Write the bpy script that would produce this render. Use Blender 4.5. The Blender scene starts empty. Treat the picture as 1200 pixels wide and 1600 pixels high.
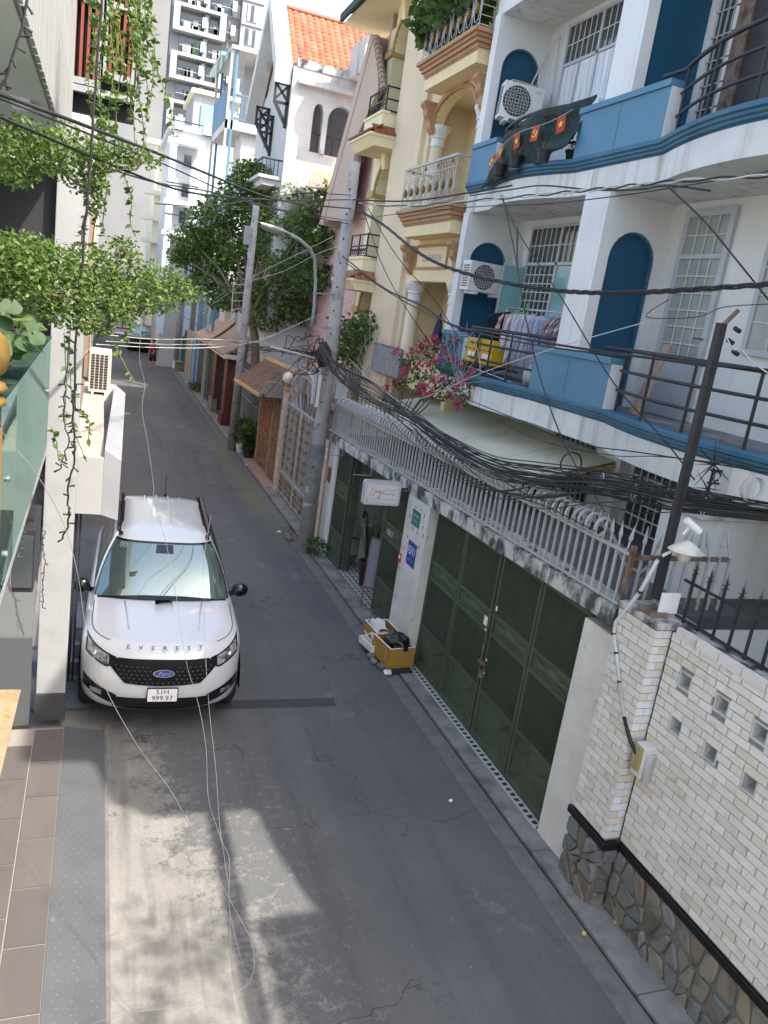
import bpy, math, random
from mathutils import Vector, Matrix
random.seed(7)
rad = math.radians
S = bpy.context.scene
COL = S.collection

# ---------------------------------------------------------------- camera
CAM = Vector((0.0, 0.0, 5.1))
FPX, PPX, PPY = 1218.0, 600.0, 800.0
def _n(v): return v.normalized()
_y = _n(Vector((160.0-PPX, 422.0-PPY, FPX)))
_d = Vector((-130.0-PPX, 5600.0-PPY, FPX))
_d = _n(_d - _d.dot(_y)*_y)
_z = -_d
_x = _y.cross(_z)
RM = Matrix((_x, _y, _z))                       # camera axes (right, down, forward) to world
cam_d = bpy.data.cameras.new('camera'); cam = bpy.data.objects.new('camera', cam_d); COL.objects.link(cam)
cam_d.sensor_fit = 'HORIZONTAL'; cam_d.sensor_width = 36.0; cam_d.lens = 36.0*FPX/1200.0
cam_d.clip_start = 0.05; cam_d.clip_end = 2000.0
_r = RM @ Vector((1,0,0)); _u = RM @ Vector((0,-1,0)); _b = RM @ Vector((0,0,-1))
M4 = Matrix(((_r.x,_u.x,_b.x),(_r.y,_u.y,_b.y),(_r.z,_u.z,_b.z))).to_4x4()
M4.translation = CAM
cam.matrix_world = M4
S.camera = cam

# ---------------------------------------------------------------- sky, sun, exposure
SUN = Vector((0.42, -0.45, 0.79)).normalized()
W = bpy.data.worlds.new('World'); S.world = W; W.use_nodes = True
nt = W.node_tree; nt.nodes.clear()
sky = nt.nodes.new('ShaderNodeTexSky'); sky.sky_type = 'NISHITA'; sky.sun_disc = False
sky.sun_elevation = math.asin(SUN.z); sky.sun_rotation = math.atan2(SUN.x, SUN.y)
sky.air_density = 1.0; sky.dust_density = 3.0; sky.ozone_density = 1.2; sky.altitude = 10
bg = nt.nodes.new('ShaderNodeBackground'); bg.inputs[1].default_value = 0.15
out = nt.nodes.new('ShaderNodeOutputWorld')
nt.links.new(sky.outputs[0], bg.inputs[0]); nt.links.new(bg.outputs[0], out.inputs[0])
sl = bpy.data.lights.new('sun', 'SUN'); sl.energy = 2.1; sl.angle = rad(0.55); sl.color = (1.0, 0.965, 0.91)
so = bpy.data.objects.new('sun', sl); COL.objects.link(so)
so.rotation_euler = SUN.to_track_quat('Z', 'Y').to_euler(); so.location = (0, 0, 60)
S.view_settings.view_transform = 'Standard'; S.view_settings.look = 'None'
S.view_settings.gamma = 1.0; S.view_settings.exposure = 2.0
try:
    S.view_settings.use_white_balance = True; S.view_settings.white_balance_temperature = 6950; S.view_settings.white_balance_tint = 9
except Exception: pass
S.render.resolution_x = 768; S.render.resolution_y = 1024
try:
    S.cycles.max_bounces = 6; S.cycles.diffuse_bounces = 4; S.cycles.glossy_bounces = 3
    S.cycles.transparent_max_bounces = 8; S.cycles.transmission_bounces = 4
except Exception: pass

# ---------------------------------------------------------------- finding real places (a sight line cut by a real plane)
def ray(u, v): return RM @ Vector((u-PPX, v-PPY, FPX))
def PX(u, v, x): d = ray(u, v); return CAM + d*((x-CAM.x)/d.x)
def PY(u, v, y): d = ray(u, v); return CAM + d*((y-CAM.y)/d.y)
def PZ(u, v, z): d = ray(u, v); return CAM + d*((z-CAM.z)/d.z)
RT = RM.transposed()
def proj(p):
    c = RT @ (Vector(p)-CAM)
    if c.z < 0.05: return (-9999, -9999, c.z)
    return (PPX+FPX*c.x/c.z, PPY+FPX*c.y/c.z, c.z)

# ---------------------------------------------------------------- things, parts
def tag(o, label=None, cat=None, group=None, kind=None):
    if label: o['label'] = label
    if cat: o['category'] = cat
    if group: o['group'] = group
    if kind: o['kind'] = kind
    elif cat: o['kind'] = 'thing'
    return o
def thing(name, label, cat, loc=(0,0,0), rz=0.0, group=None):
    o = bpy.data.objects.new(name, None); o.empty_display_size = 0.1
    COL.objects.link(o); o.location = loc; o.rotation_euler = (0, 0, rz)
    return tag(o, label, cat, group)
def link(name, me, parent=None, loc=None, rot=None, scale=None):
    o = bpy.data.objects.new(name, me); COL.objects.link(o)
    if parent: o.parent = parent
    if loc is not None: o.location = loc
    if rot is not None: o.rotation_euler = rot
    if scale is not None: o.scale = scale
    return o
def kids(o): return [c for c in bpy.data.objects if c.parent == o]
def copy_tree(o, loc=None, rot=None, label=None, parent=None, scale=None):
    c = o.copy(); COL.objects.link(c)
    if parent: c.parent = parent
    if loc is not None: c.location = loc
    if rot is not None: c.rotation_euler = rot
    if scale is not None: c.scale = scale
    if label: c['label'] = label
    for k in kids(o): copy_tree(k, parent=c)
    return c

class MB:
    def __init__(s): s.v = []; s.f = []
    def add(s, vs, fs):
        n = len(s.v); s.v += [tuple(p) for p in vs]; s.f += [tuple(i+n for i in f) for f in fs]; return s
    def box(s, x0, x1, y0, y1, z0, z1):
        return s.add([(x0,y0,z0),(x1,y0,z0),(x1,y1,z0),(x0,y1,z0),(x0,y0,z1),(x1,y0,z1),(x1,y1,z1),(x0,y1,z1)],
                     [(0,3,2,1),(4,5,6,7),(0,1,5,4),(1,2,6,5),(2,3,7,6),(3,0,4,7)])
    def hexa(s, b, t):   # bottom 4 points, top 4 points
        return s.add(list(b)+list(t), [(0,3,2,1),(4,5,6,7),(0,1,5,4),(1,2,6,5),(2,3,7,6),(3,0,4,7)])
    def obox(s, c, sx, sy, sz, M=None):
        M = M or Matrix.Identity(3); c = Vector(c)
        vs = [c + M @ Vector((a*sx/2, b*sy/2, d*sz/2)) for d in (-1,1) for (a,b) in ((-1,-1),(1,-1),(1,1),(-1,1))]
        return s.add(vs, [(0,3,2,1),(4,5,6,7),(0,1,5,4),(1,2,6,5),(2,3,7,6),(3,0,4,7)])
    def quad(s, a, b, c, d): return s.add([a,b,c,d], [(0,1,2,3)])
    def bar(s, a, b, w, h=None):   # square bar between points
        a = Vector(a); b = Vector(b); h = h or w; d = b-a; L = d.length
        if L < 1e-6: return s
        d.normalize(); up = Vector((0,0,1)) if abs(d.z) < .95 else Vector((0,1,0))
        x = d.cross(up).normalized(); y = x.cross(d)
        vs = []
        for p in (a, b):
            vs += [p-x*w/2-y*h/2, p+x*w/2-y*h/2, p+x*w/2+y*h/2, p-x*w/2+y*h/2]
        return s.add(vs, [(0,1,2,3),(4,7,6,5),(0,4,5,1),(1,5,6,2),(2,6,7,3),(3,7,4,0)])
    def tube(s, pts, r, n=6, caps=True):
        pts = [Vector(p) for p in pts]; m = len(pts)
        rr = r if isinstance(r, (list, tuple)) else [r]*m
        base = len(s.v); prev = None
        for i, p in enumerate(pts):
            t = (pts[min(i+1,m-1)]-pts[max(i-1,0)])
            if t.length < 1e-9: t = Vector((0,0,1))
            t.normalize()
            if prev is None:
                up = Vector((0,0,1)) if abs(t.z) < .9 else Vector((1,0,0))
                x = t.cross(up).normalized()
            else:
                x = (prev - t*prev.dot(t))
                if x.length < 1e-6: x = t.orthogonal()
                x.normalize()
            prev = x; y = t.cross(x)
            for k in range(n):
                a = 2*math.pi*k/n
                s.v.append(tuple(p + (x*math.cos(a)+y*math.sin(a))*rr[i]))
        for i in range(m-1):
            for k in range(n):
                k2 = (k+1) % n; o = base+i*n
                s.f.append((o+k, o+k2, o+n+k2, o+n+k))
        if caps:
            s.f.append(tuple(base+k for k in reversed(range(n)))); s.f.append(tuple(base+(m-1)*n+k for k in range(n)))
        return s
    def cyl(s, a, b, r, n=12, r2=None): return s.tube([a, b], [r, r2 if r2 is not None else r], n)
    def lathe(s, prof, c=(0,0,0), n=16, M=None):   # prof: (r, z)
        base = len(s.v); c = Vector(c)
        for (r, z) in prof:
            for k in range(n):
                a = 2*math.pi*k/n; p = Vector((r*math.cos(a), r*math.sin(a), z))
                if M is not None: p = M @ p
                s.v.append(tuple(c+p))
        for i in range(len(prof)-1):
            for k in range(n):
                k2 = (k+1) % n; o = base+i*n
                s.f.append((o+k, o+k2, o+n+k2, o+n+k))
        s.f.append(tuple(base+k for k in reversed(range(n)))); s.f.append(tuple(base+(len(prof)-1)*n+k for k in range(n)))
        return s
    def prism(s, poly, axis, d0, d1):   # poly in the other two axes
        n = len(poly)
        def P(q, d):
            if axis == 'x': return (d, q[0], q[1])
            if axis == 'y': return (q[0], d, q[1])
            return (q[0], q[1], d)
        vs = [P(q, d0) for q in poly] + [P(q, d1) for q in poly]
        fs = [tuple(reversed(range(n))), tuple(range(n, 2*n))] + [(i, (i+1) % n, n+(i+1) % n, n+i) for i in range(n)]
        return s.add(vs, fs)
    def grid(s, fn, nu, nv):
        base = len(s.v)
        for j in range(nv+1):
            for i in range(nu+1): s.v.append(tuple(fn(i/nu, j/nv)))
        for j in range(nv):
            for i in range(nu):
                o = base+j*(nu+1)+i; s.f.append((o, o+1, o+nu+2, o+nu+1))
        return s
    def mesh(s, name, m=None, smooth=False, origin=None, recalc=True):
        me = bpy.data.meshes.new(name)
        vs = s.v
        if origin is not None: vs = [(p[0]-origin[0], p[1]-origin[1], p[2]-origin[2]) for p in vs]
        me.from_pydata(vs, [], s.f)
        if recalc and len(s.f) < 20000:
            import bmesh
            bm = bmesh.new(); bm.from_mesh(me); bmesh.ops.recalc_face_normals(bm, faces=bm.faces); bm.to_mesh(me); bm.free()
        if m: me.materials.append(m)
        if smooth: me.polygons.foreach_set('use_smooth', [True]*len(me.polygons))
        me.update(); return me
    def build(s, name, m, parent=None, smooth=False, bevel=0.0, kind=None, label=None, recalc=True, sub=0, solid=0.0):
        org = parent_origin(parent) if parent else None
        o = link(name, s.mesh(name, m, smooth, org, recalc), parent)
        if solid: md = o.modifiers.new('thickness', 'SOLIDIFY'); md.thickness = solid
        if bevel: md = o.modifiers.new('bevel', 'BEVEL'); md.width = bevel; md.segments = 2; md.limit_method = 'ANGLE'
        if sub: md = o.modifiers.new('sub', 'SUBSURF'); md.levels = sub; md.render_levels = sub
        if kind: o['kind'] = kind
        if label: o['label'] = label
        return o
def parent_origin(p):   # world position of an unrotated parent chain
    v = Vector((0,0,0))
    while p: v += p.location; p = p.parent
    return v
def solo(mb, name, m, label, cat, group=None, **k):
    o = mb.build(name, m, None, **k); return tag(o, label, cat, group)
def struct(mb, name, m, parent=None, **k):
    o = mb.build(name, m, parent, **k)
    if parent is None: o['kind'] = 'structure'
    return o
def text_mesh(txt, size, M, m, parent, name='lettering', extrude=0.002, align='CENTER', xs=1.0, shear=0.0):
    c = bpy.data.curves.new(name, 'FONT'); c.body = txt; c.size = size; c.extrude = extrude
    c.align_x = align; c.align_y = 'CENTER'; c.shear = shear; c.resolution_u = 2
    t = bpy.data.objects.new(name, c); COL.objects.link(t)
    dg = bpy.context.evaluated_depsgraph_get(); dg.update()
    me = bpy.data.meshes.new_from_object(t.evaluated_get(dg))
    bpy.data.objects.remove(t)
    org = parent_origin(parent)
    for v in me.vertices: v.co = (M @ Vector((v.co.x*xs, v.co.y, v.co.z))) - org
    me.materials.clear(); me.materials.append(m)
    return link(name, me, parent)
def frame(o, xdir, ydir):   # matrix placing text: x along xdir, y along ydir
    x = Vector(xdir).normalized(); y = Vector(ydir); y = (y-x*y.dot(x)).normalized(); z = x.cross(y)
    M = Matrix(((x.x,y.x,z.x),(x.y,y.y,z.y),(x.z,y.z,z.z))).to_4x4(); M.translation = Vector(o); return M

# ---------------------------------------------------------------- materials
def pm(name, c, c2=None, scale=8.0, rough=0.7, bump=0.0, bscale=None, metal=0.0, rnd=0.0, spec=0.4, lo=0.35, hi=0.65,
       stretch=(1,1,1), dirt=None, dscale=1.5, dlo=0.5, dhi=0.7, dstretch=(1,1,1), coat=0.0, detail=5.0, rr=0.0, rndcols=None, dist=0.0):
    m = bpy.data.materials.new(name); m.use_nodes = True; t = m.node_tree; N = t.nodes; L = t.links
    b = N['Principled BSDF']; b.inputs['Roughness'].default_value = rough; b.inputs['Metallic'].default_value = metal
    b.inputs['Specular IOR Level'].default_value = spec
    if coat: b.inputs['Coat Weight'].default_value = coat; b.inputs['Coat Roughness'].default_value = 0.04
    tc = N.new('ShaderNodeTexCoord'); src = tc.outputs['Object']
    oi = None
    if rnd or rndcols:
        oi = N.new('ShaderNodeObjectInfo')
        ad = N.new('ShaderNodeVectorMath'); ad.operation = 'ADD'
        sc = N.new('ShaderNodeVectorMath'); sc.operation = 'SCALE'; sc.inputs[0].default_value = (37, 71, 53)
        L.new(oi.outputs['Random'], sc.inputs['Scale']); L.new(src, ad.inputs[0]); L.new(sc.outputs[0], ad.inputs[1]); src = ad.outputs[0]
    def noise(scale, st, det=detail, ds=0.0):
        mp = N.new('ShaderNodeMapping'); mp.inputs['Scale'].default_value = st
        L.new(src, mp.inputs[0]); n = N.new('ShaderNodeTexNoise'); n.inputs['Scale'].default_value = scale
        n.inputs['Detail'].default_value = det; n.inputs['Roughness'].default_value = 0.6; n.inputs['Distortion'].default_value = ds
        L.new(mp.outputs[0], n.inputs['Vector']); return n.outputs['Fac']
    def mix(fac, a, bb, typ='MIX'):
        x = N.new('ShaderNodeMix'); x.data_type = 'RGBA'; x.blend_type = typ
        if isinstance(fac, float): x.inputs[0].default_value = fac
        else: L.new(fac, x.inputs[0])
        for idx, val in ((6, a), (7, bb)):
            if isinstance(val, tuple): x.inputs[idx].default_value = (*val, 1) if len(val) == 3 else val
            else: L.new(val, x.inputs[idx])
        return x.outputs[2]
    def ramp(f, a, bb):
        r = N.new('ShaderNodeMapRange'); r.inputs[1].default_value = a; r.inputs[2].default_value = bb; r.clamp = True
        L.new(f, r.inputs[0]); return r.outputs[0]
    col = tuple(c)
    if rndcols:
        r = N.new('ShaderNodeValToRGB'); r.color_ramp.interpolation = 'LINEAR'
        el = r.color_ramp.elements
        while len(el) < len(rndcols): el.new(0.5)
        for i, cc in enumerate(rndcols): el[i].position = i/(len(rndcols)-1); el[i].color = (*cc, 1)
        L.new(oi.outputs['Random'], r.inputs[0]); col = r.outputs[0]
    n1 = noise(scale, stretch, ds=dist)
    if c2 is not None: col = mix(ramp(n1, lo, hi), col, tuple(c2))
    if rnd and not rndcols:
        hs = N.new('ShaderNodeHueSaturation')
        mr = N.new('ShaderNodeMapRange'); mr.inputs[3].default_value = 1-rnd; mr.inputs[4].default_value = 1+rnd
        L.new(oi.outputs['Random'], mr.inputs[0]); L.new(mr.outputs[0], hs.inputs['Value'])
        if isinstance(col, tuple): hs.inputs['Color'].default_value = (*col, 1)
        else: L.new(col, hs.inputs['Color'])
        col = hs.outputs[0]
    if dirt is not None:
        col = mix(ramp(noise(dscale, dstretch, 6.0), dlo, dhi), col, tuple(dirt))
    if isinstance(col, tuple): b.inputs['Base Color'].default_value = (*col, 1)
    else: L.new(col, b.inputs['Base Color'])
    if rr:
        mr = N.new('ShaderNodeMapRange'); mr.inputs[3].default_value = max(0, rough-rr); mr.inputs[4].default_value = min(1, rough+rr)
        L.new(n1, mr.inputs[0]); L.new(mr.outputs[0], b.inputs['Roughness'])
    if bump:
        bp = N.new('ShaderNodeBump'); bp.inputs['Strength'].default_value = bump; bp.inputs['Distance'].default_value = 0.01
        L.new(noise(bscale or scale*4, stretch, 6.0), bp.inputs['Height']); L.new(bp.outputs[0], b.inputs['Normal'])
    return m

def glassy(name, tint, refl=0.25, alpha=0.25, rough=0.02):   # thin pane: clear, tinted, reflecting
    m = bpy.data.materials.new(name); m.use_nodes = True; t = m.node_tree; N = t.nodes; L = t.links; N.clear()
    o = N.new('ShaderNodeOutputMaterial'); mx = N.new('ShaderNodeMixShader'); mx2 = N.new('ShaderNodeMixShader')
    tr = N.new('ShaderNodeBsdfTransparent'); tr.inputs[0].default_value = (*tint, 1)
    df = N.new('ShaderNodeBsdfDiffuse'); df.inputs[0].default_value = (*tint, 1)
    gl = N.new('ShaderNodeBsdfGlossy'); gl.inputs['Roughness'].default_value = rough; gl.inputs['Color'].default_value = (.45,.66,.60,1)
    lw = N.new('ShaderNodeFresnel'); lw.inputs[0].default_value = 1.5
    ma = N.new('ShaderNodeMath'); ma.operation = 'ADD'; ma.use_clamp = True; ma.inputs[1].default_value = refl
    L.new(lw.outputs[0], ma.inputs[0]); mx2.inputs[0].default_value = alpha
    L.new(tr.outputs[0], mx2.inputs[1]); L.new(df.outputs[0], mx2.inputs[2])
    L.new(ma.outputs[0], mx.inputs[0]); L.new(mx2.outputs[0], mx.inputs[1]); L.new(gl.outputs[0], mx.inputs[2])
    L.new(mx.outputs[0], o.inputs[0]); return m
# ================================================================ materials in use
M = {}
M['white'] = pm('white_paint', (.72,.72,.70), (.65,.65,.63), 1.2, .75, .15, 14, dirt=(.48,.47,.44), dscale=1.5, dlo=.58, dhi=.86, dstretch=(2.2,2.2,.28))
M['white_old'] = pm('weathered_white', (.56,.56,.55), (.47,.47,.46), 1.6, .85, .25, 10, dirt=(.22,.22,.21), dscale=1.3, dlo=.56, dhi=.7, dstretch=(1,1,.4))
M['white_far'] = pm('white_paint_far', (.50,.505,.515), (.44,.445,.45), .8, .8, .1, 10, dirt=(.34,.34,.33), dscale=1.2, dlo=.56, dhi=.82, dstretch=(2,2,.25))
M['fascia'] = pm('fascia_white', (.72,.72,.69), (.6,.6,.56), 1.5, .8, .15, 12, dirt=(.36,.33,.27), dscale=2.4, dlo=.52, dhi=.76, dstretch=(2.2,2.2,.2))
M['plaster'] = pm('old_plaster', (.68,.66,.61), (.56,.54,.5), 2.0, .85, .45, 16, dirt=(.30,.29,.27), dscale=2.6, dlo=.6, dhi=.72)
M['blue'] = pm('blue_paint', (.088,.215,.315), (.072,.185,.28), 1.0, .6, .08, 20, dirt=(.12,.24,.34), dscale=2, dlo=.6, dhi=.8)
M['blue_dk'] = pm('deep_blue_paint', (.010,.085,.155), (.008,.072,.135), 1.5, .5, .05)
M['blue_mould'] = pm('blue_moulding_paint', (.045,.15,.23), (.03,.11,.175), 2.0, .6, .1)
M['black'] = pm('black_metal', (.018,.018,.022), (.03,.03,.034), 6, .5, .1, spec=.4)
M['dark'] = pm('dark_grey', (.03,.03,.033), None, rough=.7)
M['void'] = pm('dark_interior', (.012,.012,.013), None, rough=.9)
M['cable'] = pm('cable_rubber', (.014,.014,.016), (.03,.03,.032), 3, .55)
M['cable_lt'] = pm('pale_cable', (.42,.42,.40), (.5,.5,.48), 3, .6)
M['grey_metal'] = pm('grey_painted_metal', (.30,.31,.32), (.25,.26,.27), 3, .5, .08)
M['lt_metal'] = pm('pale_metal', (.43,.435,.44), (.35,.355,.36), 4, .5, .08)
M['steel'] = pm('steel', (.5,.5,.5), None, metal=1.0, rough=.35)
M['green'] = pm('gate_green', (.056,.074,.046), (.074,.096,.060), 2.5, .55, .25, 14, dirt=(.12,.115,.09), dscale=6, dlo=.63, dhi=.78)
M['green_rib'] = pm('gate_green_ribs', (.042,.056,.035), (.058,.073,.046), 3, .6, .1)
M['conc'] = pm('weathered_concrete', (.27,.263,.248), (.19,.186,.178), 3, .9, .5, 30, dirt=(.13,.13,.125), dscale=2.2, dlo=.5, dhi=.66)
M['conc_lip'] = pm('stained_ledge', (.55,.54,.51), (.42,.41,.39), 5, .9, .5, 30, dirt=(.06,.06,.058), dscale=4, dlo=.46, dhi=.6, dstretch=(1,1,.6))
M['pole'] = pm('pole_concrete', (.36,.35,.335), (.28,.275,.265), 4, .9, .35, 40, dirt=(.17,.17,.165), dscale=3, dlo=.55, dhi=.7)
M['gutter'] = pm('gutter_concrete', (.17,.168,.16), (.12,.12,.115), 5, .9, .5, 50)
M['mortar'] = pm('mortar', (.26,.235,.22), (.2,.18,.17), 12, .95, .3)
M['brick'] = pm('pale_brick', (.7,.66,.6), None, 5, .75, .25, 60, rndcols=[(.64,.60,.55),(.70,.67,.62),(.60,.57,.53),(.72,.70,.66),(.67,.63,.58),(.62,.56,.47),(.69,.66,.62),(.72,.70,.66)],
                dirt=(.42,.37,.31), dscale=7, dlo=.55, dhi=.8)
M['brick_skylit'] = pm('pale_brick_skylit', (.7,.7,.7), None, 5, .75, .25, 60, rndcols=[(.66,.66,.66),(.73,.73,.74),(.6,.59,.57),(.70,.70,.71),(.64,.56,.44)], dirt=(.45,.42,.38), dscale=7, dlo=.58, dhi=.8)  # cooler copy for the pillar's side face, its blue skylight put into the colour
M['stone'] = pm('rubble_stone', (.2,.19,.17), None, 9, .8, .7, 30, rndcols=[(.13,.135,.13),(.20,.205,.20),(.10,.105,.10),(.22,.205,.17),(.19,.12,.07),(.16,.165,.16),(.25,.215,.15),(.12,.10,.08),(.18,.185,.18)],
                dirt=(.07,.065,.06), dscale=5, dlo=.5, dhi=.75, dist=1.0)
M['blackband'] = pm('black_band', (.008,.008,.009), (.014,.014,.015), 5, .35, .15, dirt=(.3,.3,.29), dscale=9, dlo=.70, dhi=.76)
M['tile'] = pm('terrace_tile', (.112,.100,.096), (.094,.084,.081), 2.0, .55, .35, 7, stretch=(1,.25,1), rnd=.06, dirt=(.075,.07,.07), dscale=4, dlo=.6, dhi=.8)
M['grout'] = pm('grout', (.26,.24,.22), None, rough=.9)
M['plate'] = pm('ramp_metal', (.098,.102,.108), (.080,.084,.09), 2, .5, .15, 20, dirt=(.15,.15,.15), dscale=5, dlo=.66, dhi=.8)
M['cloth_black'] = pm('black_plastic', (.006,.006,.008), None, rough=.28, bump=.2, bscale=14, spec=.6)
M['yellowfoam'] = pm('wood_print_foam', (.42,.24,.05), (.35,.19,.035), 6, .6, .1, stretch=(1,1,9))
M['whitefoam'] = pm('foam_white', (.75,.74,.70), (.64,.63,.6), 5, .7, .2)
M['rust'] = pm('rusty_metal', (.10,.045,.02), (.22,.18,.14), 7, .8, .4)
M['gold'] = pm('gold_paint', (.27,.17,.045), (.18,.11,.03), 9, .4, .1, metal=.3)
M['brown_trim'] = pm('brown_trim', (.42,.25,.13), (.37,.21,.11), 3, .7, .1)
M['cream'] = pm('cream_paint', (.80,.655,.39), (.74,.60,.36), 1.0, .8, .12, 10, dirt=(.6,.47,.31), dscale=1.3, dlo=.58, dhi=.85, dstretch=(1,1,.3))
M['cream_beige'] = pm('beige_paint', (.71,.585,.40), (.65,.53,.37), 1.0, .8, .12, 10, dirt=(.5,.41,.31), dscale=1.3, dlo=.6, dhi=.85, dstretch=(1,1,.3))
M['pale_yellow'] = pm('pale_yellow_paint', (.80,.72,.47), (.73,.66,.43), 1.0, .8, .12, 10, dirt=(.55,.5,.36), dscale=1.5, dlo=.6, dhi=.85, dstretch=(1,1,.3))
M['ochre'] = pm('ochre_trim', (.50,.34,.13), (.44,.30,.11), 3, .7)
M['pink'] = pm('dusty_pink', (.66,.44,.42), (.6,.4,.38), 1.5, .8)
M['taupe'] = pm('taupe_render', (.50,.39,.31), (.45,.35,.28), 1.0, .8)
M['red_tile'] = pm('roof_tile_orange', (.6,.2,.08), None, 5, .7, .2, rndcols=[(.30,.095,.045),(.36,.135,.07),(.33,.11,.055),(.25,.075,.035),(.36,.155,.09)])
M['brown_tile'] = pm('roof_tile_brown', (.20,.10,.065), (.28,.17,.12), 9, .8, .3, dirt=(.08,.06,.05), dscale=3, dlo=.5, dhi=.7)
M['tan_tile'] = pm('roof_tile_tan', (.42,.30,.23), (.33,.22,.165), 6, .8, .2)
M['glass_dk'] = pm('window_glass_dark', (.035,.045,.05), (.06,.07,.075), 1.5, .08, spec=.8)
M['glass_teal'] = pm('window_glass_teal', (.20,.40,.40), (.16,.34,.35), 1.0, .15, spec=.7)
M['curtain'] = pm('curtain', (.46,.46,.43), (.36,.36,.34), 3, .9, stretch=(1,1,.1))
M['ceil'] = pm('soffit_paint', (.70,.70,.69), (.64,.64,.63), 1, .85)

# ================================================================ ground
def road_mat():
    m = bpy.data.materials.new('road_asphalt'); m.use_nodes = True; t = m.node_tree; N = t.nodes; L = t.links
    b = N['Principled BSDF']; tc = N.new('ShaderNodeTexCoord'); P = tc.outputs['Object']
    sp = N.new('ShaderNodeSeparateXYZ'); L.new(P, sp.inputs[0])
    def noise(s, det=6, st=None, dist=0, rgh=.6):
        n = N.new('ShaderNodeTexNoise'); n.inputs['Scale'].default_value = s; n.inputs['Detail'].default_value = det
        n.inputs['Roughness'].default_value = rgh; n.inputs['Distortion'].default_value = dist
        if st:
            mp = N.new('ShaderNodeMapping'); mp.inputs['Scale'].default_value = st; L.new(P, mp.inputs[0]); L.new(mp.outputs[0], n.inputs['Vector'])
        else: L.new(P, n.inputs['Vector'])
        return n.outputs['Fac']
    def ma(op, a, bb=None, c=None):
        x = N.new('ShaderNodeMath'); x.operation = op
        for i, v in enumerate((a, bb, c)):
            if v is None: continue
            if isinstance(v, (int, float)): x.inputs[i].default_value = v
            else: L.new(v, x.inputs[i])
        return x.outputs[0]
    def mr(f, a, bb, c=0, d=1):
        r = N.new('ShaderNodeMapRange'); L.new(f, r.inputs[0])
        for i, v in ((1,a),(2,bb),(3,c),(4,d)):
            r.inputs[i].default_value = v
        return r.outputs[0]
    def mix(f, a, bb):
        x = N.new('ShaderNodeMix'); x.data_type = 'RGBA'; 
        if isinstance(f, float): x.inputs[0].default_value = f
        else: L.new(f, x.inputs[0])
        for idx, v in ((6, a), (7, bb)):
            if isinstance(v, tuple): x.inputs[idx].default_value = (*v, 1)
            else: L.new(v, x.inputs[idx])
        return x.outputs[2]
    fine = noise(70, 4); mid = noise(2.2, 6); big = noise(.45, 3)
    asph = mix(mr(fine, .3, .75), (.088,.090,.092), (.135,.137,.139))
    asph = mix(mr(mid, .45, .75, 0, .4), asph, (.130,.134,.138))
    asph = mix(mr(big, .45, .7, 0, .45), asph, (.060,.064,.07))
    # worn cement: solid along the left edge, breaking into flecks toward the middle
    cem = mix(mr(noise(3.2, 9, st=(1.6,.55,1), dist=.4, rgh=.72), .3, .72), (.27,.258,.238), (.185,.178,.166))
    cem = mix(mr(noise(26, 6, dist=.6, rgh=.75), .46, .72, 0, .55), cem, (.15,.143,.133))
    cem = mix(mr(noise(1.3, 5, st=(5.5,.35,1)), .52, .66, 0, .55), cem, (.14,.135,.126))
    edge = ma('ADD', sp.outputs[0], ma('MULTIPLY', ma('SUBTRACT', noise(3.2, 12, dist=.1, rgh=.8), .5), 4.6))
    lim = mr(sp.outputs[1], 2.5, 8.6, 2.15, .55)
    m1 = mr(ma('SUBTRACT', lim, edge), -.22, .22)
    fade = mr(sp.outputs[1], 7.6, 9.8, 1, 0)
    m1 = ma('MULTIPLY', m1, fade)
    fl = mr(noise(9, 10, dist=.15, rgh=.78), .55, .62)             # thin cement skin in flakes
    reg = ma('MULTIPLY', mr(ma('ADD', sp.outputs[0], ma('MULTIPLY', noise(1.3, 3), 1.2)), 2.5, 3.2, 1, 0), mr(sp.outputs[1], 6.6, 8.8, 1, .08))
    m2 = ma('MULTIPLY', ma('MULTIPLY', fl, reg), .65)
    far = ma('MULTIPLY', mr(noise(.9, 9, dist=.9, rgh=.7), .60, .66), .5)
    col = mix(far, asph, (.21,.205,.195)); col = mix(m2, col, (.27,.262,.25)); col = mix(m1, col, cem)
    # scuffs, pale grit flecks, hairline cracks, tyre-darkened lanes
    sc = ma('MULTIPLY', mr(noise(3.4, 11, dist=.2, rgh=.8), .59, .66), mr(noise(.9, 3), .48, .60)); col = mix(ma('MULTIPLY', sc, .55), col, (.20,.20,.195))
    col = mix(mr(noise(34, 3), .70, .73, 0, .8), col, (.33,.325,.31)); col = mix(mr(noise(41, 3), .71, .74, 0, .8), col, (.03,.03,.032))
    vo = N.new('ShaderNodeTexVoronoi'); vo.feature = 'DISTANCE_TO_EDGE'; vo.inputs['Scale'].default_value = .55
    wv = N.new('ShaderNodeVectorMath'); wv.operation = 'ADD'; nn = N.new('ShaderNodeTexNoise'); nn.inputs['Scale'].default_value = 1.6; nn.inputs['Detail'].default_value = 6
    L.new(P, nn.inputs['Vector']); L.new(P, wv.inputs[0]); sc_ = N.new('ShaderNodeVectorMath'); sc_.operation = 'SCALE'; sc_.inputs['Scale'].default_value = 1.3; L.new(nn.outputs['Color'], sc_.inputs[0]); L.new(sc_.outputs[0], wv.inputs[1]); L.new(wv.outputs[0], vo.inputs['Vector'])
    cr = ma('MULTIPLY', mr(vo.outputs['Distance'], .0, .009, .75, 0), mr(noise(.7, 2), .48, .56)); col = mix(cr, col, (.028,.029,.031))
    ln = ma('MULTIPLY', mr(noise(1.0, 4, st=(2.4,.10,1)), .50, .66, 0, .45), 1.0); col = mix(ln, col, (.064,.067,.072))
    st = mr(noise(9, 3), .72, .76, 0, .6); col = mix(st, col, (.045,.046,.05))
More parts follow.
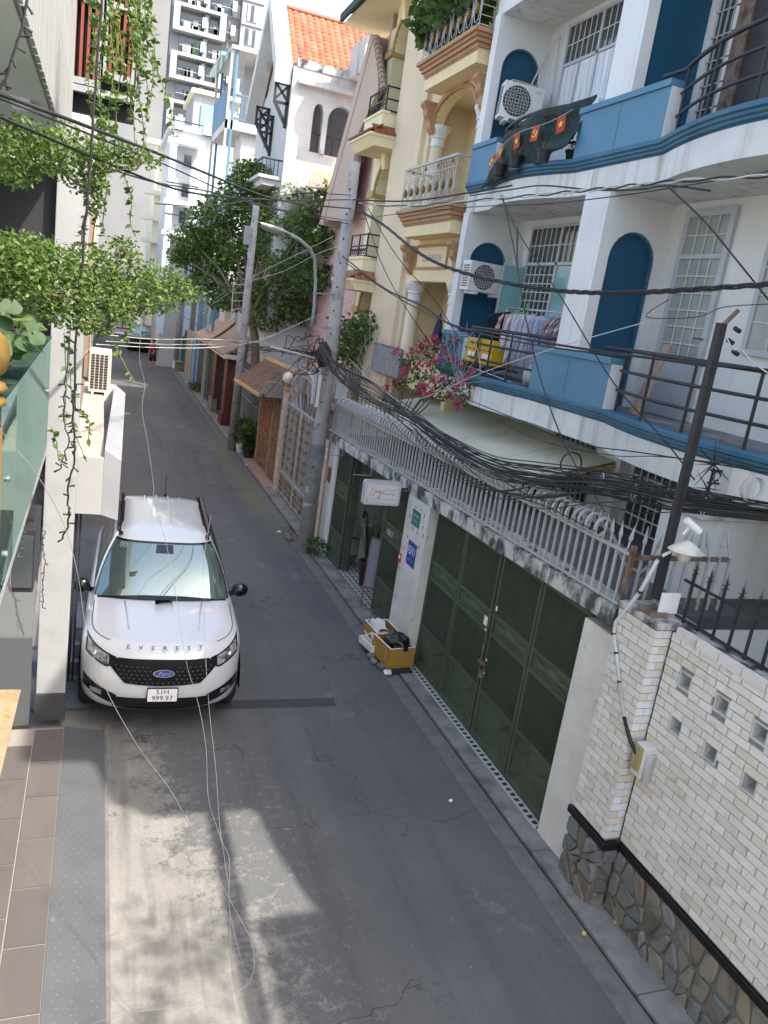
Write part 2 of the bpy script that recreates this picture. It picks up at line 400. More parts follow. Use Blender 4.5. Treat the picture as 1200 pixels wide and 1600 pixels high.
    # moss-green damp toward the right kerb far down the alley
    mo = ma('MULTIPLY', mr(ma('ADD', sp.outputs[0], ma('MULTIPLY', noise(1.5, 6), 1.6)), 4.3, 4.75), mr(sp.outputs[1], 15, 19))
    mo = ma('MULTIPLY', mo, mr(sp.outputs[1], 25, 30, 1, 0)); col = mix(ma('MULTIPLY', mo, .8), col, (.16,.165,.10))
    L.new(col, b.inputs['Base Color']); b.inputs['Roughness'].default_value = .82; b.inputs['Specular IOR Level'].default_value = .3
    bp = N.new('ShaderNodeBump'); bp.inputs['Strength'].default_value = .55; bp.inputs['Distance'].default_value = .006
    hh = ma('ADD', ma('MULTIPLY', fine, .8), ma('MULTIPLY', m1, .7)); L.new(hh, bp.inputs['Height']); L.new(bp.outputs[0], b.inputs['Normal'])
    return m
M['road'] = road_mat()
M['ground'] = pm('ground_cement', (.20,.195,.185), (.15,.148,.14), .8, .9, .3, 12)
struct(MB().quad((-400,-60,-.02),(400,-60,-.02),(400,900,-.02),(-400,900,-.02)), 'ground', M['ground'])
struct(MB().quad((.30,-6,0),(4.17,-6,0),(4.17,69,0),(.30,69,0)), 'road', M['road'])
struct(MB().quad((-.6,9.0,-.002),(.30,9.0,-.002),(.30,69,-.002),(-.6,69,-.002)), 'road_edge', M['road'])
struct(MB().quad((-30,69,0.0),(40,69,0.0),(40,76,0.0),(-30,76,0.0)), 'cross_street', M['road'])
M['patch'] = pm('trench_fill', (.038,.041,.047), (.055,.058,.063), 12, .9, .3)
struct(MB().quad((1.62,8.86,.004),(3.2,8.84,.004),(3.22,9.05,.004),(1.63,9.08,.004)), 'asphalt_trench_patch', M['patch'])
# gutter channel, dark slot, pavement
struct(MB().box(4.17,4.398,-6,15.0,-.1,.006).box(4.17,4.398,15.0,52,-.1,.006), 'gutter', M['gutter'])
struct(MB().box(4.398,4.43,-6,52,-.1,-.02), 'gutter_slot', M['void'])
pav = MB()
y = -6.0
while y < 52:
    L = 1.5+random.random()*.6; h = .022+random.random()*.006
    pav.box(4.43, 4.95, y, y+L-.012, -.1, h); y += L
struct(pav, 'pavement', M['conc'])
struct(MB().box(4.95,60,-6,69,-.3,.0), 'plots_ground', M['ground'])

# terrace floor on the left: large tiles on a grout bed
ter = MB().box(-3.2,-.125,-3,8.44,-.1,.088)
terr = struct(ter, 'terrace_floor', M['grout'])
tm = None
rows = [8.40-.62*k for k in range(19)]
for ci, (x0, x1) in enumerate([(-.43,-.135),(-.735,-.44),(-1.04,-.745),(-1.345,-1.05)]):
    for k, yy in enumerate(rows):
        y1 = yy - (0.31 if ci % 2 else 0); y0 = y1-.61
        if y0 < 2.4 - ci*.0: continue
        mb = MB().box(x0+.002, x1-.002, y0+.004, y1-.002, .07, .1)
        if tm is None:
            tm = MB().box(-.1455,.1455,-.302,.302,-.015,.015).mesh('tile', M['tile'])
        link('tile', tm, terr, ((x0+x1)/2, (y0+y1)/2, .083))
# diamond-plate ramp
ramp = thing('metal_ramp', 'long grey diamond plate ramp between the brown tiles and the road', 'ramp', (.08, 5, 0))
MB().hexa([(-.13,-1,0),(.30,-1,-.01),(.30,8.45,-.01),(-.13,8.45,0)], [(-.13,-1,.096),(.30,-1,.02),(.30,8.45,.02),(-.13,8.45,.096)]).build('ramp_plate', M['plate'], ramp)
lz = MB()
for j in range(104):
    for i in range(6):
        x = -.10+.068*i+(.034 if j % 2 else 0); yy = 2.2+j*.06; z = .096-(x+.13)/.43*.076
        if x > .285: continue
        a = rad(35 if (i+j) % 2 else -35); ca, sa = math.cos(a), math.sin(a)
        l, w = .019, .005
        lz.add([(x-ca*l,yy-sa*l,z),(x-sa*w,yy+ca*w,z),(x+ca*l,yy+sa*l,z-.001),(x+sa*w,yy-ca*w,z),(x,yy,z+.0035)], [(0,3,4),(3,2,4),(2,1,4),(1,0,4)])
lz.build('plate_tread', M['plate'], ramp, kind='stuff')
struct(MB().box(.301,.335,-2,8.6,-.05,.012), 'ramp_kerb', M['gutter'])

# ================================================================ brick boundary wall with rubble base (right, near)
WX = 4.76                                   # street face of the wall
BH, BL = .0745, .232                        # course height, brick pitch
Z0, Z1 = .73, 2.84
wall = thing('boundary_wall', 'pale brick boundary wall with square vents above a rubble stone base and black band', 'wall', (WX, 3, 0))
holes = [(4.62-.40, 2.13), (3.88, 2.16), (4.35, 1.80), (4.02, 1.74), (3.55, 1.87), (3.45,2.22), (3.66, 1.5)]
HS = .078
holes = [(PX(1071,1065,WX).y, PX(1071,1065,WX).z), (PX(1128,1102,WX).y, PX(1128,1102,WX).z), (PX(1056,1134,WX).y, PX(1056,1134,WX).z),
         (PX(1110,1176,WX).y, PX(1110,1176,WX).z), (PX(1188,1146,WX).y, PX(1188,1146,WX).z), (PX(1171,1225,WX).y, PX(1171,1225,WX).z)]
# core is built round the vents as a grid of blocks
ys = sorted({-4.0, 4.96} | {round(h[0]-HS,3) for h in holes} | {round(h[0]+HS,3) for h in holes})
zs = sorted({0.0, Z1} | {round(h[1]-HS,3) for h in holes} | {round(h[1]+HS,3) for h in holes})
core = MB()
for a in range(len(ys)-1):
    for b in range(len(zs)-1):
        cy, cz = (ys[a]+ys[a+1])/2, (zs[b]+zs[b+1])/2
        if any(abs(cy-h[0]) < HS and abs(cz-h[1]) < HS for h in holes): continue
        core.box(WX+.006, WX+.15, ys[a], ys[a+1], zs[b], zs[b+1])
core.build('wall_core', M['mortar'], wall)
for h in holes:   # plastered reveals, open behind
    r = MB(); y0, y1, z0, z1 = h[0]-HS, h[0]+HS, h[1]-HS, h[1]+HS; w = .016
    r.box(WX-.006,WX+.16,y0,y0+w,z0,z1).box(WX-.006,WX+.16,y1-w,y1,z0,z1).box(WX-.006,WX+.16,y0+w,y1-w,z0,z0+w).box(WX-.006,WX+.16,y0+w,y1-w,z1-w,z1)
    r.build('vent_opening', M['white_old'], wall)
bm0 = MB().box(-.012,.02,-.1115,.1115,-.0335,.0335).mesh('brick', M['brick'])
bmh = MB().box(-.012,.02,-.053,.053,-.0335,.0335).mesh('brick', M['brick'])
def vis(p, mg=25):
    q = proj(p); return q[2] > 0 and -mg < q[0] < 1200+mg and -mg < q[1] < 1600+mg
cands = []
nrow = int(round((Z1-Z0)/BH))
for r in range(nrow):
    z = Z0+.02+BH*(r+.5)
    off = (r % 2)*BL/2
    y = 4.955-off
    first = True
    if r % 2: cands.append((4.955-.058, z, bmh, 1))
    while y > -1.5:
        yc = y-BL/2; y -= BL
        hit = [h for h in holes if abs(z-h[1]) < HS+.012 and abs(yc-h[0]) < HS+.11]
        if hit:
            h = hit[0]
            a0, a1 = yc-.1115, yc+.1115; lo, hi = h[0]-HS-.004, h[0]+HS+.004
            if a0 < lo-.03: cands.append(((a0+min(lo,a1))/2, z, None, (min(lo,a1)-a0)/2))
            if a1 > hi+.03: cands.append(((max(hi,a0)+a1)/2, z, None, (a1-max(hi,a0))/2))
            continue
        cands.append((yc, z, bm0, 1))
cands.sort(key=lambda c: -c[0] if False else (0 if vis((WX,c[0],c[1])) else 1, (c[0]-0)**2+(c[1]-5)**2))
rest = MB(); nb = 0
rb = random.Random(3)
for (yc, z, me, hl) in cands:
    px = rb.uniform(-.004,.003); 
    if nb < 290 and vis((WX,yc,z)):
        sc = (1, hl/.1115 if me is None else 1, 1)
        link('brick', me or bm0, wall, (px, yc-3, z), (rb.uniform(-.006,.006),0,rb.uniform(-.006,.006)), sc); nb += 1
    else:
        hy = hl if me is None else (.1115 if me is bm0 else .053)
        rest.box(WX-.012+px, WX+.02, yc-hy, yc+hy, z-.0335, z+.0335)
rest.build('brick_courses', pm('pale_brick_far', (.69,.64,.57), (.62,.56,.48), 4, .75, .25, 60, lo=.4, hi=.6), wall, kind='stuff')
# coping course and weathered top
cop = MB()
yy = 4.9
cm = MB().box(-.03,.02,-.12,.12,-.04,.04).mesh('coping_brick', M['brick'])
while yy > 1.0: link('coping_brick', cm, wall, (0, yy-.12-3, Z1+.022)); yy -= .25
MB().box(WX+.02,WX+.19,-4,4.96,Z1,Z1+.062).build('wall_top', pm('mossy_top', (.42,.41,.39), (.3,.3,.28), 6, .95, .6, 30, dirt=(.05,.052,.045), dscale=5, dlo=.47, dhi=.58), wall)
# black band and rubble base
def rubble(parent, axis, a0, a1, z0, z1, face, n, seed, org):
    """irregular stones: jittered grid of polygons shrunk off each other; axis 'y' = face along the street"""
    r = random.Random(seed); out = []
    nx = max(1, int(round((a1-a0)/n))); nz = max(1, int(round((z1-z0)/(n*1.15))))
    P = {}
    for i in range(nx+1):
        for k in range(nz+1):
            da = 0 if i in (0, nx) else r.uniform(-.34,.34)*n; dz = 0 if k in (0, nz) else r.uniform(-.34,.34)*n
            P[i,k] = (a0+(a1-a0)*i/nx+da+(.25*n*(k % 2) if 0 < i < nx else 0), z0+(z1-z0)*k/nz+dz)
    for i in range(nx):
        for k in range(nz):
            q = [P[i,k], P[i+1,k], P[i+1,k+1], P[i,k+1]]
            if r.random() < .3:   # split a big one on the diagonal
                polys = [[q[0],q[1],q[2]],[q[0],q[2],q[3]]] if r.random() < .5 else [[q[0],q[1],q[3]],[q[1],q[2],q[3]]]
            else: polys = [q]
            for poly in polys:
                cx = sum(p[0] for p in poly)/len(poly); cz = sum(p[1] for p in poly)/len(poly)
                # chamfer corners
                pts = []
                m = len(poly)
                for t in range(m):
                    p, nx_, pr = poly[t], poly[(t+1) % m], poly[t-1]
                    for o_, f_ in ((pr, .2), (nx_, .2)):
                        pts.append((p[0]+(o_[0]-p[0])*f_*r.uniform(.5,1.3), p[1]+(o_[1]-p[1])*f_*r.uniform(.5,1.3)))
                sh = 1-.012/max(.04, n*.5)
                pts = [(cx+(p[0]-cx)*sh, cz+(p[1]-cz)*sh) for p in pts]
                pr_ = r.uniform(.010,.045); k2 = len(pts)
                mb = MB(); vs = []
                def W3(p, d): return (face-d, p[0], p[1]) if axis == 'y' else (p[0], face-d, p[1])
                vs += [W3(p, -.02) for p in pts]; vs += [W3(p, pr_*.55) for p in pts]
                vs += [W3((cx+(p[0]-cx)*.86, cz+(p[1]-cz)*.86), pr_+r.uniform(-.003,.003)) for p in pts]
                fs = [(t, (t+1) % k2, k2+(t+1) % k2, k2+t) for t in range(k2)] + [(k2+t, k2+(t+1) % k2, 2*k2+(t+1) % k2, 2*k2+t) for t in range(k2)] + [tuple(range(2*k2, 3*k2))]
                mb.add(vs, fs); mb.build('stone', M['stone'], parent)
BZ = .71
MB().box(WX-.028,WX+.01,-4,4.94,BZ-.055,BZ+.02).build('black_band', M['blackband'], wall, bevel=.006)
MB().box(WX-.0,WX+.02,-4,4.96,0,BZ-.05).build('stone_backing', M['gutter'], wall)
rubble(wall, 'y', 1.2, 4.94, .0, BZ-.05, WX, .17, 11, None)
# pillar of the same brick
pil = thing('gate_pillar', 'pale brick corner pillar on a stone base beside the green gate', 'pillar', (4.66, 5.25, 0))
PXF = 4.60
MB().box(PXF+.01,5.0,4.99,5.50,0,2.84).build('pillar_core', M['mortar'], pil)
bh2 = MB().box(-.012,.012,-.105,.105,-.0335,.0335).mesh('brick', M['brick'])
bs2 = MB().box(-.062,.062,-.008,.012,-.0335,.0335).mesh('brick', M['brick_skylit'])
nr = int(round((2.84-.73)/BH))
for r in range(nr):
    z = .75+BH*(r+.5); off = .11*(r % 2)
    y = 5.50
    segs = [(5.5, 5.28), (5.275, 5.055), (5.05, 4.985)] if r % 2 == 0 else [(5.5,5.395),(5.39,5.17),(5.165,4.985)]
    for (a, b) in segs:
        link('brick', bh2, pil, (PXF-4.66+random.uniform(-.003,.002), (a+b)/2-5.25, z), None, (1, (a-b-.006)/.21, 1))
    s2 = [(PXF-.01, WX-.002)] if r % 2 == 0 else [(PXF-.01, PXF+.07),(PXF+.076, WX-.002)]
    for (a, b) in s2:
        link('brick', bs2, pil, ((a+b)/2-4.66, 4.985-5.25, z), None, ((b-a)/.124, 1, 1))
MB().box(PXF-.02,5.0,4.965,5.52,2.84,2.90).build('pillar_cap', M['conc_lip'], pil, bevel=.008)
MB().box(PXF-.035,PXF+.01,4.93,5.54,BZ-.055,BZ+.02).box(PXF+.01,WX-.03,4.93,4.985,BZ-.055,BZ+.02).build('black_band', M['blackband'], pil, bevel=.006)
rubble(pil, 'y', 4.97, 5.52, .0, BZ-.05, PXF, .17, 5, None)
rubble(pil, 'x', PXF, WX, .0, BZ-.05, 4.975, .13, 6, None)
# plastered gate post
gp = thing('plaster_pillar', 'flaking white plaster post between the green gate and brick pillar', 'pillar', (4.8, 5.8, 0))
MB().box(4.66,5.05,5.52,6.05,0,2.50).build('post_shaft', M['plaster'], gp, bevel=.01)
# ================================================================ green gates
GX = 4.78
def gate_panel(parent, y0, y1, z0, z1, x=GX, ribs=True):
    """one framed panel seen from the street: ribs, crossed band, ribs, crossed base"""
    fr = MB(); w = .05; t = .02
    bands = [z0, z0+.07, z0+.60, z0+.66, 1.43, 1.485, 1.68, 1.735, z1-.05, z1]
    fr.box(x-t,x+t,y0,y0+w,z0,z1).box(x-t,x+t,y1-w,y1,z0,z1)
    for a, b in ((0,1),(2,3),(4,5),(6,7),(8,9)): fr.box(x-t+.002,x+t-.002,y0+w,y1-w,bands[a],bands[b])
    p = fr.build('panel_frame', M['green'], parent, bevel=.004)
    for (a, b) in ((3,4),(7,8)):
        r = MB(); zz0, zz1 = bands[a], bands[b]; n = int((y1-y0-2*w)/.026); s = (y1-y0-2*w)/n
        for i in range(n):
            ya = y0+w+i*s; r.box(x-.010,x+.004,ya+.002,ya+s*.55,zz0,zz1)
        r.box(x+.002,x+.008,y0+w,y1-w,zz0,zz1)
        r.build('ribbed_sheet', M['green_rib'], p)
    for (a, b) in ((1,2),(5,6)):
        c = MB(); zz0, zz1 = bands[a], bands[b]; ya, yb = y0+w, y1-w; cy, cz = (ya+yb)/2, (zz0+zz1)/2
        c.box(x+.002,x+.008,ya,yb,zz0,zz1)
        hy, hz = (yb-ya)/2-.02, (zz1-zz0)/2-.02
        c.add([(x-.0,cy-hy,cz),(x,cy,cz-hz),(x,cy+hy,cz),(x,cy,cz+hz),(x-.022,cy,cz)], [(0,1,4),(1,2,4),(2,3,4),(3,0,4)])
        for (p1, p2) in (((ya,zz0),(cy,cz)),((yb,zz0),(cy,cz)),((ya,zz1),(cy,cz)),((yb,zz1),(cy,cz))):
            c.bar((x-.004,p1[0],p1[1]),(x-.012,p2[0],p2[1]),.012,.012)
        c.build('cross_panel', M['green'], p)
    return p
def zt(y): return 2.62-.024*(y-5.6)                      # underside of the ledge, which climbs slightly toward the near end
g1 = thing('metal_gate', 'near leaf pair of the closed dark green garage gate', 'gate', (GX, 7.0, 0), 0, 'closed leaves of the green garage gate')
gate_panel(g1, 6.06, 7.00, .05, 2.52); gate_panel(g1, 7.02, 7.96, .05, 2.52)
g2 = thing('metal_gate', 'far leaf pair of the green garage gate beside the pillar with number plates', 'gate', (GX, 9.0, 0), 0, 'closed leaves of the green garage gate')
gate_panel(g2, 8.0, 8.98, .05, 2.49); gate_panel(g2, 9.0, 9.98, .05, 2.49)
MB().box(GX-.05,GX-.02,7.92,8.06,1.02,1.06).cyl((GX-.045,7.985,.9),(GX-.045,7.985,1.3),.012,8).box(GX-.06,GX-.02,7.9,7.96,.86,.95).build('latch', M['rust'], g2)
MB().box(GX-.023,GX-.02,8.05,8.14,1.50,1.62).box(GX-.023,GX-.02,8.04,8.07,1.44,1.47).build('sticker', M['whitefoam'], g2)
MB().box(GX-.023,GX-.02,7.87,7.91,1.78,1.84).box(GX-.023,GX-.02,7.88,7.91,1.1,1.13).box(GX-.023,GX-.02,7.88,7.91,.92,.95).build('sticker', M['whitefoam'], g1)
# ledge over the gates and doorway
led = MB()
a, b = 5.55, 15.75
led.hexa([(4.60,a,zt(a)),(4.95,a,zt(a)),(4.95,b,zt(b)),(4.60,b,zt(b))], [(4.60,a,zt(a)+.17),(4.95,a,zt(a)+.17),(4.95,b,zt(b)+.17),(4.60,b,zt(b)+.17)])
ledge = solo(led, 'concrete_ledge', M['conc_lip'], 'stained concrete ledge running over the green gates under the picket fence', 'ledge')
# picket fence on the ledge
FX = 4.66
fen = thing('picket_fence', 'pale grey picket fence with curled spikes on the concrete ledge', 'fence', (FX, 10, 0))
def zb(y): return zt(y)+.20
MB().bar((FX,5.6,zb(5.6)),(FX,15.7,zb(15.7)),.03,.025).build('bottom_rail', M['lt_metal'], fen)
MB().bar((FX,5.6,zb(5.6)+.49),(FX,15.7,zb(15.7)+.55),.035,.03).build('top_rail', M['lt_metal'], fen)
pk = MB().box(-.011,.011,-.011,.011,-.05,.52).mesh('picket', M['lt_metal'])
sp = MB().lathe([(.010,.0),(.010,.10),(.022,.13),(.016,.17),(.001,.27)], n=5).mesh('spike', M['lt_metal'])
def scroll_pts(s=1.0):
    pts = []
    for k in range(15):
        a = rad(-60 + k*24); r = .050+.0066*k
        pts.append((-.02-r*math.sin(a)*.95*s, 0, .10 - r*math.cos(a)*s))
    return pts
scm = MB().tube(scroll_pts(), .017, 6).mesh('scroll', M['lt_metal'], True)
y = 5.68; k = 0
while y < 15.65:
    dz = .49+.06*(y-5.6)/10
    link('picket', pk, fen, (0, y-10, zb(y)))
    if y > 6.0:
        link('scroll', scm, fen, (0, y-10+.03, zb(y)+dz), (rad(random.uniform(-6,6)), 0, rad(8)))
    link('spike', sp, fen, (.01, y-10, zb(y)+dz), (0, rad(random.uniform(-5,9)), 0))
    y += .128; k += 1
# return side of the fence at its near end, rusty
fr2 = thing('fence_return', 'rusty side railing with broken spikes where the picket fence meets the brick pillar', 'railing', (4.9, 5.6, 0))
MB().bar((FX,5.58,zb(5.6)-.02),(FX,5.58,zb(5.6)+.58),.045).build('corner_post', M['rust'], fr2)
MB().bar((FX,5.58,zb(5.6)+.47),(5.85,5.62,zb(5.6)+.47),.04).bar((FX,5.58,zb(5.6)+.02),(5.85,5.62,zb(5.6)+.02),.03).build('rail', M['rust'], fr2)
for i in range(9):
    xx = FX+.13*(i+1)
    link('picket', pk, fr2, (xx-4.9, 0, zb(5.6)), None, (1,1,.95)); link('spike', sp, fr2, (xx-4.9, .01, zb(5.6)+.47), (rad(random.uniform(-25,25)), rad(random.uniform(-20,20)), 0), (1,1,1.1))
# little braces hanging off the front of the ledge
for i, yy in enumerate((15.3, 14.4, 12.6, 11.7)):
    b_ = MB().bar((4.59,yy,zt(yy)+.2),(4.59,yy,zt(yy)-.12),.014).bar((4.59,yy,zt(yy)-.12),(4.25,yy,zt(yy)-.12),.014)
    solo(b_, 'wire_bracket', M['grey_metal'], ['bent steel wire bracket on the ledge nearest the utility pole', 'bent steel wire bracket on the ledge above the far door leaf', 'bent steel wire bracket on the ledge above the open doorway', 'bent steel wire bracket on the ledge right above the hanging shop sign'][i], 'bracket')

# pillar with the number plates
sp1 = thing('sign_pillar', 'white plastered pillar carrying the blue and green number plates', 'pillar', (4.8, 10.4, 0))
MB().box(4.62,5.0,10.0,10.86,0,zt(10)-.002).build('pillar_shaft', M['plaster'], sp1, bevel=.008)
mk = MB().box(-.003,.0,-.03,.03,-.008,.008).mesh('adhesive_mark', M['dark'])
for i, (u, v, vert) in enumerate([(650,792,0),(658,797,0),(645,826,1),(652,832,1),(661,838,1),(668,841,1),(641,806,1),(663,806,1),(661,825,1),(637,838,1),(640,845,0),(648,851,0),(654,855,0)]):
    p = PX(u, v, 4.62); link('adhesive_mark', mk, sp1, (4.62-4.8, p.y-10.4, p.z), (rad(90 if vert else 0),0,0))
def fine_print(parent, at_, w, h, rows_, m):   # print too small to read in the photograph: rows of letter-sized strokes
    r = random.Random(int(w*1000)); mb = MB(); n = int(w/(h*.75))
    for k in range(rows_):
        zz = (rows_-1)*h*.8-k*h*1.6
        for i in range(n):
            if r.random() < .14: continue
            a = -w/2+w*(i+.5)/n; q = [(a-h*.25,zz-h/2),(a-h*.12,zz-h/2),(a+h*.2,zz+h*r.uniform(.0,.5)),(a+h*.05,zz+h*.5)]
            mb.add([at_(*p) for p in q], [(0,1,2,3)])
    o = mb.build('fine_print', m, parent); o['kind'] = 'stuff'; return o
def plate(name, label, cat, y0, y1, z0, z1, m, x=4.62):
    t_ = thing(name, label, cat, (x, (y0+y1)/2, (z0+z1)/2))
    MB().box(x-.012,x-.001,y0,y1,z0,z1).build('plate', m, t_, bevel=.003)
    return t_
M['sign_blue'] = pm('sign_blue', (.02,.06,.30), None, rough=.35); M['sign_green'] = pm('sign_green', (.01,.17,.11), None, rough=.4)
M['sign_white'] = pm('sign_white', (.8,.8,.8), None, rough=.5); M['sign_red'] = pm('sign_red', (.55,.03,.05), None, rough=.5)
bp_ = plate('number_plate', 'blue enamel house number plate reading 15/11 on the white pillar', 'sign', 10.23, 10.55, 1.46, 1.83, M['sign_blue'])
F_ = frame((4.606, 10.39, 1.69), (0,-1,0), (0,0,1))
text_mesh('15/11', .19, F_, M['sign_white'], bp_, xs=.72, extrude=.001)
fine_print(bp_, lambda a, b: (4.605, 10.39-a, 1.545+b), .24, .02, 1, M['sign_white'])
gp_ = plate('parking_plate', 'small green notice plate above the blue number plate', 'sign', 10.28, 10.58, 2.08, 2.32, M['sign_green'])
fine_print(gp_, lambda a, b: (4.605, 10.43-a, 2.245+b), .22, .055, 1, M['sign_white'])
fine_print(gp_, lambda a, b: (4.605, 10.43-a, 2.15+b), .22, .025, 2, M['sign_white'])
rp_ = plate('red_sticker', 'small red notice sticker on the far edge of the white pillar', 'sticker', 10.76, 10.86, 1.36, 1.52, M['sign_red'])
MB().box(4.605,4.607,10.78,10.84,1.43,1.49).build('print', M['sign_white'], rp_)

# ---- doorway room behind
room = thing('doorway_room', 'white walled entry passage behind the open green door', 'room', (6, 13, 0))
MB().box(5.0,7.4,15.0,15.12,0,zt(15)-.01).build('side_wall', M['white'], room)
MB().box(7.2,7.3,10.9,15.0,0,zt(15)-.01).build('back_wall', M['white'], room)
MB().box(5.0,7.2,10.3,10.42,0,zt(11)-.01).build('near_wall', M['white'], room)
MB().box(5.0,7.4,5.5,5.6,0,zt(6)-.01).build('garage_wall', M['white'], room)
MB().hexa([(4.951,5.5,zt(5.5)),(7.19,5.5,zt(5.5)),(7.19,15.9,zt(15.9)),(4.951,15.9,zt(15.9))],[(4.951,5.5,zt(5.5)+.12),(7.19,5.5,zt(5.5)+.12),(7.19,15.9,zt(15.9)+.12),(4.951,15.9,zt(15.9)+.12)]).build('slab', pm('roof_slab_grey',(.11,.11,.108),(.07,.07,.07),1.5,.9,.3,dirt=(.20,.19,.18),dscale=2,dlo=.55,dhi=.75), room)
# patterned cement floor tiles in the passage and along the gate foot
def mosaic():
    m = bpy.data.materials.new('patterned_cement_tile'); m.use_nodes = True; t = m.node_tree; N = t.nodes; L = t.links
    b = N['Principled BSDF']; b.inputs['Roughness'].default_value = .5
    tc = N.new('ShaderNodeTexCoord')
    def wave(ax):
        mp = N.new('ShaderNodeMapping'); mp.inputs['Rotation'].default_value = (0,0,rad(ax)); L.new(tc.outputs['Object'], mp.inputs[0])
        w = N.new('ShaderNodeTexWave'); w.wave_type = 'BANDS'; w.inputs['Scale'].default_value = 3.2; L.new(mp.outputs[0], w.inputs['Vector']); return w.outputs['Fac']
    a = N.new('ShaderNodeMath'); a.operation = 'MAXIMUM'; L.new(wave(0), a.inputs[0]); L.new(wave(90), a.inputs[1])
    v = N.new('ShaderNodeTexVoronoi'); v.inputs['Scale'].default_value = 10; L.new(tc.outputs['Object'], v.inputs['Vector'])
    c = N.new('ShaderNodeMath'); c.operation = 'MULTIPLY'; L.new(a.outputs[0], c.inputs[0]); 
    q = N.new('ShaderNodeMapRange'); q.inputs[1].default_value = .2; q.inputs[2].default_value = .5; q.inputs[3].default_value = .6; q.inputs[4].default_value = 1.1; L.new(v.outputs['Distance'], q.inputs[0]); L.new(q.outputs[0], c.inputs[1])
    r = N.new('ShaderNodeMapRange'); r.inputs[1].default_value = .62; r.inputs[2].default_value = .76; L.new(c.outputs[0], r.inputs[0])
    x = N.new('ShaderNodeMix'); x.data_type = 'RGBA'; x.inputs[6].default_value = (.035,.045,.042,1); x.inputs[7].default_value = (.5,.5,.46,1); L.new(r.outputs[0], x.inputs[0])
    L.new(x.outputs[2], b.inputs['Base Color']); return m
M['mosaic'] = mosaic()
fl = MB().box(4.70,7.2,10.9,15.0,-.02,.03); flo = struct(fl, 'passage_floor', M['grout'])
tl = MB().box(-.0985,.0985,-.0985,.0985,-.004,.004).mesh('tile', M['mosaic'])
for i in range(12):
    for j in range(20):
        link('tile', tl, flo, (4.80+.2*i, 11.0+.2*j, .034))
strip = struct(MB().box(4.62,4.78,6.05,9.98,-.02,.026), 'gate_threshold', M['grout'])
tl2 = MB().box(-.052,.052,-.098,.098,-.004,.004).mesh('tile', M['mosaic'])
for j in range(19): link('tile', tl2, strip, (4.70, 6.17+.2*j, .030))
# doors
d1 = thing('folding_gate', 'open dark green door leaf folded inward beside the far white post', 'door', (4.76, 14.5, 0))
gate_panel(d1, 14.06, 14.95, .06, 2.38, x=4.72)
MB().box(4.75,4.90,14.0,14.04,.06,2.38).build('folded_panel', M['green'], d1, bevel=.004)
d2 = thing('folding_gate', 'narrow closed green door leaf with painted number beside the white sign pillar', 'door', (4.76, 11.4, 0))
gate_panel(d2, 10.88, 12.0, .06, 2.44, x=4.74)
text_mesh('15/11', .15, frame((4.712, 11.62, 1.585), (0,-1,0), (0,0,1)), M['sign_white'], d2, xs=.85, extrude=.001)
dp = thing('door_post', 'smooth white door post between the utility pole and the open door', 'post', (4.8, 15.2, 0))
MB().box(4.66,5.0,14.97,15.5,0,zt(15.2)-.003).build('post_shaft', M['white'], dp, bevel=.006)
bpl = thing('intercom_plate', 'small brown plaque on the white door post', 'sign', (4.65, 15.3, 1.7))
MB().box(4.64,4.659,15.2,15.4,1.55,1.85).build('plate', M['brown_tile'], bpl)
# wash basin
wb = thing('wash_basin', 'white pedestal wash basin inside the doorway', 'basin', (5.35, 14.6, 0))
MB().lathe([(.03,.80),(.20,.84),(.24,.92),(.25,.94),(.22,.94),(.18,.87),(.0,.85)], (5.35,14.6,0), 18).build('bowl', M['sign_white'], wb, smooth=True)
MB().lathe([(.12,.03),(.09,.2),(.07,.6),(.12,.82)], (5.38,14.66,0), 12).build('pedestal', M['sign_white'], wb, smooth=True)
MB().tube([(5.35,14.78,.94),(5.35,14.78,1.08),(5.35,14.70,1.1),(5.35,14.62,1.05)], .016, 6).build('tap', M['sign_blue'], wb)
MB().tube([(5.15,14.8,.5),(5.4,14.85,.45),(5.7,14.8,.5),(5.75,14.75,.2),(5.6,14.7,.05)], .015, 6).build('hose', M['black'], wb)
# snake plant in black pot
pt = thing('potted_plant', 'tall spiky leaf plant in a black pot inside the doorway', 'plant', (5.05, 13.25, 0))
MB().lathe([(.14,.03),(.2,.5),(.22,.52),(.18,.52),(.17,.45)], (5.05,13.25,0), 14).build('pot', M['dark'], pt, smooth=True)
M['leaf_dk'] = pm('leaf_dark', (.03,.07,.018), (.05,.10,.025), 6, .5, rnd=.2)
for i in range(9):
    a = i*2.4; t_ = .12+.1*random.random(); h = .9+.5*random.random()
    p0 = Vector((5.05+.06*math.cos(a), 13.25+.06*math.sin(a), .45)); p1 = p0+Vector((t_*math.cos(a)*1.3, t_*math.sin(a)*1.3, h)); s_ = Vector((-math.sin(a), math.cos(a), 0))*.03
    pm_ = (p0+p1)/2+Vector((0,0,.03))
    MB().add([p0-s_*.7, p0+s_*.7, pm_+s_, p1, pm_-s_], [(0,1,2,3,4)]).build('leaf', M['leaf_dk'], pt)
# A-board leaning
ab = thing('sandwich_board', 'wooden framed blank pavement board standing in the doorway', 'board', (4.78, 12.4, 0))
f_ = MB(); A0, A1, B0, B1 = Vector((4.62,12.25,.03)), Vector((4.98,11.95,.03)), Vector((4.72,12.42,1.25)), Vector((5.08,12.12,1.25))
f_.bar(A0,B0,.03).bar(A1,B1,.03).bar(B0,B1,.03).bar(A0+Vector((.03,.05,.35)),A1+Vector((.03,.05,.35)),.03); f_.build('board_frame', M['brown_tile'], ab)
MB().quad(A0+(B0-A0)*.3,A1+(B1-A1)*.3,B1,B0).build('board_face', pm('slate_face',(.22,.22,.27),None,rough=.5), ab, solid=.01)

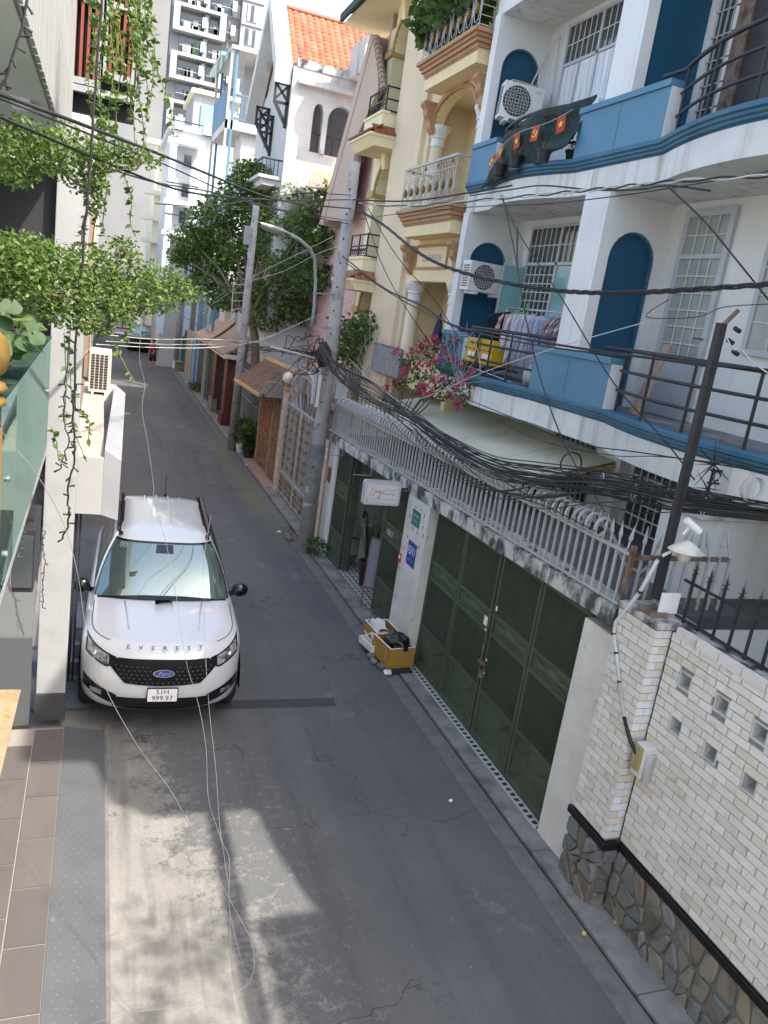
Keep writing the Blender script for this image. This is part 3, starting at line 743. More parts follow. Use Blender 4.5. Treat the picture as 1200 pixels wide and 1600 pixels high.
# projecting shop sign
sg = thing('shop_sign', 'white rounded shop sign with pink lettering hanging out from the sign pillar', 'sign', (4.2, 10.9, 2.45))
def rrect(cx, cz, w, h, r, n=5):
    out_ = []
    for (sx, sz, a0) in ((1,1,0),(-1,1,90),(-1,-1,180),(1,-1,270)):
        for k in range(n+1):
            a = rad(a0+90*k/n); out_.append((cx+sx*(w/2-r)+r*math.cos(a), cz+sz*(h/2-r)+r*math.sin(a)))
    return out_
SCX, SCZ = 4.185, 2.445
MB().prism(rrect(SCX,SCZ,.60,.38,.04),'y',10.87,10.97).build('sign_case', M['lt_metal'], sg)
MB().prism(rrect(SCX,SCZ,.565,.345,.03),'y',10.862,10.872).build('sign_face', pm('sign_face',(.62,.65,.64),None,rough=.3), sg)
ln = MB(); rr_ = rrect(SCX,SCZ,.53,.31,.02,3)
for i in range(len(rr_)): a, b = rr_[i], rr_[(i+1) % len(rr_)]; ln.bar((a[0],10.860,a[1]),(b[0],10.860,b[1]),.004,.003)
ln.build('border_line', M['dark'], sg)
M['sign_pink'] = pm('sign_pink', (.72,.12,.2), None, rough=.5)
def script(pts, r, parent, m, name='lettering'):
    MB().tube([(SCX+a, 10.859, SCZ+b) for a, b in pts], r, 4).build(name, m, parent)
script([(-.155,.13),(-.175,.06),(-.20,-.01),(-.215,-.045),(-.19,-.05),(-.16,-.025),(-.13,.01)], .0035, sg, M['sign_pink'])
script([(-.13,.01),(-.12,.05),(-.115,.02),(-.10,.0),(-.095,.05),(-.088,.01),(-.08,.045),(-.068,.045),(-.063,.0),(-.052,.02),(-.045,.05),(-.03,.055),(-.035,.02),(-.05,.01),(-.03,.045),(-.035,-.04),(-.055,-.085),(-.07,-.07),(-.04,-.01),(.02,.055),(.09,.07),(.17,.055),(.225,.075),(.235,.095)], .0035, sg, M['sign_pink'])
text_mesh('Home Spa', .05, frame((SCX+.1,10.860,SCZ-.0),(1,0,0),(0,0,1)), pm('sign_greytext',(.25,.27,.27),None), sg, extrude=.001)
fine_print(sg, lambda a, b: (SCX+.02+a, 10.859, SCZ-.085+b), .44, .018, 1, M['dark'])
fine_print(sg, lambda a, b: (SCX-.13+a, 10.859, SCZ-.125+b), .15, .018, 1, M['dark'])
for dz in (-.085,-.125): MB().cyl((SCX-.235,10.856,SCZ+dz),(SCX-.235,10.862,SCZ+dz),.012,10).build('icon', M['sign_pink'], sg)
br = MB().bar((4.48,10.92,2.53),(4.64,10.92,2.53),.025).bar((4.48,10.92,2.36),(4.64,10.92,2.36),.025).bar((4.61,10.9,2.25),(4.61,10.9,2.58),.03)
br.build('sign_bracket', M['black'], sg)

# ================================================================ foam boxes, rubbish by the pillar
def openbox(parent, x0, x1, y0, y1, z0, z1, t, m, name='side'):
    MB().box(x0,x1,y0,y1,z0,z0+t).build('base', m, parent)
    for (a,b,c,d) in ((x0,x1,y0,y0+t),(x0,x1,y1-t,y1),(x0,x0+t,y0+t,y1-t),(x1-t,x1,y0+t,y1-t)): MB().box(a,b,c,d,z0+t,z1).build(name, m, parent)
fb = thing('foam_box', 'wood print foam box holding a black rubbish bag by the white pillar', 'box', (4.3, 9.75, .07), rad(8))
def local_open(parent, w, d, h, t, m):
    o = parent_origin(parent)
    mb = [MB().box(-w/2,w/2,-d/2,d/2,0,t), MB().box(-w/2,w/2,-d/2,-d/2+t,t,h), MB().box(-w/2,w/2,d/2-t,d/2,t,h), MB().box(-w/2,-w/2+t,-d/2+t,d/2-t,t,h), MB().box(w/2-t,w/2,-d/2+t,d/2-t,t,h)]
    for i, q in enumerate(mb): link('box_base' if i == 0 else 'box_side', q.mesh('box_side', m), parent)
    r = .006
    q = MB()
    for (a,b,c,d_) in ((-w/2,w/2,-d/2,-d/2+t),(-w/2,w/2,d/2-t,d/2),(-w/2,-w/2+t,-d/2+t,d/2-t),(w/2-t,w/2,-d/2+t,d/2-t)): q.box(a,b,c,d_,h,h+r)
    link('box_rim', q.mesh('box_rim', M['whitefoam']), parent)
local_open(fb, .42, .56, .31, .025, M['yellowfoam'])
link('packing_tape', MB().box(-.213,-.2095,-.16,-.13,0,.31).mesh('packing_tape', pm('red_tape',(.6,.2,.12),None)), fb)
fb.location = (4.42, 10.05, .06)
def blob(mb, c, rx, ry, rz, n=14, seed=1, amp=.12):
    r = random.Random(seed); ph = [r.uniform(0,6.28) for _ in range(9)]
    def fn(u, v):
        a = 2*math.pi*u; t = math.pi*v
        k = 1+amp*(math.sin(3*a+ph[0]+2*t)+math.sin(5*a+ph[1]-3*t)*.7+math.sin(7*t+ph[2]+a)*.5+math.sin(11*a+4*t+ph[3])*.35)
        s = math.sin(t)
        return Vector(c)+Vector((rx*s*math.cos(a)*k, ry*s*math.sin(a)*k, rz*math.cos(t)*k))
    return mb.grid(fn, n*2, n)
bag = solo(blob(MB(), (4.45,10.02,.38), .18,.24,.13, 20, 4, .08), 'rubbish_bag', M['cloth_black'], 'shiny black rubbish bag lying in the wood print foam box', 'bag', smooth=True)
fb2 = thing('foam_box', 'second wood print foam box behind, draped with a white sack', 'box', (4.42, 10.62, .06), rad(4))
local_open(fb2, .40, .50, .30, .025, M['yellowfoam'])
tray = thing('foam_tray', 'broken white foam tray propped beside the rear foam box', 'tray', (4.16, 10.42, .1), rad(10))
local_open(tray, .13, .42, .10, .02, M['whitefoam'])
def sack(u, v): return Vector((4.20+.28*u, 10.38+.42*v, .36+.05*math.sin(6*v+3*u)-.28*max(0,.35-u)*1.6+.015*math.sin(20*u*v)))
solo(MB().grid(sack, 14, 14), 'white_sack', pm('sack',(.66,.65,.62),(.5,.49,.47),7,.8,.3), 'crumpled white sack hanging over the rear foam box', 'sack', smooth=True, solid=.008)
for i, (x, y_, r_) in enumerate([(4.14,10.2,.07),(4.13,10.03,.06),(4.2,9.86,.07),(4.27,9.74,.06)]):
    solo(blob(MB(), (x,y_,r_*.75), r_, r_*1.1, r_*.75, 6, i+9, .1), 'loose_stone', M['stone'], ['loose stone under the white foam tray','brown loose stone in the middle of the row by the boxes','grey loose stone under the edge of the wood print box','loose stone nearest the road under the wood print box'][i], 'stone', group='stones propping up the foam boxes')
solo(MB().box(4.28,4.62,9.66,9.78,.03,.06), 'black_tray', M['dark'], 'flat black tray crushed under the wood print foam box', 'tray')
solo(blob(MB(), (4.22,9.66,.05), .06,.07,.03, 6, 77, .15), 'paper_scrap', M['whitefoam'], 'crumpled white paper scrap in front of the foam box', 'paper')

# ================================================================ utility poles
def utility_pole(x, y, h, r0, r1, label, lean=0.0):
    t_ = thing('utility_pole', label, 'pole', (x, y, 0), 0, 'concrete utility poles along the right kerb')
    MB().tube([(x,y,-.1),(x+lean*.5,y,h*.5),(x+lean,y,h)], [r0,(r0+r1)/2,r1], 20).build('pole_shaft', M['pole'], t_, smooth=True)
    hol = MB().cyl((0,0,0),(-.006,0,0),.018,8).mesh('bolt_hole', M['void'])
    z = 1.4
    while z < h-.2:
        rr_ = r0+(r1-r0)*z/h; a = rad(18)
        dx = lean*z/h
        link('bolt_hole', hol, t_, (dx-(rr_-.002)*math.cos(rad(55)), -(rr_-.002)*math.sin(rad(55)), z), (0,0,rad(55)))
        z += .45
    return t_
pole1 = utility_pole(4.33, 15.3, 7.75, .165, .10, 'tall grey concrete utility pole with street lamp at the fence end', .02)
M['bandgrey'] = pm('pole_band', (.12,.13,.15), (.2,.2,.21), 6, .9)
MB().tube([(4.333,15.3,2.02),(4.334,15.3,2.32)], .1575, 20).build('painted_band', M['bandgrey'], pole1)
for z_ in (.9, 1.25, 1.7): MB().tube([(4.332,15.3,z_),(4.332,15.3,z_+.18)], .1635-.009*z_/1.0, 20).build('stencil_band', M['bandgrey'] if z_ > 1.5 else M['pole'], pole1)
lamp = thing('street_lamp', 'curved arm street lamp with frosted cover on the near utility pole', 'lamp', (4.1, 15.2, 4.6))
arm = [PY(487,512,15.1), PY(491,480,15.05), PY(493,440,15.0), PY(492,405,14.9), PY(484,388,14.8), PY(466,373,14.7), PY(452,366,14.6)]
MB().tube(arm, .032, 8).build('lamp_arm', M['grey_metal'], lamp, smooth=True)
MB().bar(arm[0], PY(520,512,15.25), .03).bar(PY(491,458,15.0), PY(525,460,15.25), .03).build('lamp_clamp', M['grey_metal'], lamp)
hd0, hd1 = PY(404,350,14.35), PY(453,368,14.6); dv = (hd1-hd0); L_ = dv.length; dv.normalize(); up_ = Vector((0,0,1)); sd = dv.cross(up_).normalized(); up_ = sd.cross(dv)
def head(u, v, top):
    a = math.pi*v; w = .12*math.sin(math.pi*min(1,max(0.0,.12+.80*u)))**.6
    return hd0+dv*(L_*u)+sd*(w*math.cos(a))+up_*((.055 if top else -.075)*math.sin(a)*(math.sin(math.pi*(.08+.84*u))**.5) + .01)
MB().grid(lambda u, v: head(u, v, True), 14, 8).build('lamp_housing', M['lt_metal'], lamp, smooth=True, solid=.006)
MB().grid(lambda u, v: head(.02+u*.68, v, False), 12, 8).build('lamp_cover', pm('frosted_cover',(.35,.35,.33),(.28,.27,.25),5,.2,spec=.7), lamp, smooth=True)
# clutter on pole 1
cl = thing('junction_box', 'grey junction boxes and conduit strapped to the near utility pole', 'box', (4.3, 15.2, 3.5))
MB().box(4.5,4.72,15.1,15.25,3.3,3.65).build('box_body', M['lt_metal'], cl, bevel=.01)
MB().box(4.10,4.17,15.08,15.2,3.1,3.75).build('side_box', M['plaster'], cl, bevel=.01)
MB().box(4.02,4.08,15.08,15.18,3.15,3.85).build('side_box', M['lt_metal'], cl, bevel=.01)
cb = thing('splice_closure', 'black cable splice closure tied to the near utility pole', 'box', (4.2, 15.0, 4.0))
blob(MB(), (4.12,14.98,4.15), .13,.12,.22, 8, 6, .15).build('closure_body', M['cable'], cb)
bm_ = MB().cyl(PY(423,542,14.9), PY(505,563,15.1), .022, 8)
solo(bm_, 'flood_light_arm', M['lt_metal'], 'pale metal tube arm sticking out left of the near pole', 'tube')
# second pole and its box
pole2 = utility_pole(4.32, 25.6, 7.75, .15, .10, 'second concrete utility pole standing in front of the tree', 0)
jb = thing('transformer_box', 'small grey meter box on the second utility pole', 'box', (4.1, 25.5, 6.7))
MB().box(4.02,4.2,25.38,25.5,6.5,7.05).build('box_body', M['grey_metal'], jb, bevel=.01)
pole3 = utility_pole(4.45, 49.5, 7.0, .14, .10, 'far pale utility pole with a white painted foot', 0)
MB().tube([(4.45,49.5,0),(4.45,49.5,.5)], .16, 14).build('white_foot', M['white'], pole3)
lad = thing('ladder', 'pale metal ladder fixed beside the second utility pole', 'ladder', (4.1,25.8,5))
la, lb = PY(365,440,26.0), PY(361,500,26.0); lc, ld = PY(388,440,26.0), PY(384,500,26.0)
MB().bar(la,lb,.03).build('rail', M['lt_metal'], lad); MB().bar(lc,ld,.03).build('rail', M['lt_metal'], lad)
for k in range(5): MB().bar(la+(lb-la)*(.08+k*.21), lc+(ld-lc)*(.08+k*.21), .025).build('rung', M['lt_metal'], lad)

# ================================================================ ornate grey and gold gate
og = thing('ornate_gate', 'grey double gate with gold scrollwork and a pointed arch top', 'gate', (4.76, 18.5, 0))
OX = 4.76; OY0, OY1 = 16.9, 20.2
MB().box(OX+.02,OX+.03,OY0,OY1,.06,2.5).build('backing_sheet', M['grey_metal'], og)
for yy in (OY0, OY0+.82, (OY0+OY1)/2-.03, (OY0+OY1)/2+.03, OY1-.82, OY1): MB().box(OX-.03,OX+.02,yy-.025,yy+.025,.06,2.5).build('stile', M['lt_metal'], og)
for zz in (.08,.62,2.46): MB().box(OX-.025,OX+.018,OY0,OY1,zz,zz+.05).build('rail', M['lt_metal'], og)
nb_ = 12
barm = MB().box(-.012,.012,-.012,.012,-.9,.9).mesh('bar', M['lt_metal'])
for i in range(nb_): link('bar', barm, og, (0, OY0+(i+.5)*(OY1-OY0)/nb_-18.5, 1.57))
def curl(mb, c, r, s=1, flip=1, n=10):
    pts = [(OX-.03, c[0]+flip*(r*(1-k/n*.7))*math.cos(s*k*.62), c[1]+(r*(1-k/n*.7))*math.sin(s*k*.62)) for k in range(n+1)]
    mb.tube(pts, .012, 4)
orn = MB()
for zc in (.85,1.1,1.35,1.6,1.85,2.1,2.3):
    curl(orn, (.07,zc), .055, 1, 1); curl(orn, (-.07,zc+.05), .055, -1, -1)
orn.tube([(OX-.03,0,.8),(OX-.03,.015,1.5),(OX-.03,0,2.4)], .012, 4)
ornm = orn.mesh('gold_scroll', M['gold'])
for i in range(6): link('gold_scroll', ornm, og, (-OX, OY0+(i+.5)*(OY1-OY0)/6-18.5, 0))
orn2 = MB()
for zc in (.2,.35,.5): curl(orn2, (.08,zc), .07, 1, 1); curl(orn2, (-.08,zc), .07, -1, -1)
orn2m = orn2.mesh('gold_scroll', M['gold'])
for i in range(6): link('gold_scroll', orn2m, og, (-OX, OY0+(i+.5)*(OY1-OY0)/6-18.5, 0))
cy_ = (OY0+OY1)/2
arcp = []
for k in range(13):
    t_ = k/12; arcp.append((OX, OY0+(OY1-OY0)*t_, 2.52+.95*math.sin(math.pi*t_)**.7))
MB().tube(arcp, .035, 6).build('arch_rail', M['lt_metal'], og)
MB().tube([(OX, p[1], 2.52+(p[2]-2.52)*.85) for p in arcp], .02, 6).build('arch_rail', M['lt_metal'], og)
for i in range(9):
    t_ = (i+1)/10; yy = OY0+(OY1-OY0)*t_; zt_ = 2.52+.8*math.sin(math.pi*t_)**.7
    pts = [(OX, yy+.09*math.sin(k*.9+i), 2.52+(zt_-2.52)*k/7) for k in range(8)]
    MB().tube(pts, .016, 5).build('arch_scroll', M['lt_metal'] if i != 4 else M['gold'], og)
for i in range(13):
    p = arcp[i]; MB().lathe([(.012,0),(.012,.09),(.025,.12),(.001,.24)], (p[0],p[1],p[2]), 5).build('spike', M['lt_metal'], og)
MB().lathe([(.02,0),(.05,.1),(.02,.2),(.05,.3),(.001,.42)], (OX,cy_,3.42), 6).build('finial', M['gold'], og)
# brick faced piers each side of it
def brick_pier(label, x0, x1, y0, y1, h, m, mm, bh=.07, bl=.2, cap=None, name='gate_pier'):
    t_ = thing(name, label, 'pillar', ((x0+x1)/2, (y0+y1)/2, 0)); cx, cy = t_.location.x, t_.location.y
    MB().box(x0+.008,x1,y0+.008,y1-.002,0,h).build('pier_core', mm, t_)
    n = int(h/bh)
    for r in range(n):
        z = (r+.5)*h/n; off = (r % 2)*.5
        yy = y0+.0; k = 0
        seg = []
        edge_ = y0
        w_ = bl*(.5 if r % 2 else 1)
        while edge_ < y1-.01:
            e2 = min(y1, edge_+w_); seg.append((edge_, e2)); edge_ = e2; w_ = bl
        me = MB().box(-.012,.01,-.5,.5,-h/n/2+.006,h/n/2-.006).mesh('brick', m) if r == 0 else me
        for (a, b) in seg: link('brick', me, t_, (x0-cx, (a+b)/2-cy, z), None, (1, b-a-.01, 1))
        me2 = MB().box(-.5,.5,-.004,.02,-h/n/2+.006,h/n/2-.006).mesh('brick', m) if r == 0 else me2
        mid = (x0+x1)/2 if r % 2 else x0+(x1-x0)*.3
        for (a, b) in ((x0-.01, mid), (mid, x1)): link('brick', me2, t_, ((a+b)/2-cx, y0-cy, z), None, (b-a-.01, 1, 1))
    if cap: MB().box(x0-.04,x1+.04,y0-.04,y1+.04,h,h+.08).build('pier_cap', cap, t_, bevel=.01)
    return t_
M['pinkbrick'] = pm('pink_brick', (.6,.45,.36), None, 5, .8, .2, 40, rndcols=[(.56,.42,.34),(.66,.52,.43),(.5,.36,.28),(.7,.58,.48)])
M['redbrick'] = pm('red_brick', (.4,.2,.1), None, 5, .85, .2, 40, rndcols=[(.27,.125,.06),(.20,.09,.045),(.34,.17,.09),(.30,.14,.07),(.16,.075,.04)])
brick_pier('pink brick pier behind the utility pole with a yellow notice', 4.70, 5.0, 15.75, 16.75, 2.35, M['pinkbrick'], M['mortar'], .085, .3)
brick_pier('narrow pink brick pier between the ornate gate and the brown brick porch', 4.70, 5.0, 20.25, 20.6, 2.75, M['pinkbrick'], M['mortar'], .085, .3, M['brown_trim'])
ys_ = thing('yellow_notice', 'small yellow notice plate on the pink brick pier', 'sign', (4.68, 16.1, 1.9))
MB().box(4.672,4.685,15.95,16.3,1.72,2.08).build('plate', pm('yellow_plate',(.75,.45,.05),None,rough=.5), ys_)
fine_print(ys_, lambda a, b: (4.669, 16.12-a, 1.92+b), .2, .06, 2, M['brown_tile'])
gl_ = thing('globe_lamp', 'round white globe lamp above the ornate gate end', 'lamp', (4.7, 20.4, 2.9))
MB().lathe([(.03,-.16),(.10,-.12),(.16,0),(.10,.12),(.01,.16)], (4.72,20.4,3.1), 16).build('globe', pm('globe',(.75,.72,.55),None,rough=.3), gl_, smooth=True)
MB().cyl((4.72,20.4,2.83),(4.72,20.4,2.97),.04,8).build('globe_stem', M['brown_trim'], gl_)

# ================================================================ brown brick porch with tiled canopy
bpch = thing('brick_porch_wall', 'brown brick wall and side of the small tiled porch', 'wall', (5.0, 22.8, 0))
MB().box(4.83,5.0,20.6,24.4,0,2.75).build('wall_core', M['mortar'], bpch)
bme = MB().box(-.012,.012,-.11,.11,-.032,.032).mesh('brick', M['redbrick'])
r_ = 0; z = .05; cnt = 0
while z < 2.7:
    yy = 22.15 + (.12 if r_ % 2 else 0)
    while yy < 23.85:
        link('brick', bme, bpch, (4.82-5.0, yy-22.8, z+.04)); yy += .24; cnt += 1
    z += .088; r_ += 1
for (ya, yb) in ((23.88,23.98),(22.0,22.1)): MB().box(4.78,4.84,ya,yb,0,2.7).build('corner_strip', M['tan_tile'], bpch)
bd = thing('brown_door', 'brown panelled double door under the tiled porch', 'door', (4.9, 21.3, 0))
MB().box(4.80,4.84,20.66,21.98,.05,2.5).build('door_leaf', pm('door_wood',(.16,.09,.055),(.12,.065,.04),6,.6,stretch=(1,1,.2)), bd)
for (a,b) in ((20.72,21.28),(21.36,21.92)):
    for (c,d) in ((.15,1.0),(1.15,2.35)): MB().box(4.785,4.81,a,b,c,d).build('door_panel', M['brown_tile'], bd, bevel=.01)
pc = thing('tiled_canopy', 'small brown tiled canopy over the brown brick porch', 'canopy', (4.6, 22.8, 2.7))
E0, E1 = Vector((4.06,20.7,2.52)), Vector((4.06,24.8,2.42)); R0, R1 = Vector((5.05,20.9,3.22)), Vector((5.05,25.2,3.15))
tiles = MB()
for i in range(14):
    for j in range(34):
        u0, u1 = i/14, (i+1)/14; v0, v1 = j/34, (j+1)/34
        def Q(u, v): return E0.lerp(E1, v).lerp(R0.lerp(R1, v), u)
        a, b, c, d = Q(u0, v0), Q(u0, v1), Q(u1, v1), Q(u1, v0); n_ = Vector((-.55,0,.83))
        m_ = (a+b)/2+n_*.035; m2 = (c+d)/2+n_*.012
        tiles.add([a+n_*.02, m_, b+n_*.02, c, m2, d], [(0,1,4,5),(1,2,3,4)])
tiles.build('roof_tiles', M['brown_tile'], pc, kind='stuff')
MB().bar(E0,E1,.05,.09).build('eave_board', pm('yellow_wood',(.6,.42,.18),(.5,.34,.14),3,.7), pc)
MB().bar(R0,R1,.08,.16).build('ridge_board', bpy.data.materials['yellow_wood'], pc)
MB().bar(E0,R0,.05,.07).build('end_board', M['conc'], pc)
MB().hexa([E0-Vector((0,0,.04)),E1-Vector((0,0,.04)),R1-Vector((0,0,.1)),R0-Vector((0,0,.1))],[E0,E1,R1,R0]).build('canopy_deck', M['dark'], pc)
MB().box(4.2,4.95,20.62,20.9,2.5,2.9).build('end_beam', M['conc'], pc)
struct(MB().box(4.45,5.2,20.6,24.2,-.02,.055), 'porch_step', M['tan_tile'])

# iron window fence beyond the porch, pots
fw = thing('iron_window_grille', 'dark iron grille window beyond the brown brick porch', 'grille', (4.85, 26.5, 0))
MB().box(4.86,5.0,24.4,29.4,0,2.7).build('backing', M['dark'], fw)
for i in range(16): MB().box(4.80,4.83,24.5+.3*i,24.53+.3*i,.7,2.5).build('bar', M['grey_metal'], fw)
for zz in (.7,1.6,2.5): MB().box(4.80,4.83,24.45,29.3,zz,zz+.03).build('rail', M['grey_metal'], fw)
# ================================================================ blue and white house
HX = 7.2                                       # front wall
F1, F2, F3 = 4.30, 7.55, 10.80                 # floors
bh_ = thing('blue_white_house', 'white three storey house with blue balconies, arched niches and black rails', 'house', (HX, 8, 0))
YE = 14.02; YN = 0.95
# rooms: side and back walls, roof
MB().box(HX,HX+.15,YN,YE,0,12.2).build('front_wall', M['white'], bh_)
MB().box(HX+.15,15,YE-.15,YE,0,12.2).build('end_wall', M['white'], bh_)
MB().box(HX+.15,15,YN,YN+.15,0,12.2).build('end_wall', M['white'], bh_)
MB().box(6.0,15.1,YN-.1,YE+.02,12.2,12.4).build('roof_slab', M['white_old'], bh_)
def bulge(y, s=1.0):
    x = 6.14
    if 10.5 < y < 13.05: x -= .24*s*math.sin(math.pi*(y-10.5)/2.55)**.9
    if 5.0 < y < 8.5: x -= .36*s*math.sin(math.pi*(y-5.0)/3.5)**.9
    if 1.0 < y < 4.2: x -= .3*s*math.sin(math.pi*(y-1.0)/3.2)**.9
    return x
ysamp = [YN] + [YN+(YE-YN)*i/110 for i in range(1,110)] + [YE]
def sweep(prof, ys_, m, name, parent, smooth=False, fx=bulge, caps=True):
    mb = MB(); n = len(prof)
    for y in ys_:
        x = fx(y)
        for (dx, z) in prof: mb.v.append(((x+dx) if dx < 50 else dx-100, y, z))
    for i in range(len(ys_)-1):
        for k in range(n):
            k2 = (k+1) % n; o = i*n
            mb.f.append((o+k, o+k2, o+n+k2, o+n+k))
    if caps: mb.f.append(tuple(range(n))); mb.f.append(tuple((len(ys_)-1)*n+k for k in range(n)))
    return mb.build(name, m, parent, smooth=smooth)
for z in (F1, F2, F3):
    sweep([(-.02,z+.03),(-.04,z+.01),(-.04,z-.03),(-.01,z-.045),(-.01,z-.075),(.02,z-.085),(.02,z-.115),(.06,z-.13),(.06,z-.15),(.3,z-.15),(.3,z+.03)], ysamp, M['blue_mould'], 'balcony_moulding', bh_)
    sweep([(.05,z-.15),(.05,z-.47),(100+HX-.003,z-.47),(100+HX-.003,z-.15)], ysamp, M['fascia'], 'balcony_slab', bh_)
    struct(MB().box(6.4,HX-.004,YN,YE-.002,z-.149,z+.012), 'balcony_floor', M['conc'], bh_)
# wall returns between bays with arched niches
def arch2d(w, h, a0, a1, b0, s, ry, N=12):
    q = [((0,0),(a0,0),(a0,h),(0,h)), ((a1,0),(w,0),(w,h),(a1,h))]
    if b0 > 0: q.append(((a0,0),(a1,0),(a1,b0),(a0,b0)))
    c = (a0+a1)/2; r = (a1-a0)/2
    P_ = [(c-r*math.cos(math.pi*k/N), s+ry*math.sin(math.pi*k/N)) for k in range(N+1)]
    for k in range(N): q.append((P_[k], P_[k+1], (P_[k+1][0],h), (P_[k][0],h)))
    return q, P_
def arch_wall(mb, O, U, V, Nn, w, h, a0, a1, b0, s, ry, t=.1, N=12):
    O, U, V, Nn = Vector(O), Vector(U), Vector(V), Vector(Nn)
    q, P_ = arch2d(w, h, a0, a1, b0, s, ry, N)
    def W_(p, d): return O+U*p[0]+V*p[1]-Nn*d
    for (a,b,c,d) in q: mb.hexa([W_(a,0),W_(b,0),W_(b,t),W_(a,t)], [W_(d,0),W_(c,0),W_(c,t),W_(d,t)])
    return [W_(p, 0) for p in P_]
def arch_trim(mb, O, U, V, Nn, a0, a1, b0, s, ry, w, d, N=16, proud=.02):
    O, U, V, Nn = Vector(O), Vector(U), Vector(V), Vector(Nn)
    c = (a0+a1)/2; r = (a1-a0)/2
    inn = [(a0,b0)]+[(c-r*math.cos(math.pi*k/N), s+ry*math.sin(math.pi*k/N)) for k in range(N+1)]+[(a1,b0)]
    outp = [(a0-w,b0)]+[(c-(r+w)*math.cos(math.pi*k/N), s+(ry+w)*math.sin(math.pi*k/N)) for k in range(N+1)]+[(a1+w,b0)]
    def W_(p, dd): return O+U*p[0]+V*p[1]+Nn*dd
    for k in range(len(inn)-1):
        i0, i1, o0, o1 = inn[k], inn[k+1], outp[k], outp[k+1]
        mb.hexa([W_(i0,-d),W_(i1,-d),W_(o1,-d),W_(o0,-d)], [W_(i0,proud),W_(i1,proud),W_(o1,proud),W_(o0,proud)])
for (z0, top) in ((F1, 7.08), (F2, 10.33)):
    for (yf, yb, rect) in ((13.80, 14.0, False), (9.42, 10.0, z0 == F2), (4.6, 5.0, False)):
        h = top-z0-.002; x0 = 6.16; w = HX-.002-x0
        mb = MB()
        if rect:
            a0, a1 = .17, .98
            for (u0,u1,v0,v1) in ((0,a0,0,h),(a1,w,0,h),(a0,a1,2.62,h)): mb.box(x0+u0,x0+u1,yf,yf+.08,z0+.015+v0,z0+v1)
        else:
            arch_wall(mb, (x0,yf,z0+.015), (1,0,0), (0,0,1), (0,-1,0), w, h-.015, .17, .92, 0, 1.95, .375, .08)
        mb.build('wall_return', M['white'], bh_)
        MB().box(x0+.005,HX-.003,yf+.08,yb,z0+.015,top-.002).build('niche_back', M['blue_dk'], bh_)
        MB().box(x0-.003,x0+.16,yf+.082,yb+.003,z0+.012,top-.001).build('wall_return', M['white'], bh_)
        tr = MB()
        if rect: pass
        else:
            arch_trim(tr, (x0,yf+.078,z0+.015), (1,0,0), (0,0,1), (0,-1,0), .20, .89, 0, 1.95, .345, .032, .001, proud=.05)
            tr.build('niche_moulding', M['blue_mould'], bh_)
    # blue parapet panels
    for (ya, yb) in ((13.02, 14.0), (8.55, 10.47), (4.25, 5.0)):
        pnl = MB().box(6.12,6.30,ya,yb,z0+.03,z0+.60).build('parapet_panel', M['blue'], bh_)
        MB().box(6.09,6.33,ya-.012,yb+.012,z0+.60,z0+.68).build('parapet_cap', M['blue'], pnl, bevel=.006)
        if yb-ya > 1.5: MB().box(6.117,6.121,(ya+yb)/2-.004,(ya+yb)/2+.004,z0+.03,z0+.6).build('joint_line', M['blue_mould'], pnl)
        MB().box(6.125,6.32,ya-.010,ya-.0,z0+.03,z0+.6).build('panel_end', M['white'], pnl)
# black railings (one per bay and floor)
def balcony_rail(label, y0, y1, z0, fx, over0=0, over1=0):
    t_ = thing('balcony_railing', label, 'railing', (6.0, (y0+y1)/2, z0), 0, 'black tube balcony railings')
    ys_ = [y0+(y1-y0)*i/16 for i in range(17)]
    for zz, r in ((.80,.026),(.54,.019),(.29,.019)):
        yy = ([y0-over0] if (zz > .7 and over0) else [])+ys_+([y1+over1] if (zz > .7 and over1) else [])
        MB().tube([(fx(min(max(y,y0),y1))+.12 if y0 <= y <= y1 else fx(y0)+.12, y, z0+zz) for y in yy], r, 8).build('rail', M['black'], t_, smooth=True)
    for i in range(5):
        y = y0+.1+(y1-y0-.2)*i/4; x = fx(y)+.12
        MB().cyl((x,y,z0+.02),(x,y,z0+.80),.018,8).build('post', M['black'], t_)
    return t_
balcony_rail('black railing in front of the drying laundry on the middle floor', 10.5, 13.0, F1, bulge, .5)
balcony_rail('black railing in front of the grey glazed door on the middle floor', 5.02, 8.52, F1, bulge, 0, .4)
balcony_rail('black curved railing on the upper floor in front of the lattice door', 5.02, 8.52, F2, lambda y: bulge(y, 1.2), 0, .4)
balcony_rail('black railing holding the dark shade net on the upper floor', 10.5, 13.0, F2, bulge)
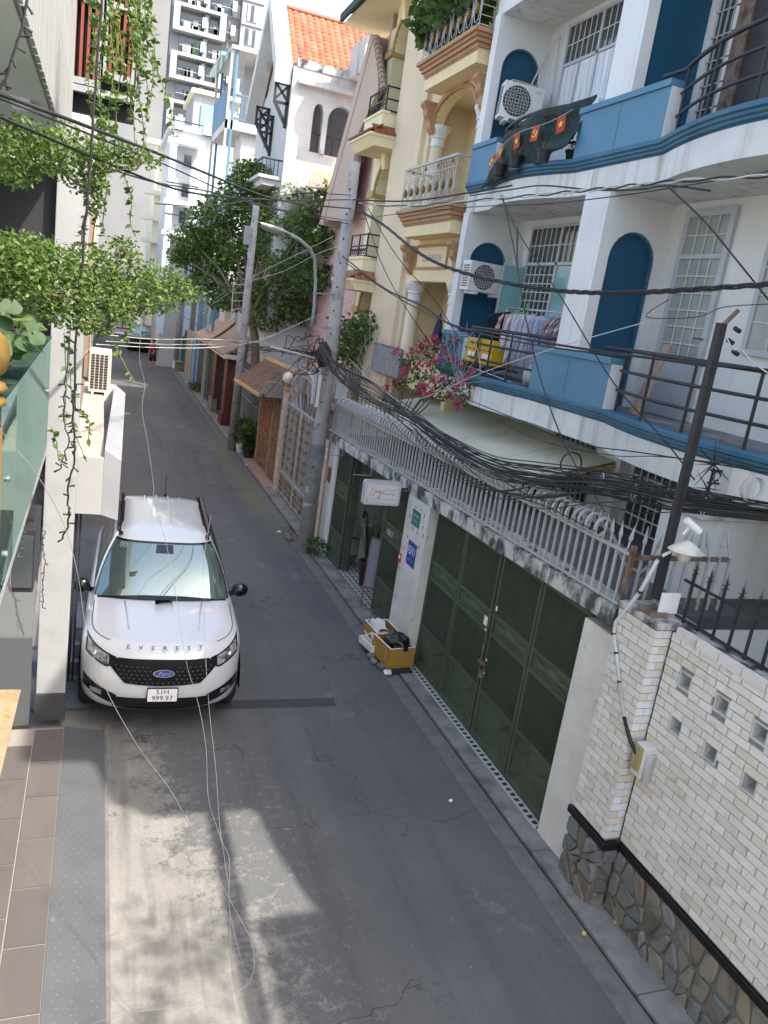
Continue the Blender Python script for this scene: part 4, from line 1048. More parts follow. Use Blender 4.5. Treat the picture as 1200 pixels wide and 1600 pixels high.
# windows and doors
def lattice(mb, x, y0, y1, z0, z1, ny, nz, w=.014):
    for i in range(1, ny): y = y0+(y1-y0)*i/ny; mb.box(x-w/2,x+w/2,y-w/2,y+w/2,z0,z1)
    for k in range(1, nz): z = z0+(z1-z0)*k/nz; mb.box(x-w/2-.001,x+w/2+.001,y0,y1,z-w/2,z+w/2)
M['lat'] = pm('lattice_paint', (.62,.62,.58), None, rough=.6)
M['frame'] = pm('window_frame_grey', (.46,.48,.51), (.42,.44,.47), 3, .5)
M['curt_glass'] = pm('foil_lined_glass', (.50,.52,.55), (.72,.74,.76), 5, .25, .3, 5, stretch=(1,3,.25), spec=.7, lo=.4, hi=.6)
def big_window(z0, curt, opened):
    y0, y1, zb_, zt_ = 11.12, 13.12, z0+.95, z0+2.62
    w = MB(); f = .05
    w.box(HX-.05,HX+.0,y0-f,y0,zb_,zt_+f).box(HX-.05,HX,y1,y1+f,zb_,zt_+f).box(HX-.05,HX,y0,y1,zt_,zt_+f).box(HX-.05,HX,y0,y1,zt_-.62,zt_-.57).box(HX-.05,HX,(y0+y1)/2-.03,(y0+y1)/2+.03,zb_,zt_)
    win = w.build('window', M['frame'], bh_)
    MB().box(HX-.018,HX-.003,y0,y1,zt_-.57,zt_).build('pane', M['glass_dk'], win)
    g = MB(); lattice(g, HX-.032, y0, (y0+y1)/2-.03, zt_-.57, zt_, 6, 2); lattice(g, HX-.032, (y0+y1)/2+.03, y1, zt_-.57, zt_, 6, 2); g.build('window_grille', M['lat'], win)
    if curt:
        for k in range(4):
            a = y0+(y1-y0)*k/4+.01; b = y0+(y1-y0)*(k+1)/4-.01
            s_ = MB().box(HX-.045,HX-.02,a,a+.03,zb_,zt_-.63).box(HX-.045,HX-.02,b-.03,b,zb_,zt_-.63).build('sash', M['frame'], win)
            MB().box(HX-.035,HX-.022,a+.03,b-.03,zb_,zt_-.63).build('pane', M['curt_glass'], win)
    else:
        for k in range(2):
            a = y0+(y1-y0)*k/4+.01; b = y0+(y1-y0)*(k+1)/4-.01
            MB().box(HX-.045,HX-.02,a,a+.035,zb_,zt_-.63).box(HX-.045,HX-.02,b-.035,b,zb_,zt_-.63).build('sash', M['lt_metal'], win)
            MB().box(HX-.035,HX-.022,a+.035,b-.035,zb_,zt_-.63).build('pane', M['glass_teal'], win)
        g = MB(); lattice(g, HX-.03, (y0+y1)/2+.03, y1, zb_, zt_-.63, 6, 7); g.build('window_grille', M['lat'], win)
        MB().box(HX-.015,HX-.002,(y0+y1)/2+.03,y1,zb_,zt_-.63).build('pane', M['glass_dk'], win)
        s_ = MB().bar((HX-.02,y1,zb_+.02),(HX-.42,y1+.12,zb_+.02),.03).bar((HX-.02,y1,zt_-.66),(HX-.42,y1+.12,zt_-.66),.03).bar((HX-.42,y1+.12,zb_),(HX-.42,y1+.12,zt_-.64),.035).build('sash', M['frame'], win)
        MB().quad((HX-.03,y1+.003,zb_+.03),(HX-.41,y1+.117,zb_+.03),(HX-.41,y1+.117,zt_-.67),(HX-.03,y1+.003,zt_-.67)).build('pane', M['glass_teal'], win, solid=.006)
big_window(F1, False, True); big_window(F2, True, False)
# the narrow glazed door and its neighbour window on the middle floor
def glazed_door(y0, y1, z0, zt_, mf, mg, split=.62):
    w = MB(); f = .09
    w.box(HX-.05,HX,y0,y0+f,z0,zt_).box(HX-.05,HX,y1-f,y1,z0,zt_).box(HX-.05,HX,y0+f,y1-f,zt_-f,zt_).box(HX-.05,HX,y0+f,y1-f,zt_-split,zt_-split+.06).box(HX-.045,HX,y0+f,y1-f,z0,z0+.75)
    d = w.build('door', mf, bh_)
    MB().box(HX-.02,HX-.003,y0+f,y1-f,z0+.75,zt_-f).build('pane', mg, d)
    g = MB(); lattice(g, HX-.034, y0+f, y1-f, zt_-split+.06, zt_-f, 4, 2); lattice(g, HX-.034, y0+f, y1-f, z0+.75, zt_-split, 4, 6); g.build('door_grille', M['lat'], d)
    MB().box(HX-.055,HX-.045,y0+f+.08,y1-f-.08,z0+.15,z0+.65).build('door_panel', mf, d, bevel=.008)
    MB().tube([(HX-.05,y0+.05,z0+1.05),(HX-.10,y0+.05,z0+1.05),(HX-.10,y0+.16,z0+1.05)], .012, 6).build('handle', M['rust'], d)
glazed_door(8.16, 9.08, F1+.02, 6.98, M['frame'], pm('frosted_glass',(.34,.36,.35),(.27,.29,.28),3,.25,spec=.6))
def side_window(y0, y1, z0, zt_):
    w = MB().box(HX-.05,HX,y0,y0+.07,z0,zt_).box(HX-.05,HX,y1-.07,y1,z0,zt_).box(HX-.05,HX,y0+.07,y1-.07,zt_-.07,zt_).box(HX-.05,HX,y0+.07,y1-.07,z0,z0+.07).build('window', M['frame'], bh_)
    MB().box(HX-.03,HX-.003,y0+.07,y1-.07,z0+.07,zt_-.07).build('pane', bpy.data.materials['frosted_glass'], w)
    g = MB(); lattice(g, HX-.036, y0+.07, y1-.07, z0+.07, zt_-.07, 5, 5); g.build('window_grille', M['lat'], w)
side_window(5.9, 7.55, F1+.95, 6.95)
# upper floor: lattice security door, dark opening
w = MB().box(HX-.05,HX,8.95,9.03,F2,F2+2.7).box(HX-.05,HX,9.36,9.42,F2,F2+2.7).build('door', M['lat'], bh_)
g = MB(); lattice(g, HX-.04, 8.95, 9.38, F2+.1, F2+2.7, 4, 9, .018); g.build('door_grille', M['lt_metal'], w)
MB().box(HX-.02,HX-.002,8.95,9.38,F2+.05,F2+2.7).build('pane', M['glass_dk'], w)
dk = MB().box(HX-.06,HX-.03,8.70,8.95,F2,F2+2.7).build('door', M['rust'], bh_)
MB().box(HX-.03,HX-.002,6.2,8.70,F2+.02,F2+2.65).build('pane', pm('opening_dark_brown',(.03,.026,.025),(.07,.06,.055),1.2,.3), dk)  # dark sheet painted for the shade inside the opening
# ground floor windows behind grilles above the slab
for (y0, y1, zb_, zt_) in ((7.6, 8.95, 2.7, 3.62), (9.95, 11.1, 2.72, 3.62), (5.8,7.3,2.7,3.62), (11.6,13.2,2.7,3.5)):
    w = MB().box(HX-.04,HX,y0-.06,y0,zb_,zt_+.06).box(HX-.04,HX,y1,y1+.06,zb_,zt_+.06).box(HX-.04,HX,y0,y1,zt_,zt_+.06).build('window', M['frame'], bh_)
    MB().box(HX-.012,HX-.002,y0,y1,zb_,zt_).build('pane', M['glass_dk'], w)
    g = MB(); lattice(g, HX-.025, y0, y1, zb_, zt_, int((y1-y0)/.14), 5, .018); g.build('window_grille', M['lat'], w)
MB().box(HX-.18,HX-.001,9.1,9.7,2.69,3.82).build('column', M['white'], bh_)
MB().box(HX-.02,HX-.002,9.25,9.45,2.9,3.15).build('fuse_box', M['sign_red'], bh_)
# pipes and cables on the fins
MB().tube([(7.1,13.62,6.95),(7.1,13.5,6.6),(7.13,13.4,6.2),(7.13,13.35,5.2),(7.1,13.35,4.6)], .018, 6).build('pipe', M['conc'], bh_)
MB().tube([(6.9,13.72,9.3),(7.1,13.7,9.9),(7.14,13.4,10.1),(7.15,13.35,9.2),(7.14,13.35,8.2)], .014, 6).build('pipe', M['white_old'], bh_)
cl_ = MB().lathe([(.12,.04),(.11,.0),(.02,-.03)], (6.6,11.6,F3-.51), 16)
cl_.build('ceiling_light', M['sign_white'], bh_, smooth=True)

# ---------------- air conditioners
M['ac'] = pm('ac_casing', (.60,.58,.54), (.54,.52,.48), 4, .5, .05); M['ac_w'] = pm('ac_casing_white', (.66,.66,.64), (.6,.6,.58), 4, .45, .05)
def ac_unit(label, c, w=.80, h=.55, d=.30, rz=0.0, m=None, group=None, tilt=0.0):
    """front (fan side) faces local -y"""
    m = m or M['ac_w']
    t_ = bpy.data.objects.new('air_conditioner', None); COL.objects.link(t_); t_.location = c; t_.rotation_euler = (0, tilt, rz)
    tag(t_, label, 'air conditioner', group)
    def L_(name, mb, mm, smooth=False): 
        o = link(name, mb.mesh(name, mm, smooth), t_); return o
    b = L_('casing', MB().box(-w/2,w/2,-d/2,d/2,0,h), m); md = b.modifiers.new('b','BEVEL'); md.width = .012; md.segments = 2
    cx, cz, R_ = -w*.14, h*.5, h*.42
    L_('fan_recess', MB().cyl((cx,-d/2-.004,cz),(cx,-d/2+.002,cz),R_,28), M['dark'])
    fan = MB()
    for k in range(3):
        a = k*2.094; pts = []
        for (rr, aa) in ((.15,a-.2),(.92,a-.1),(.95,a+.75),(.2,a+.6)): pts.append((cx+R_*rr*math.cos(aa), -d/2-.006, cz+R_*rr*math.sin(aa)))
        fan.add(pts, [(0,1,2,3)])
    fan.cyl((cx,-d/2-.012,cz),(cx,-d/2-.002,cz),R_*.22,14)
    L_('fan', fan, pm_get('fan_grey', (.05,.05,.052)))
    g = MB()
    for k in range(1,6): g.tube([(cx+R_*k/6*math.cos(rad(q)), -d/2-.016, cz+R_*k/6*math.sin(rad(q))) for q in range(0,361,15)], .0022, 4, False)
    n = 9
    for k in range(n+1):
        x = cx-R_+2*R_*k/n; hh = math.sqrt(max(0,R_*R_-(x-cx)**2)); g.bar((x,-d/2-.016,cz-hh),(x,-d/2-.016,cz+hh+.001),.004)
        z = cz-R_+2*R_*k/n; hh = math.sqrt(max(0,R_*R_-(z-cz)**2)); g.bar((cx-hh,-d/2-.016,z),(cx+hh+.001,-d/2-.016,z),.004)
    L_('fan_guard', g, M['ac_w'])
    s = MB(); nx, nz = 5, 9
    for i in range(nx):
        for k in range(nz):
            y0 = -d/2+.04+(d-.08)*i/nx; z0 = .06+(h-.12)*k/nz
            s.box(-w/2-.003,-w/2+.004,y0,y0+(d-.08)/nx*.62,z0,z0+(h-.12)/nz*.62)
    L_('side_vent', s, M['dark'])
    L_('feet', MB().box(-w*.35,-w*.25,-d/2-.03,d/2+.03,-.05,0).box(w*.25,w*.35,-d/2-.03,d/2+.03,-.05,0), M['ac_w'])
    L_('badge_plate', MB().box(w*.27,w*.42,-d/2-.004,-d/2,h*.82,h*.88), M['frame'])
    return t_
_pm = {}
def pm_get(n, c, **k):
    if n not in _pm: _pm[n] = pm(n, c, None, **k)
    return _pm[n]
ac_unit('air conditioner outdoor unit in the middle floor blue arch of the house', (6.56, 13.48, 5.72), .85, .52, .30, rad(4))
ac_unit('air conditioner outdoor unit in the upper floor blue arch with cardboard on top', (6.60, 13.42, 8.62), .72, .58, .30, rad(-14), None, None, rad(3))
solo(MB().box(6.35,6.85,13.3,13.55,9.21,9.235), 'cardboard_sheet', pm('cardboard',(.42,.32,.22),None,rough=.9), 'flat cardboard sheet on top of the upper air conditioner', 'cardboard')

# ---------------- laundry on the middle balcony
def garment(name, label, cat, y, z, w, h, col, x=6.75, sleeves=True, long=0.0, seed=1):
    r = random.Random(seed); m = pm(name+'_cloth', col, tuple(c*.85 for c in col), 4, .9)
    def half(u, v):
        # u across, v down
        top = 1-.25*abs(u-.5) if v == 0 else 1
        ww = w*(.82+.18*v)
        xx = (u-.5)*ww
        fold = .03*math.sin(u*14+seed)+.015*math.sin(u*27+seed*2)
        return Vector((x+xx, y+fold*(.3+v), z-h*v-(.06*abs(u-.5)*2 if v < .05 else 0)))
    mb = MB().grid(half, 14, 8)
    if sleeves:
        for s in (-1, 1):
            x0 = x+s*w*.40
            def sl(u, v, x0=x0, s=s): return Vector((x0+s*(.03+.10*u*.9+.05*v), y+.02*math.sin(9*v+seed), z-.04-.10*u-(h*(.28+long))*v*(1)))
            mb.grid(sl, 3, 6)
    return solo(mb, name, m, label, cat, 'clothes drying on the middle balcony', smooth=True, solid=.008)
rk = thing('drying_rack', 'pale metal drying rack holding clothes behind the balcony railing', 'rack', (6.75, 11.4, F1))
MB().cyl((6.62,10.2,5.50),(6.62,12.6,5.50),.014,6).cyl((6.62,10.25,F1),(6.62,10.25,5.50),.014,6).cyl((6.62,12.55,F1),(6.62,12.55,5.50),.014,6).cyl((6.3,10.25,F1+.05),(6.95,10.25,F1+.05),.014,6).cyl((6.3,12.55,F1+.05),(6.95,12.55,F1+.05),.014,6).build('rack_frame', M['steel'], rk)
G_ = [('black_tshirt','black short sleeved shirt at the far end of the drying rack',12.75,.62,.7,(.015,.015,.018),0),
      ('pink_shirt','pale pink shirt hanging second from the far end of the rack',12.45,.52,.72,(.62,.36,.42),.1),
      ('white_shirt','white long shirt under the green hanger on the rack',12.15,.55,.85,(.66,.66,.70),.4),
      ('lilac_shirt','first of the two pale lilac long sleeved shirts on the rack',11.85,.55,.95,(.62,.62,.70),.45),
      ('lilac_shirt','second lilac shirt, beside the bright blue one on the rack',11.5,.55,.95,(.58,.58,.68),.45),
      ('blue_shirt','bright light blue shirt in the middle of the rack',11.28,.42,.8,(.34,.46,.64),.3),
      ('red_blouse','small salmon red top on a clip hanger',11.05,.34,.6,(.45,.22,.23),0),
      ('pink_blouse','faded pink narrow top beside the red one',10.93,.32,.6,(.52,.40,.40),0),
      ('grey_blouse','grey patterned top near the white pillar',10.82,.34,.62,(.32,.31,.31),0),
      ('white_blouse','plain white small top next to the grey one',10.7,.34,.62,(.66,.65,.62),0),
      ('dark_blouse','dark grey top nearest the white pillar on the rack',10.6,.34,.6,(.12,.13,.15),0)]
for i, (n_, l_, y_, w_, h_, c_, lg) in enumerate(G_): garment(n_, l_, 'clothing', y_-.28, 5.44, w_, h_, c_, seed=i+2, long=lg, x=6.62)
hg = thing('clothes_hanger', 'bright green plastic clothes hanger on the drying rack', 'hanger', (6.75,12.2,5.5))
MB().tube([(6.42,11.87,5.44),(6.62,11.87,5.52),(6.82,11.87,5.44),(6.42,11.87,5.44)], .01, 5).tube([(6.62,11.87,5.52),(6.62,11.87,5.60)], .008, 5).build('hanger_body', pm('green_plastic',(.12,.6,.15),None,rough=.4), hg)
M['crate_y'] = pm('crate_yellow', (.72,.42,.01), (.64,.37,.01), 4, .5)
for i, (y_, lb) in enumerate(((12.75,'yellow carton with a white label at the far end of the balcony floor'),(12.2,'yellow carton nearer the hanging shirts on the balcony'))):
    ct = thing('yellow_carton', lb, 'box', (6.35, y_, F1), 0, 'yellow cartons on the middle balcony')
    MB().box(6.18,6.6,y_-.22,y_+.22,F1+.20,F1+.62).build('carton_body', M['crate_y'], ct, bevel=.01)
    MB().box(6.172,6.179,y_-.12,y_+.12,F1+.3,F1+.38).build('carton_label', M['sign_white'], ct)
    MB().box(6.172,6.179,y_-.221,y_+.221,F1+.43,F1+.44).build('carton_seam', M['black'], ct)
st_ = thing('low_shelf', 'dark low metal shelf under the yellow cartons', 'shelf', (6.4,12.3,F1))
MB().box(6.15,6.7,11.9,13.0,F1+.15,F1+.19).box(6.16,6.19,11.92,11.95,F1,F1+.15).box(6.16,6.19,12.95,12.98,F1,F1+.15).build('shelf_board', M['dark'], st_)
MB().tube([(6.1,11.0,F1+.05),(6.1,12.6,F1+.12)], .012, 6).tube([(6.12,11.0,F1+.28),(6.12,11.9,F1+.03),(6.12,11.9,F1+.28)], .012, 6).build('folded_rack', M['steel'], st_)
solo(blob(MB(), (6.3,10.75,F1+.2), .13,.15,.16, 8, 3, .15), 'laundry_bundle', pm('bundle',(.5,.45,.46),(.3,.28,.3),6,.9), 'bundled laundry on the balcony floor beside the blue panel', 'laundry', smooth=True)
solo(MB().quad((6.45,8.25,F1+.02),(6.5,8.5,F1+.02),(6.85,8.55,F1+.95),(6.8,8.35,F1+.95)), 'leaning_board', M['tan_tile'], 'old boards leaning beside the grey glazed door', 'board', solid=.03)
# ---------------- shade net, flags and pots on the upper floor
M['net'] = pm('shade_net', (.010,.020,.016), (.025,.045,.035), 9, .85, .5, 60)
def netf(u, v):
    y = 13.15-2.75*u; x = bulge(y)-.08+.16*(1-v)+.05*math.sin(7*u+4*v)+.015*math.sin(26*u+9*v)+.012*math.sin(17*v-12*u)
    z = F2+.72+.16*u-.07*math.sin(math.pi*u)*(1-v)-(.90-.30*u**5)*v+.02*math.sin(13*u+6*v)+.035*math.sin(31*u)*v**2
    return Vector((x, y, z))
solo(MB().grid(netf, 30, 12), 'shade_net', M['net'], 'black shade net draped over the upper balcony rail behind red flags', 'net', smooth=True, solid=.006)
M['flag'] = pm('flag_red', (.48,.06,.035), (.38,.04,.025), 5, .7); M['star'] = pm('flag_yellow', (.8,.6,.05), None)
sty = thing('flag_string', 'string of small red flags with yellow marks across the black net', 'bunting', (5.85, 11.8, F2+.5))
spts = []
for i in range(21):
    u = i/20; y = 13.0-2.45*u; spts.append((bulge(y)-.10, y, F2+.34+.34*u*u-.04*math.sin(u*9)))
MB().tube(spts, .005, 4).build('string', M['cable_lt'], sty)
def star_mesh(p, R_, mb, U, V):
    vs = []
    for k in range(10):
        a = rad(90+36*k); r = R_ if k % 2 == 0 else R_*.4; vs.append(p+U*(r*math.cos(a))+V*(r*math.sin(a)))
    mb.add([p]+vs, [(0, 1+k, 1+(k+1) % 10) for k in range(10)])
for i, u in enumerate((.02,.10,.17,.33,.50,.70,.93)):
    k = int(u*20); p = Vector(spts[k]); yy = Vector(spts[min(20,k+1)])-p; U = yy.normalized(); V = Vector((-.12*((-1)**i), .1*((i % 3)-1), 1)).normalized()
    w, h = (.16, .215)
    a = p; f = MB().quad(a, a+U*w, a+U*w-V*h, a-V*h).build('flag', M['flag'], sty, solid=.003)
    n_ = U.cross(V); n_ = -n_ if n_.x > 0 else n_
    s_ = MB(); c_ = a+U*w/2-V*h*.5+n_*.005
    if i % 2 == 0: star_mesh(c_, .055, s_, U, V)
    else:
        s_.tube([c_+U*(.05*math.cos(rad(q)))+V*(.05*math.sin(rad(q))) for q in range(-150,60,25)], .008, 4).bar(c_+U*.05-V*.05, c_-U*.02+V*.03, .014, .006).bar(c_-U*.05+V*.02, c_+U*.01+V*.055, .016, .006)
    s_.build('emblem', M['star'], f)
M['pot_blk'] = pm('black_pot', (.015,.015,.017), None, rough=.5)
def potted(name, label, c, r, h, kind, m=None, seed=1, group=None):
    rr = random.Random(seed); t_ = thing(name, label, 'plant pot', c, 0, group)
    MB().lathe([(r*.7,0),(r*.95,h*.85),(r*1.08,h*.86),(r*1.08,h),(r*.9,h),(r*.88,h*.8)], c, 14).build('pot', m or M['pot_blk'], t_, smooth=False)
    tw = MB()
    for i in range(9):
        a = rr.uniform(0,6.28); l = rr.uniform(.5,1.1)*h*1.2
        p0 = Vector(c)+Vector((0,0,h*.8)); p1 = p0+Vector((math.cos(a)*r*.9, math.sin(a)*r*.9, l)); tw.tube([p0,(p0+p1)/2+Vector((0,0,.02)),p1], [.005,.004,.002], 4)
    tw.build('stems', pm_get('dry_stem', (.16,.10,.05)), t_)
    if kind:
        lf = MB()
        for i in range(26):
            a = rr.uniform(0,6.28); p0 = Vector(c)+Vector((math.cos(a)*r*rr.random(), math.sin(a)*r*rr.random(), h+rr.uniform(0,h*1.1)))
            d = Vector((rr.uniform(-1,1),rr.uniform(-1,1),rr.uniform(-.2,1))).normalized()*.05; s = d.cross(Vector((0,0,1))).normalized()*.018 if abs(d.z) < .045 else Vector((.018,0,0))
            lf.add([p0,p0+d*.5+s,p0+d,p0+d*.5-s], [(0,1,2,3)])
        lf.build('leaves', pm_get('leaf_mid', (.06,.13,.03)), t_, kind='stuff', recalc=False)
    return t_
for i, (u, v, lb) in enumerate([(781,262,'black plastic pot at the left end of the red flag string'),(806,248,'black plastic pot below the white starred flag'),(850,240,'black plastic pot below the middle of the flag string')]):
    p = PX(u, v, 5.78); potted('hanging_pot', lb, (p.x, p.y, p.z-.12), .105, .17, 0, None, i+1, 'pots hung on the upper balcony net')
for i, (u, v, lb) in enumerate([(893,246,'small grey pot with green plant beside the upper blue panel'),(906,243,'small pot with upright succulent next to the upper blue panel')]):
    p = PX(u, v, 6.28); potted('balcony_pot', lb, (p.x, p.y, F2+.03), .10, .17, 1, M['dark'], i+8, 'pots behind the net')
for i, (u, v, lb, mm) in enumerate([(937,176,'white pot on the upper parapet cap end','sign_white'),(955,171,'first small terracotta pot on the upper window ledge','red_tile'),(966,168,'second small terracotta pot on the upper window ledge','red_tile'),(889,172,'white lidded tub behind the net','sign_white')]):
    p = PX(u, v, 6.4); potted('ledge_pot', lb, (p.x, p.y, F2+.62), .06, .13, 0, M[mm], i+12, 'pots on the upper ledge')
for i, (u, v) in enumerate([(822,200),(862,183)]):
    p = PX(u, v, 6.0); rg = MB().tube([(p.x+.12*math.cos(a*.5236), p.y+.12*math.sin(a*.5236), p.z) for a in range(13)], .008, 4).tube([(p.x+.08*math.cos(a*.5236), p.y+.08*math.sin(a*.5236), p.z-.10) for a in range(13)], .008, 4)
    for a in (0,2,4): rg.bar((p.x+.12*math.cos(a*1.047), p.y+.12*math.sin(a*1.047), p.z),(p.x+.08*math.cos(a*1.047), p.y+.08*math.sin(a*1.047), p.z-.1),.006)
    solo(rg, 'wire_pot_ring', M['black'], ['empty black wire pot ring on the net nearer the air conditioner','empty black wire pot ring on the net nearer the blue panel'][i], 'pot holder')

# ---------------- cream sheet roof over the yard
M['sheet'] = pm('cream_sheet', (.60,.57,.44), (.53,.50,.39), 1.2, .7, .1, 12, dirt=(.36,.34,.27), dscale=2, dlo=.55, dhi=.8, dstretch=(.3,1,1))
cs = thing('sheet_canopy', 'cream corrugated sheet canopy sloping under the blue house balcony', 'canopy', (6.2, 12, 3.3))
ya = 9.2; k = 0
while ya < 15.3:
    yb = ya+.75
    mb = MB(); n = 12
    def sh(u, v, ya=ya): y = ya+.75*v; return Vector((5.35+1.75*u, y, 3.13+.44*u+.012*(1 if (int(v*8) % 2) else 0)))
    mb.grid(sh, 4, 16); mb.build('roof_sheet', M['sheet'], cs, solid=.008, smooth=False); ya += .74; k += 1
MB().bar((5.4,9.2,3.09),(5.4,15.8,3.09),.05).bar((6.9,9.2,3.46),(6.9,15.8,3.46),.05).bar((5.36,9.22,3.09),(7.08,9.22,3.50),.05).build('canopy_beam', M['yellow_w'] if 'yellow_w' in M else bpy.data.materials['yellow_wood'], cs)
for yy in (9.4, 12.4, 15.4): MB().box(5.38,5.43,yy,yy+.05,2.68,3.09).build('canopy_post', M['grey_metal'], cs)

# ---------------- white gate-house block and its iron top behind the brick wall
wbk = thing('white_side_block', 'smooth white side wall behind the black spiked railing', 'wall', (6.5, 6.5, 0))
MB().box(5.75,HX-.002,6.02,6.6,0,3.58).build('block_wall', M['white'], wbk)
MB().box(5.70,HX-.002,5.97,6.65,3.58,3.64).build('block_top', M['white_old'], wbk, bevel=.01)
def spiked(parent, pts, h0, spike_every, m, starry=True):
    pass
irn = thing('iron_grille', 'black wrought iron balcony grille with spiky star ends above the white wall', 'grille', (6.4, 6.0, 3.7))
for zz in (3.70, 3.95, 4.08): MB().bar((5.75,6.05,zz),(7.1,6.05,zz),.02).build('rail', M['black'], irn)
for i in range(11):
    x = 5.78+i*.125; MB().box(x-.008,x+.008,6.04,6.06,3.66,4.1).build('bar', M['black'], irn)
    if i % 1 == 0: MB().tube([(x+.06+.05*math.cos(a*.7), 6.05, 4.02+.05*math.sin(a*.7)) for a in range(9)], .008, 4).build('ring', M['black'], irn)
def star_spikes(mb, c, n=9, r=.2, seed=0):
    rr = random.Random(seed)
    for i in range(n):
        a = 6.28*i/n+rr.uniform(-.1,.1); b = rr.uniform(-.4,.4)
        d = Vector((math.cos(a)*math.cos(b), math.sin(b), math.sin(a)*math.cos(b)))
        mb.tube([Vector(c), Vector(c)+d*r], [.009,.001], 4)
sm = MB(); star_spikes(sm, (5.72,6.0,4.15), 10, .32, 2); sm.build('spike_star', M['black'], irn)
sm = MB(); star_spikes(sm, (5.72,6.0,3.9), 8, .22, 3); sm.build('spike_star', M['black'], irn)

# ---------------- black spiked railing on the brick wall
sr = thing('spiked_railing', 'black iron railing with star shaped spikes on top of the brick wall', 'railing', (4.86, 3.5, 2.9))
RX = 4.87; zr = Z1+.06
for zz in (.03, .36): MB().bar((RX,-1,zr+zz),(RX,5.1,zr+zz),.022).build('rail', M['black'], sr)
bar_m = MB().box(-.010,.010,-.010,.010,0,.46).mesh('bar', M['black'])
ss = MB()
for i in range(8):
    a = rad(45*i); ss.tube([Vector((0,0,.47)), Vector((.035*math.cos(a)*(1 if i % 2 else .7), .075*math.cos(a+.3), .47+.085*math.sin(a)))], [.010,.001], 4)
ss.tube([(0,0,.44),(0,0,.60)], [.012,.001], 4)
ssm = ss.mesh('star_spike', M['black'])
yy = 5.0
while yy > 1.2:
    link('bar', bar_m, sr, (RX-4.86, yy-3.5, zr-2.9)); link('star_spike', ssm, sr, (RX-4.86, yy-3.5, zr-2.9)); yy -= .178
# ---------------- dark steel post with wires, wall lamp
dpost = thing('steel_post', 'dark square steel post standing on the brick pillar carrying wires', 'post', (4.6, 5.15, 2.9))
pa, pb = PY(1024,935,5.2), PY(1128,505,5.2)
MB().bar(pa, pb, .066, .06).build('post_shaft', M['black'], dpost)
MB().tube([pb+Vector((.0,0,-.03)), pb+Vector((.07,0,.05)), pb+Vector((.13,0,.12))], .018, 6).build('post_hook', M['rust'], dpost)
for dz, dx in ((-.02,.14),(-.12,.10),(-.2,.18)):
    MB().cyl(pb+Vector((dx,0,dz)), pb+Vector((dx+.06,0,dz-.02)), .02, 8).build('insulator', M['black'], dpost)
MB().box(pa.x-.08,pa.x+.10,5.1,5.3,2.89,2.94).build('post_foot', M['rust'], dpost)
wl = thing('wall_lamp', 'white conical hat lamp beside the dark steel post', 'lamp', (4.78, 5.1, 3.5))
MB().lathe([(.005,.09),(.05,.07),(.16,.0),(.155,-.012),(.04,.03)], (4.80,5.1,3.53), 20).build('lamp_shade', M['plaster'], wl, smooth=True)
MB().lathe([(.05,-.10),(.065,-.02),(.06,.02)], (4.80,5.1,3.53), 14).build('lamp_glass', pm('lamp_cream',(.6,.58,.48),None,rough=.3), wl, smooth=True)
MB().bar((4.80,5.1,3.60),(4.62,5.16,3.45),.02).build('lamp_arm', M['plaster'], wl)
cam2 = thing('security_camera', 'small white bullet camera above the hat lamp', 'camera', (4.78, 5.12, 3.75))
MB().cyl((4.72,5.1,3.80),(4.86,5.06,3.71),.03,10).build('camera_body', M['sign_white'], cam2); MB().bar((4.76,5.14,3.66),(4.80,5.12,3.76),.02).build('camera_bracket', M['sign_white'], cam2)
MB().box(4.70,4.9,5.13,5.145,2.93,3.12).build('notice', M['sign_white'], thing('white_notice','small white printed card tied at the foot of the steel post','sign',(4.8,5.1,3)))
# rusty beam and hose lying over the fence end
rb_ = thing('rusty_beam', 'rusty angle beam lying diagonally over the fence end', 'beam', (4.7, 6, 3.5))
MB().bar(PX(880,772,4.72), PX(1000,885,4.9), .07, .05).build('beam_body', M['rust'], rb_)
solo(MB().tube([PX(845,735,4.7),PX(905,800,4.72),PX(955,830,4.8),PX(975,880,4.8),PX(1000,895,4.8),PX(1020,880,4.85)], .016, 6), 'grey_conduit', M['grey_metal'], 'bent grey conduit lying over the rusty beam', 'conduit')
# meter box with painted conduit
mbx = thing('meter_box', 'yellowed electricity meter box on the brick pillar return', 'meter box', (4.72, 4.94, 1.6))
MB().box(4.63,4.755,4.80,4.93,1.50,1.80).build('box_back', M['plaster'], mbx, bevel=.01)
MB().box(4.605,4.70,4.815,4.925,1.56,1.79).build('meter_cover', pm('meter_yellow',(.36,.29,.13),(.30,.24,.11),4,.35), mbx, bevel=.012)
MB().box(4.66,4.755,4.77,4.80,1.47,1.74).build('side_cover', M['white_old'], mbx, bevel=.008)
cnd = thing('painted_conduit', 'white painted conduit snaking down the brick pillar to the meter box', 'conduit', (4.6, 5.2, 2.5))
cp_ = [PX(1028,875,4.64), PX(1000,925,4.6), PX(962,972,4.575), PX(959,990,4.57), PX(963,1020,4.57), PX(968,1065,4.575), PX(975,1120,4.58), PX(985,1158,4.585), PX(995,1178,4.62)]
MB().tube(cp_[:7], .018, 8).build('conduit_pipe', M['white_old'], cnd, smooth=True); MB().tube(cp_[6:], .019, 8).build('conduit_tail', M['cable'], cnd, smooth=True)
for k in (1,3,4,5): MB().tube([cp_[k]+Vector((0,0,.012)), cp_[k]-Vector((0,0,.012))], .021, 8).build('tape_band', M['cable'], cnd)
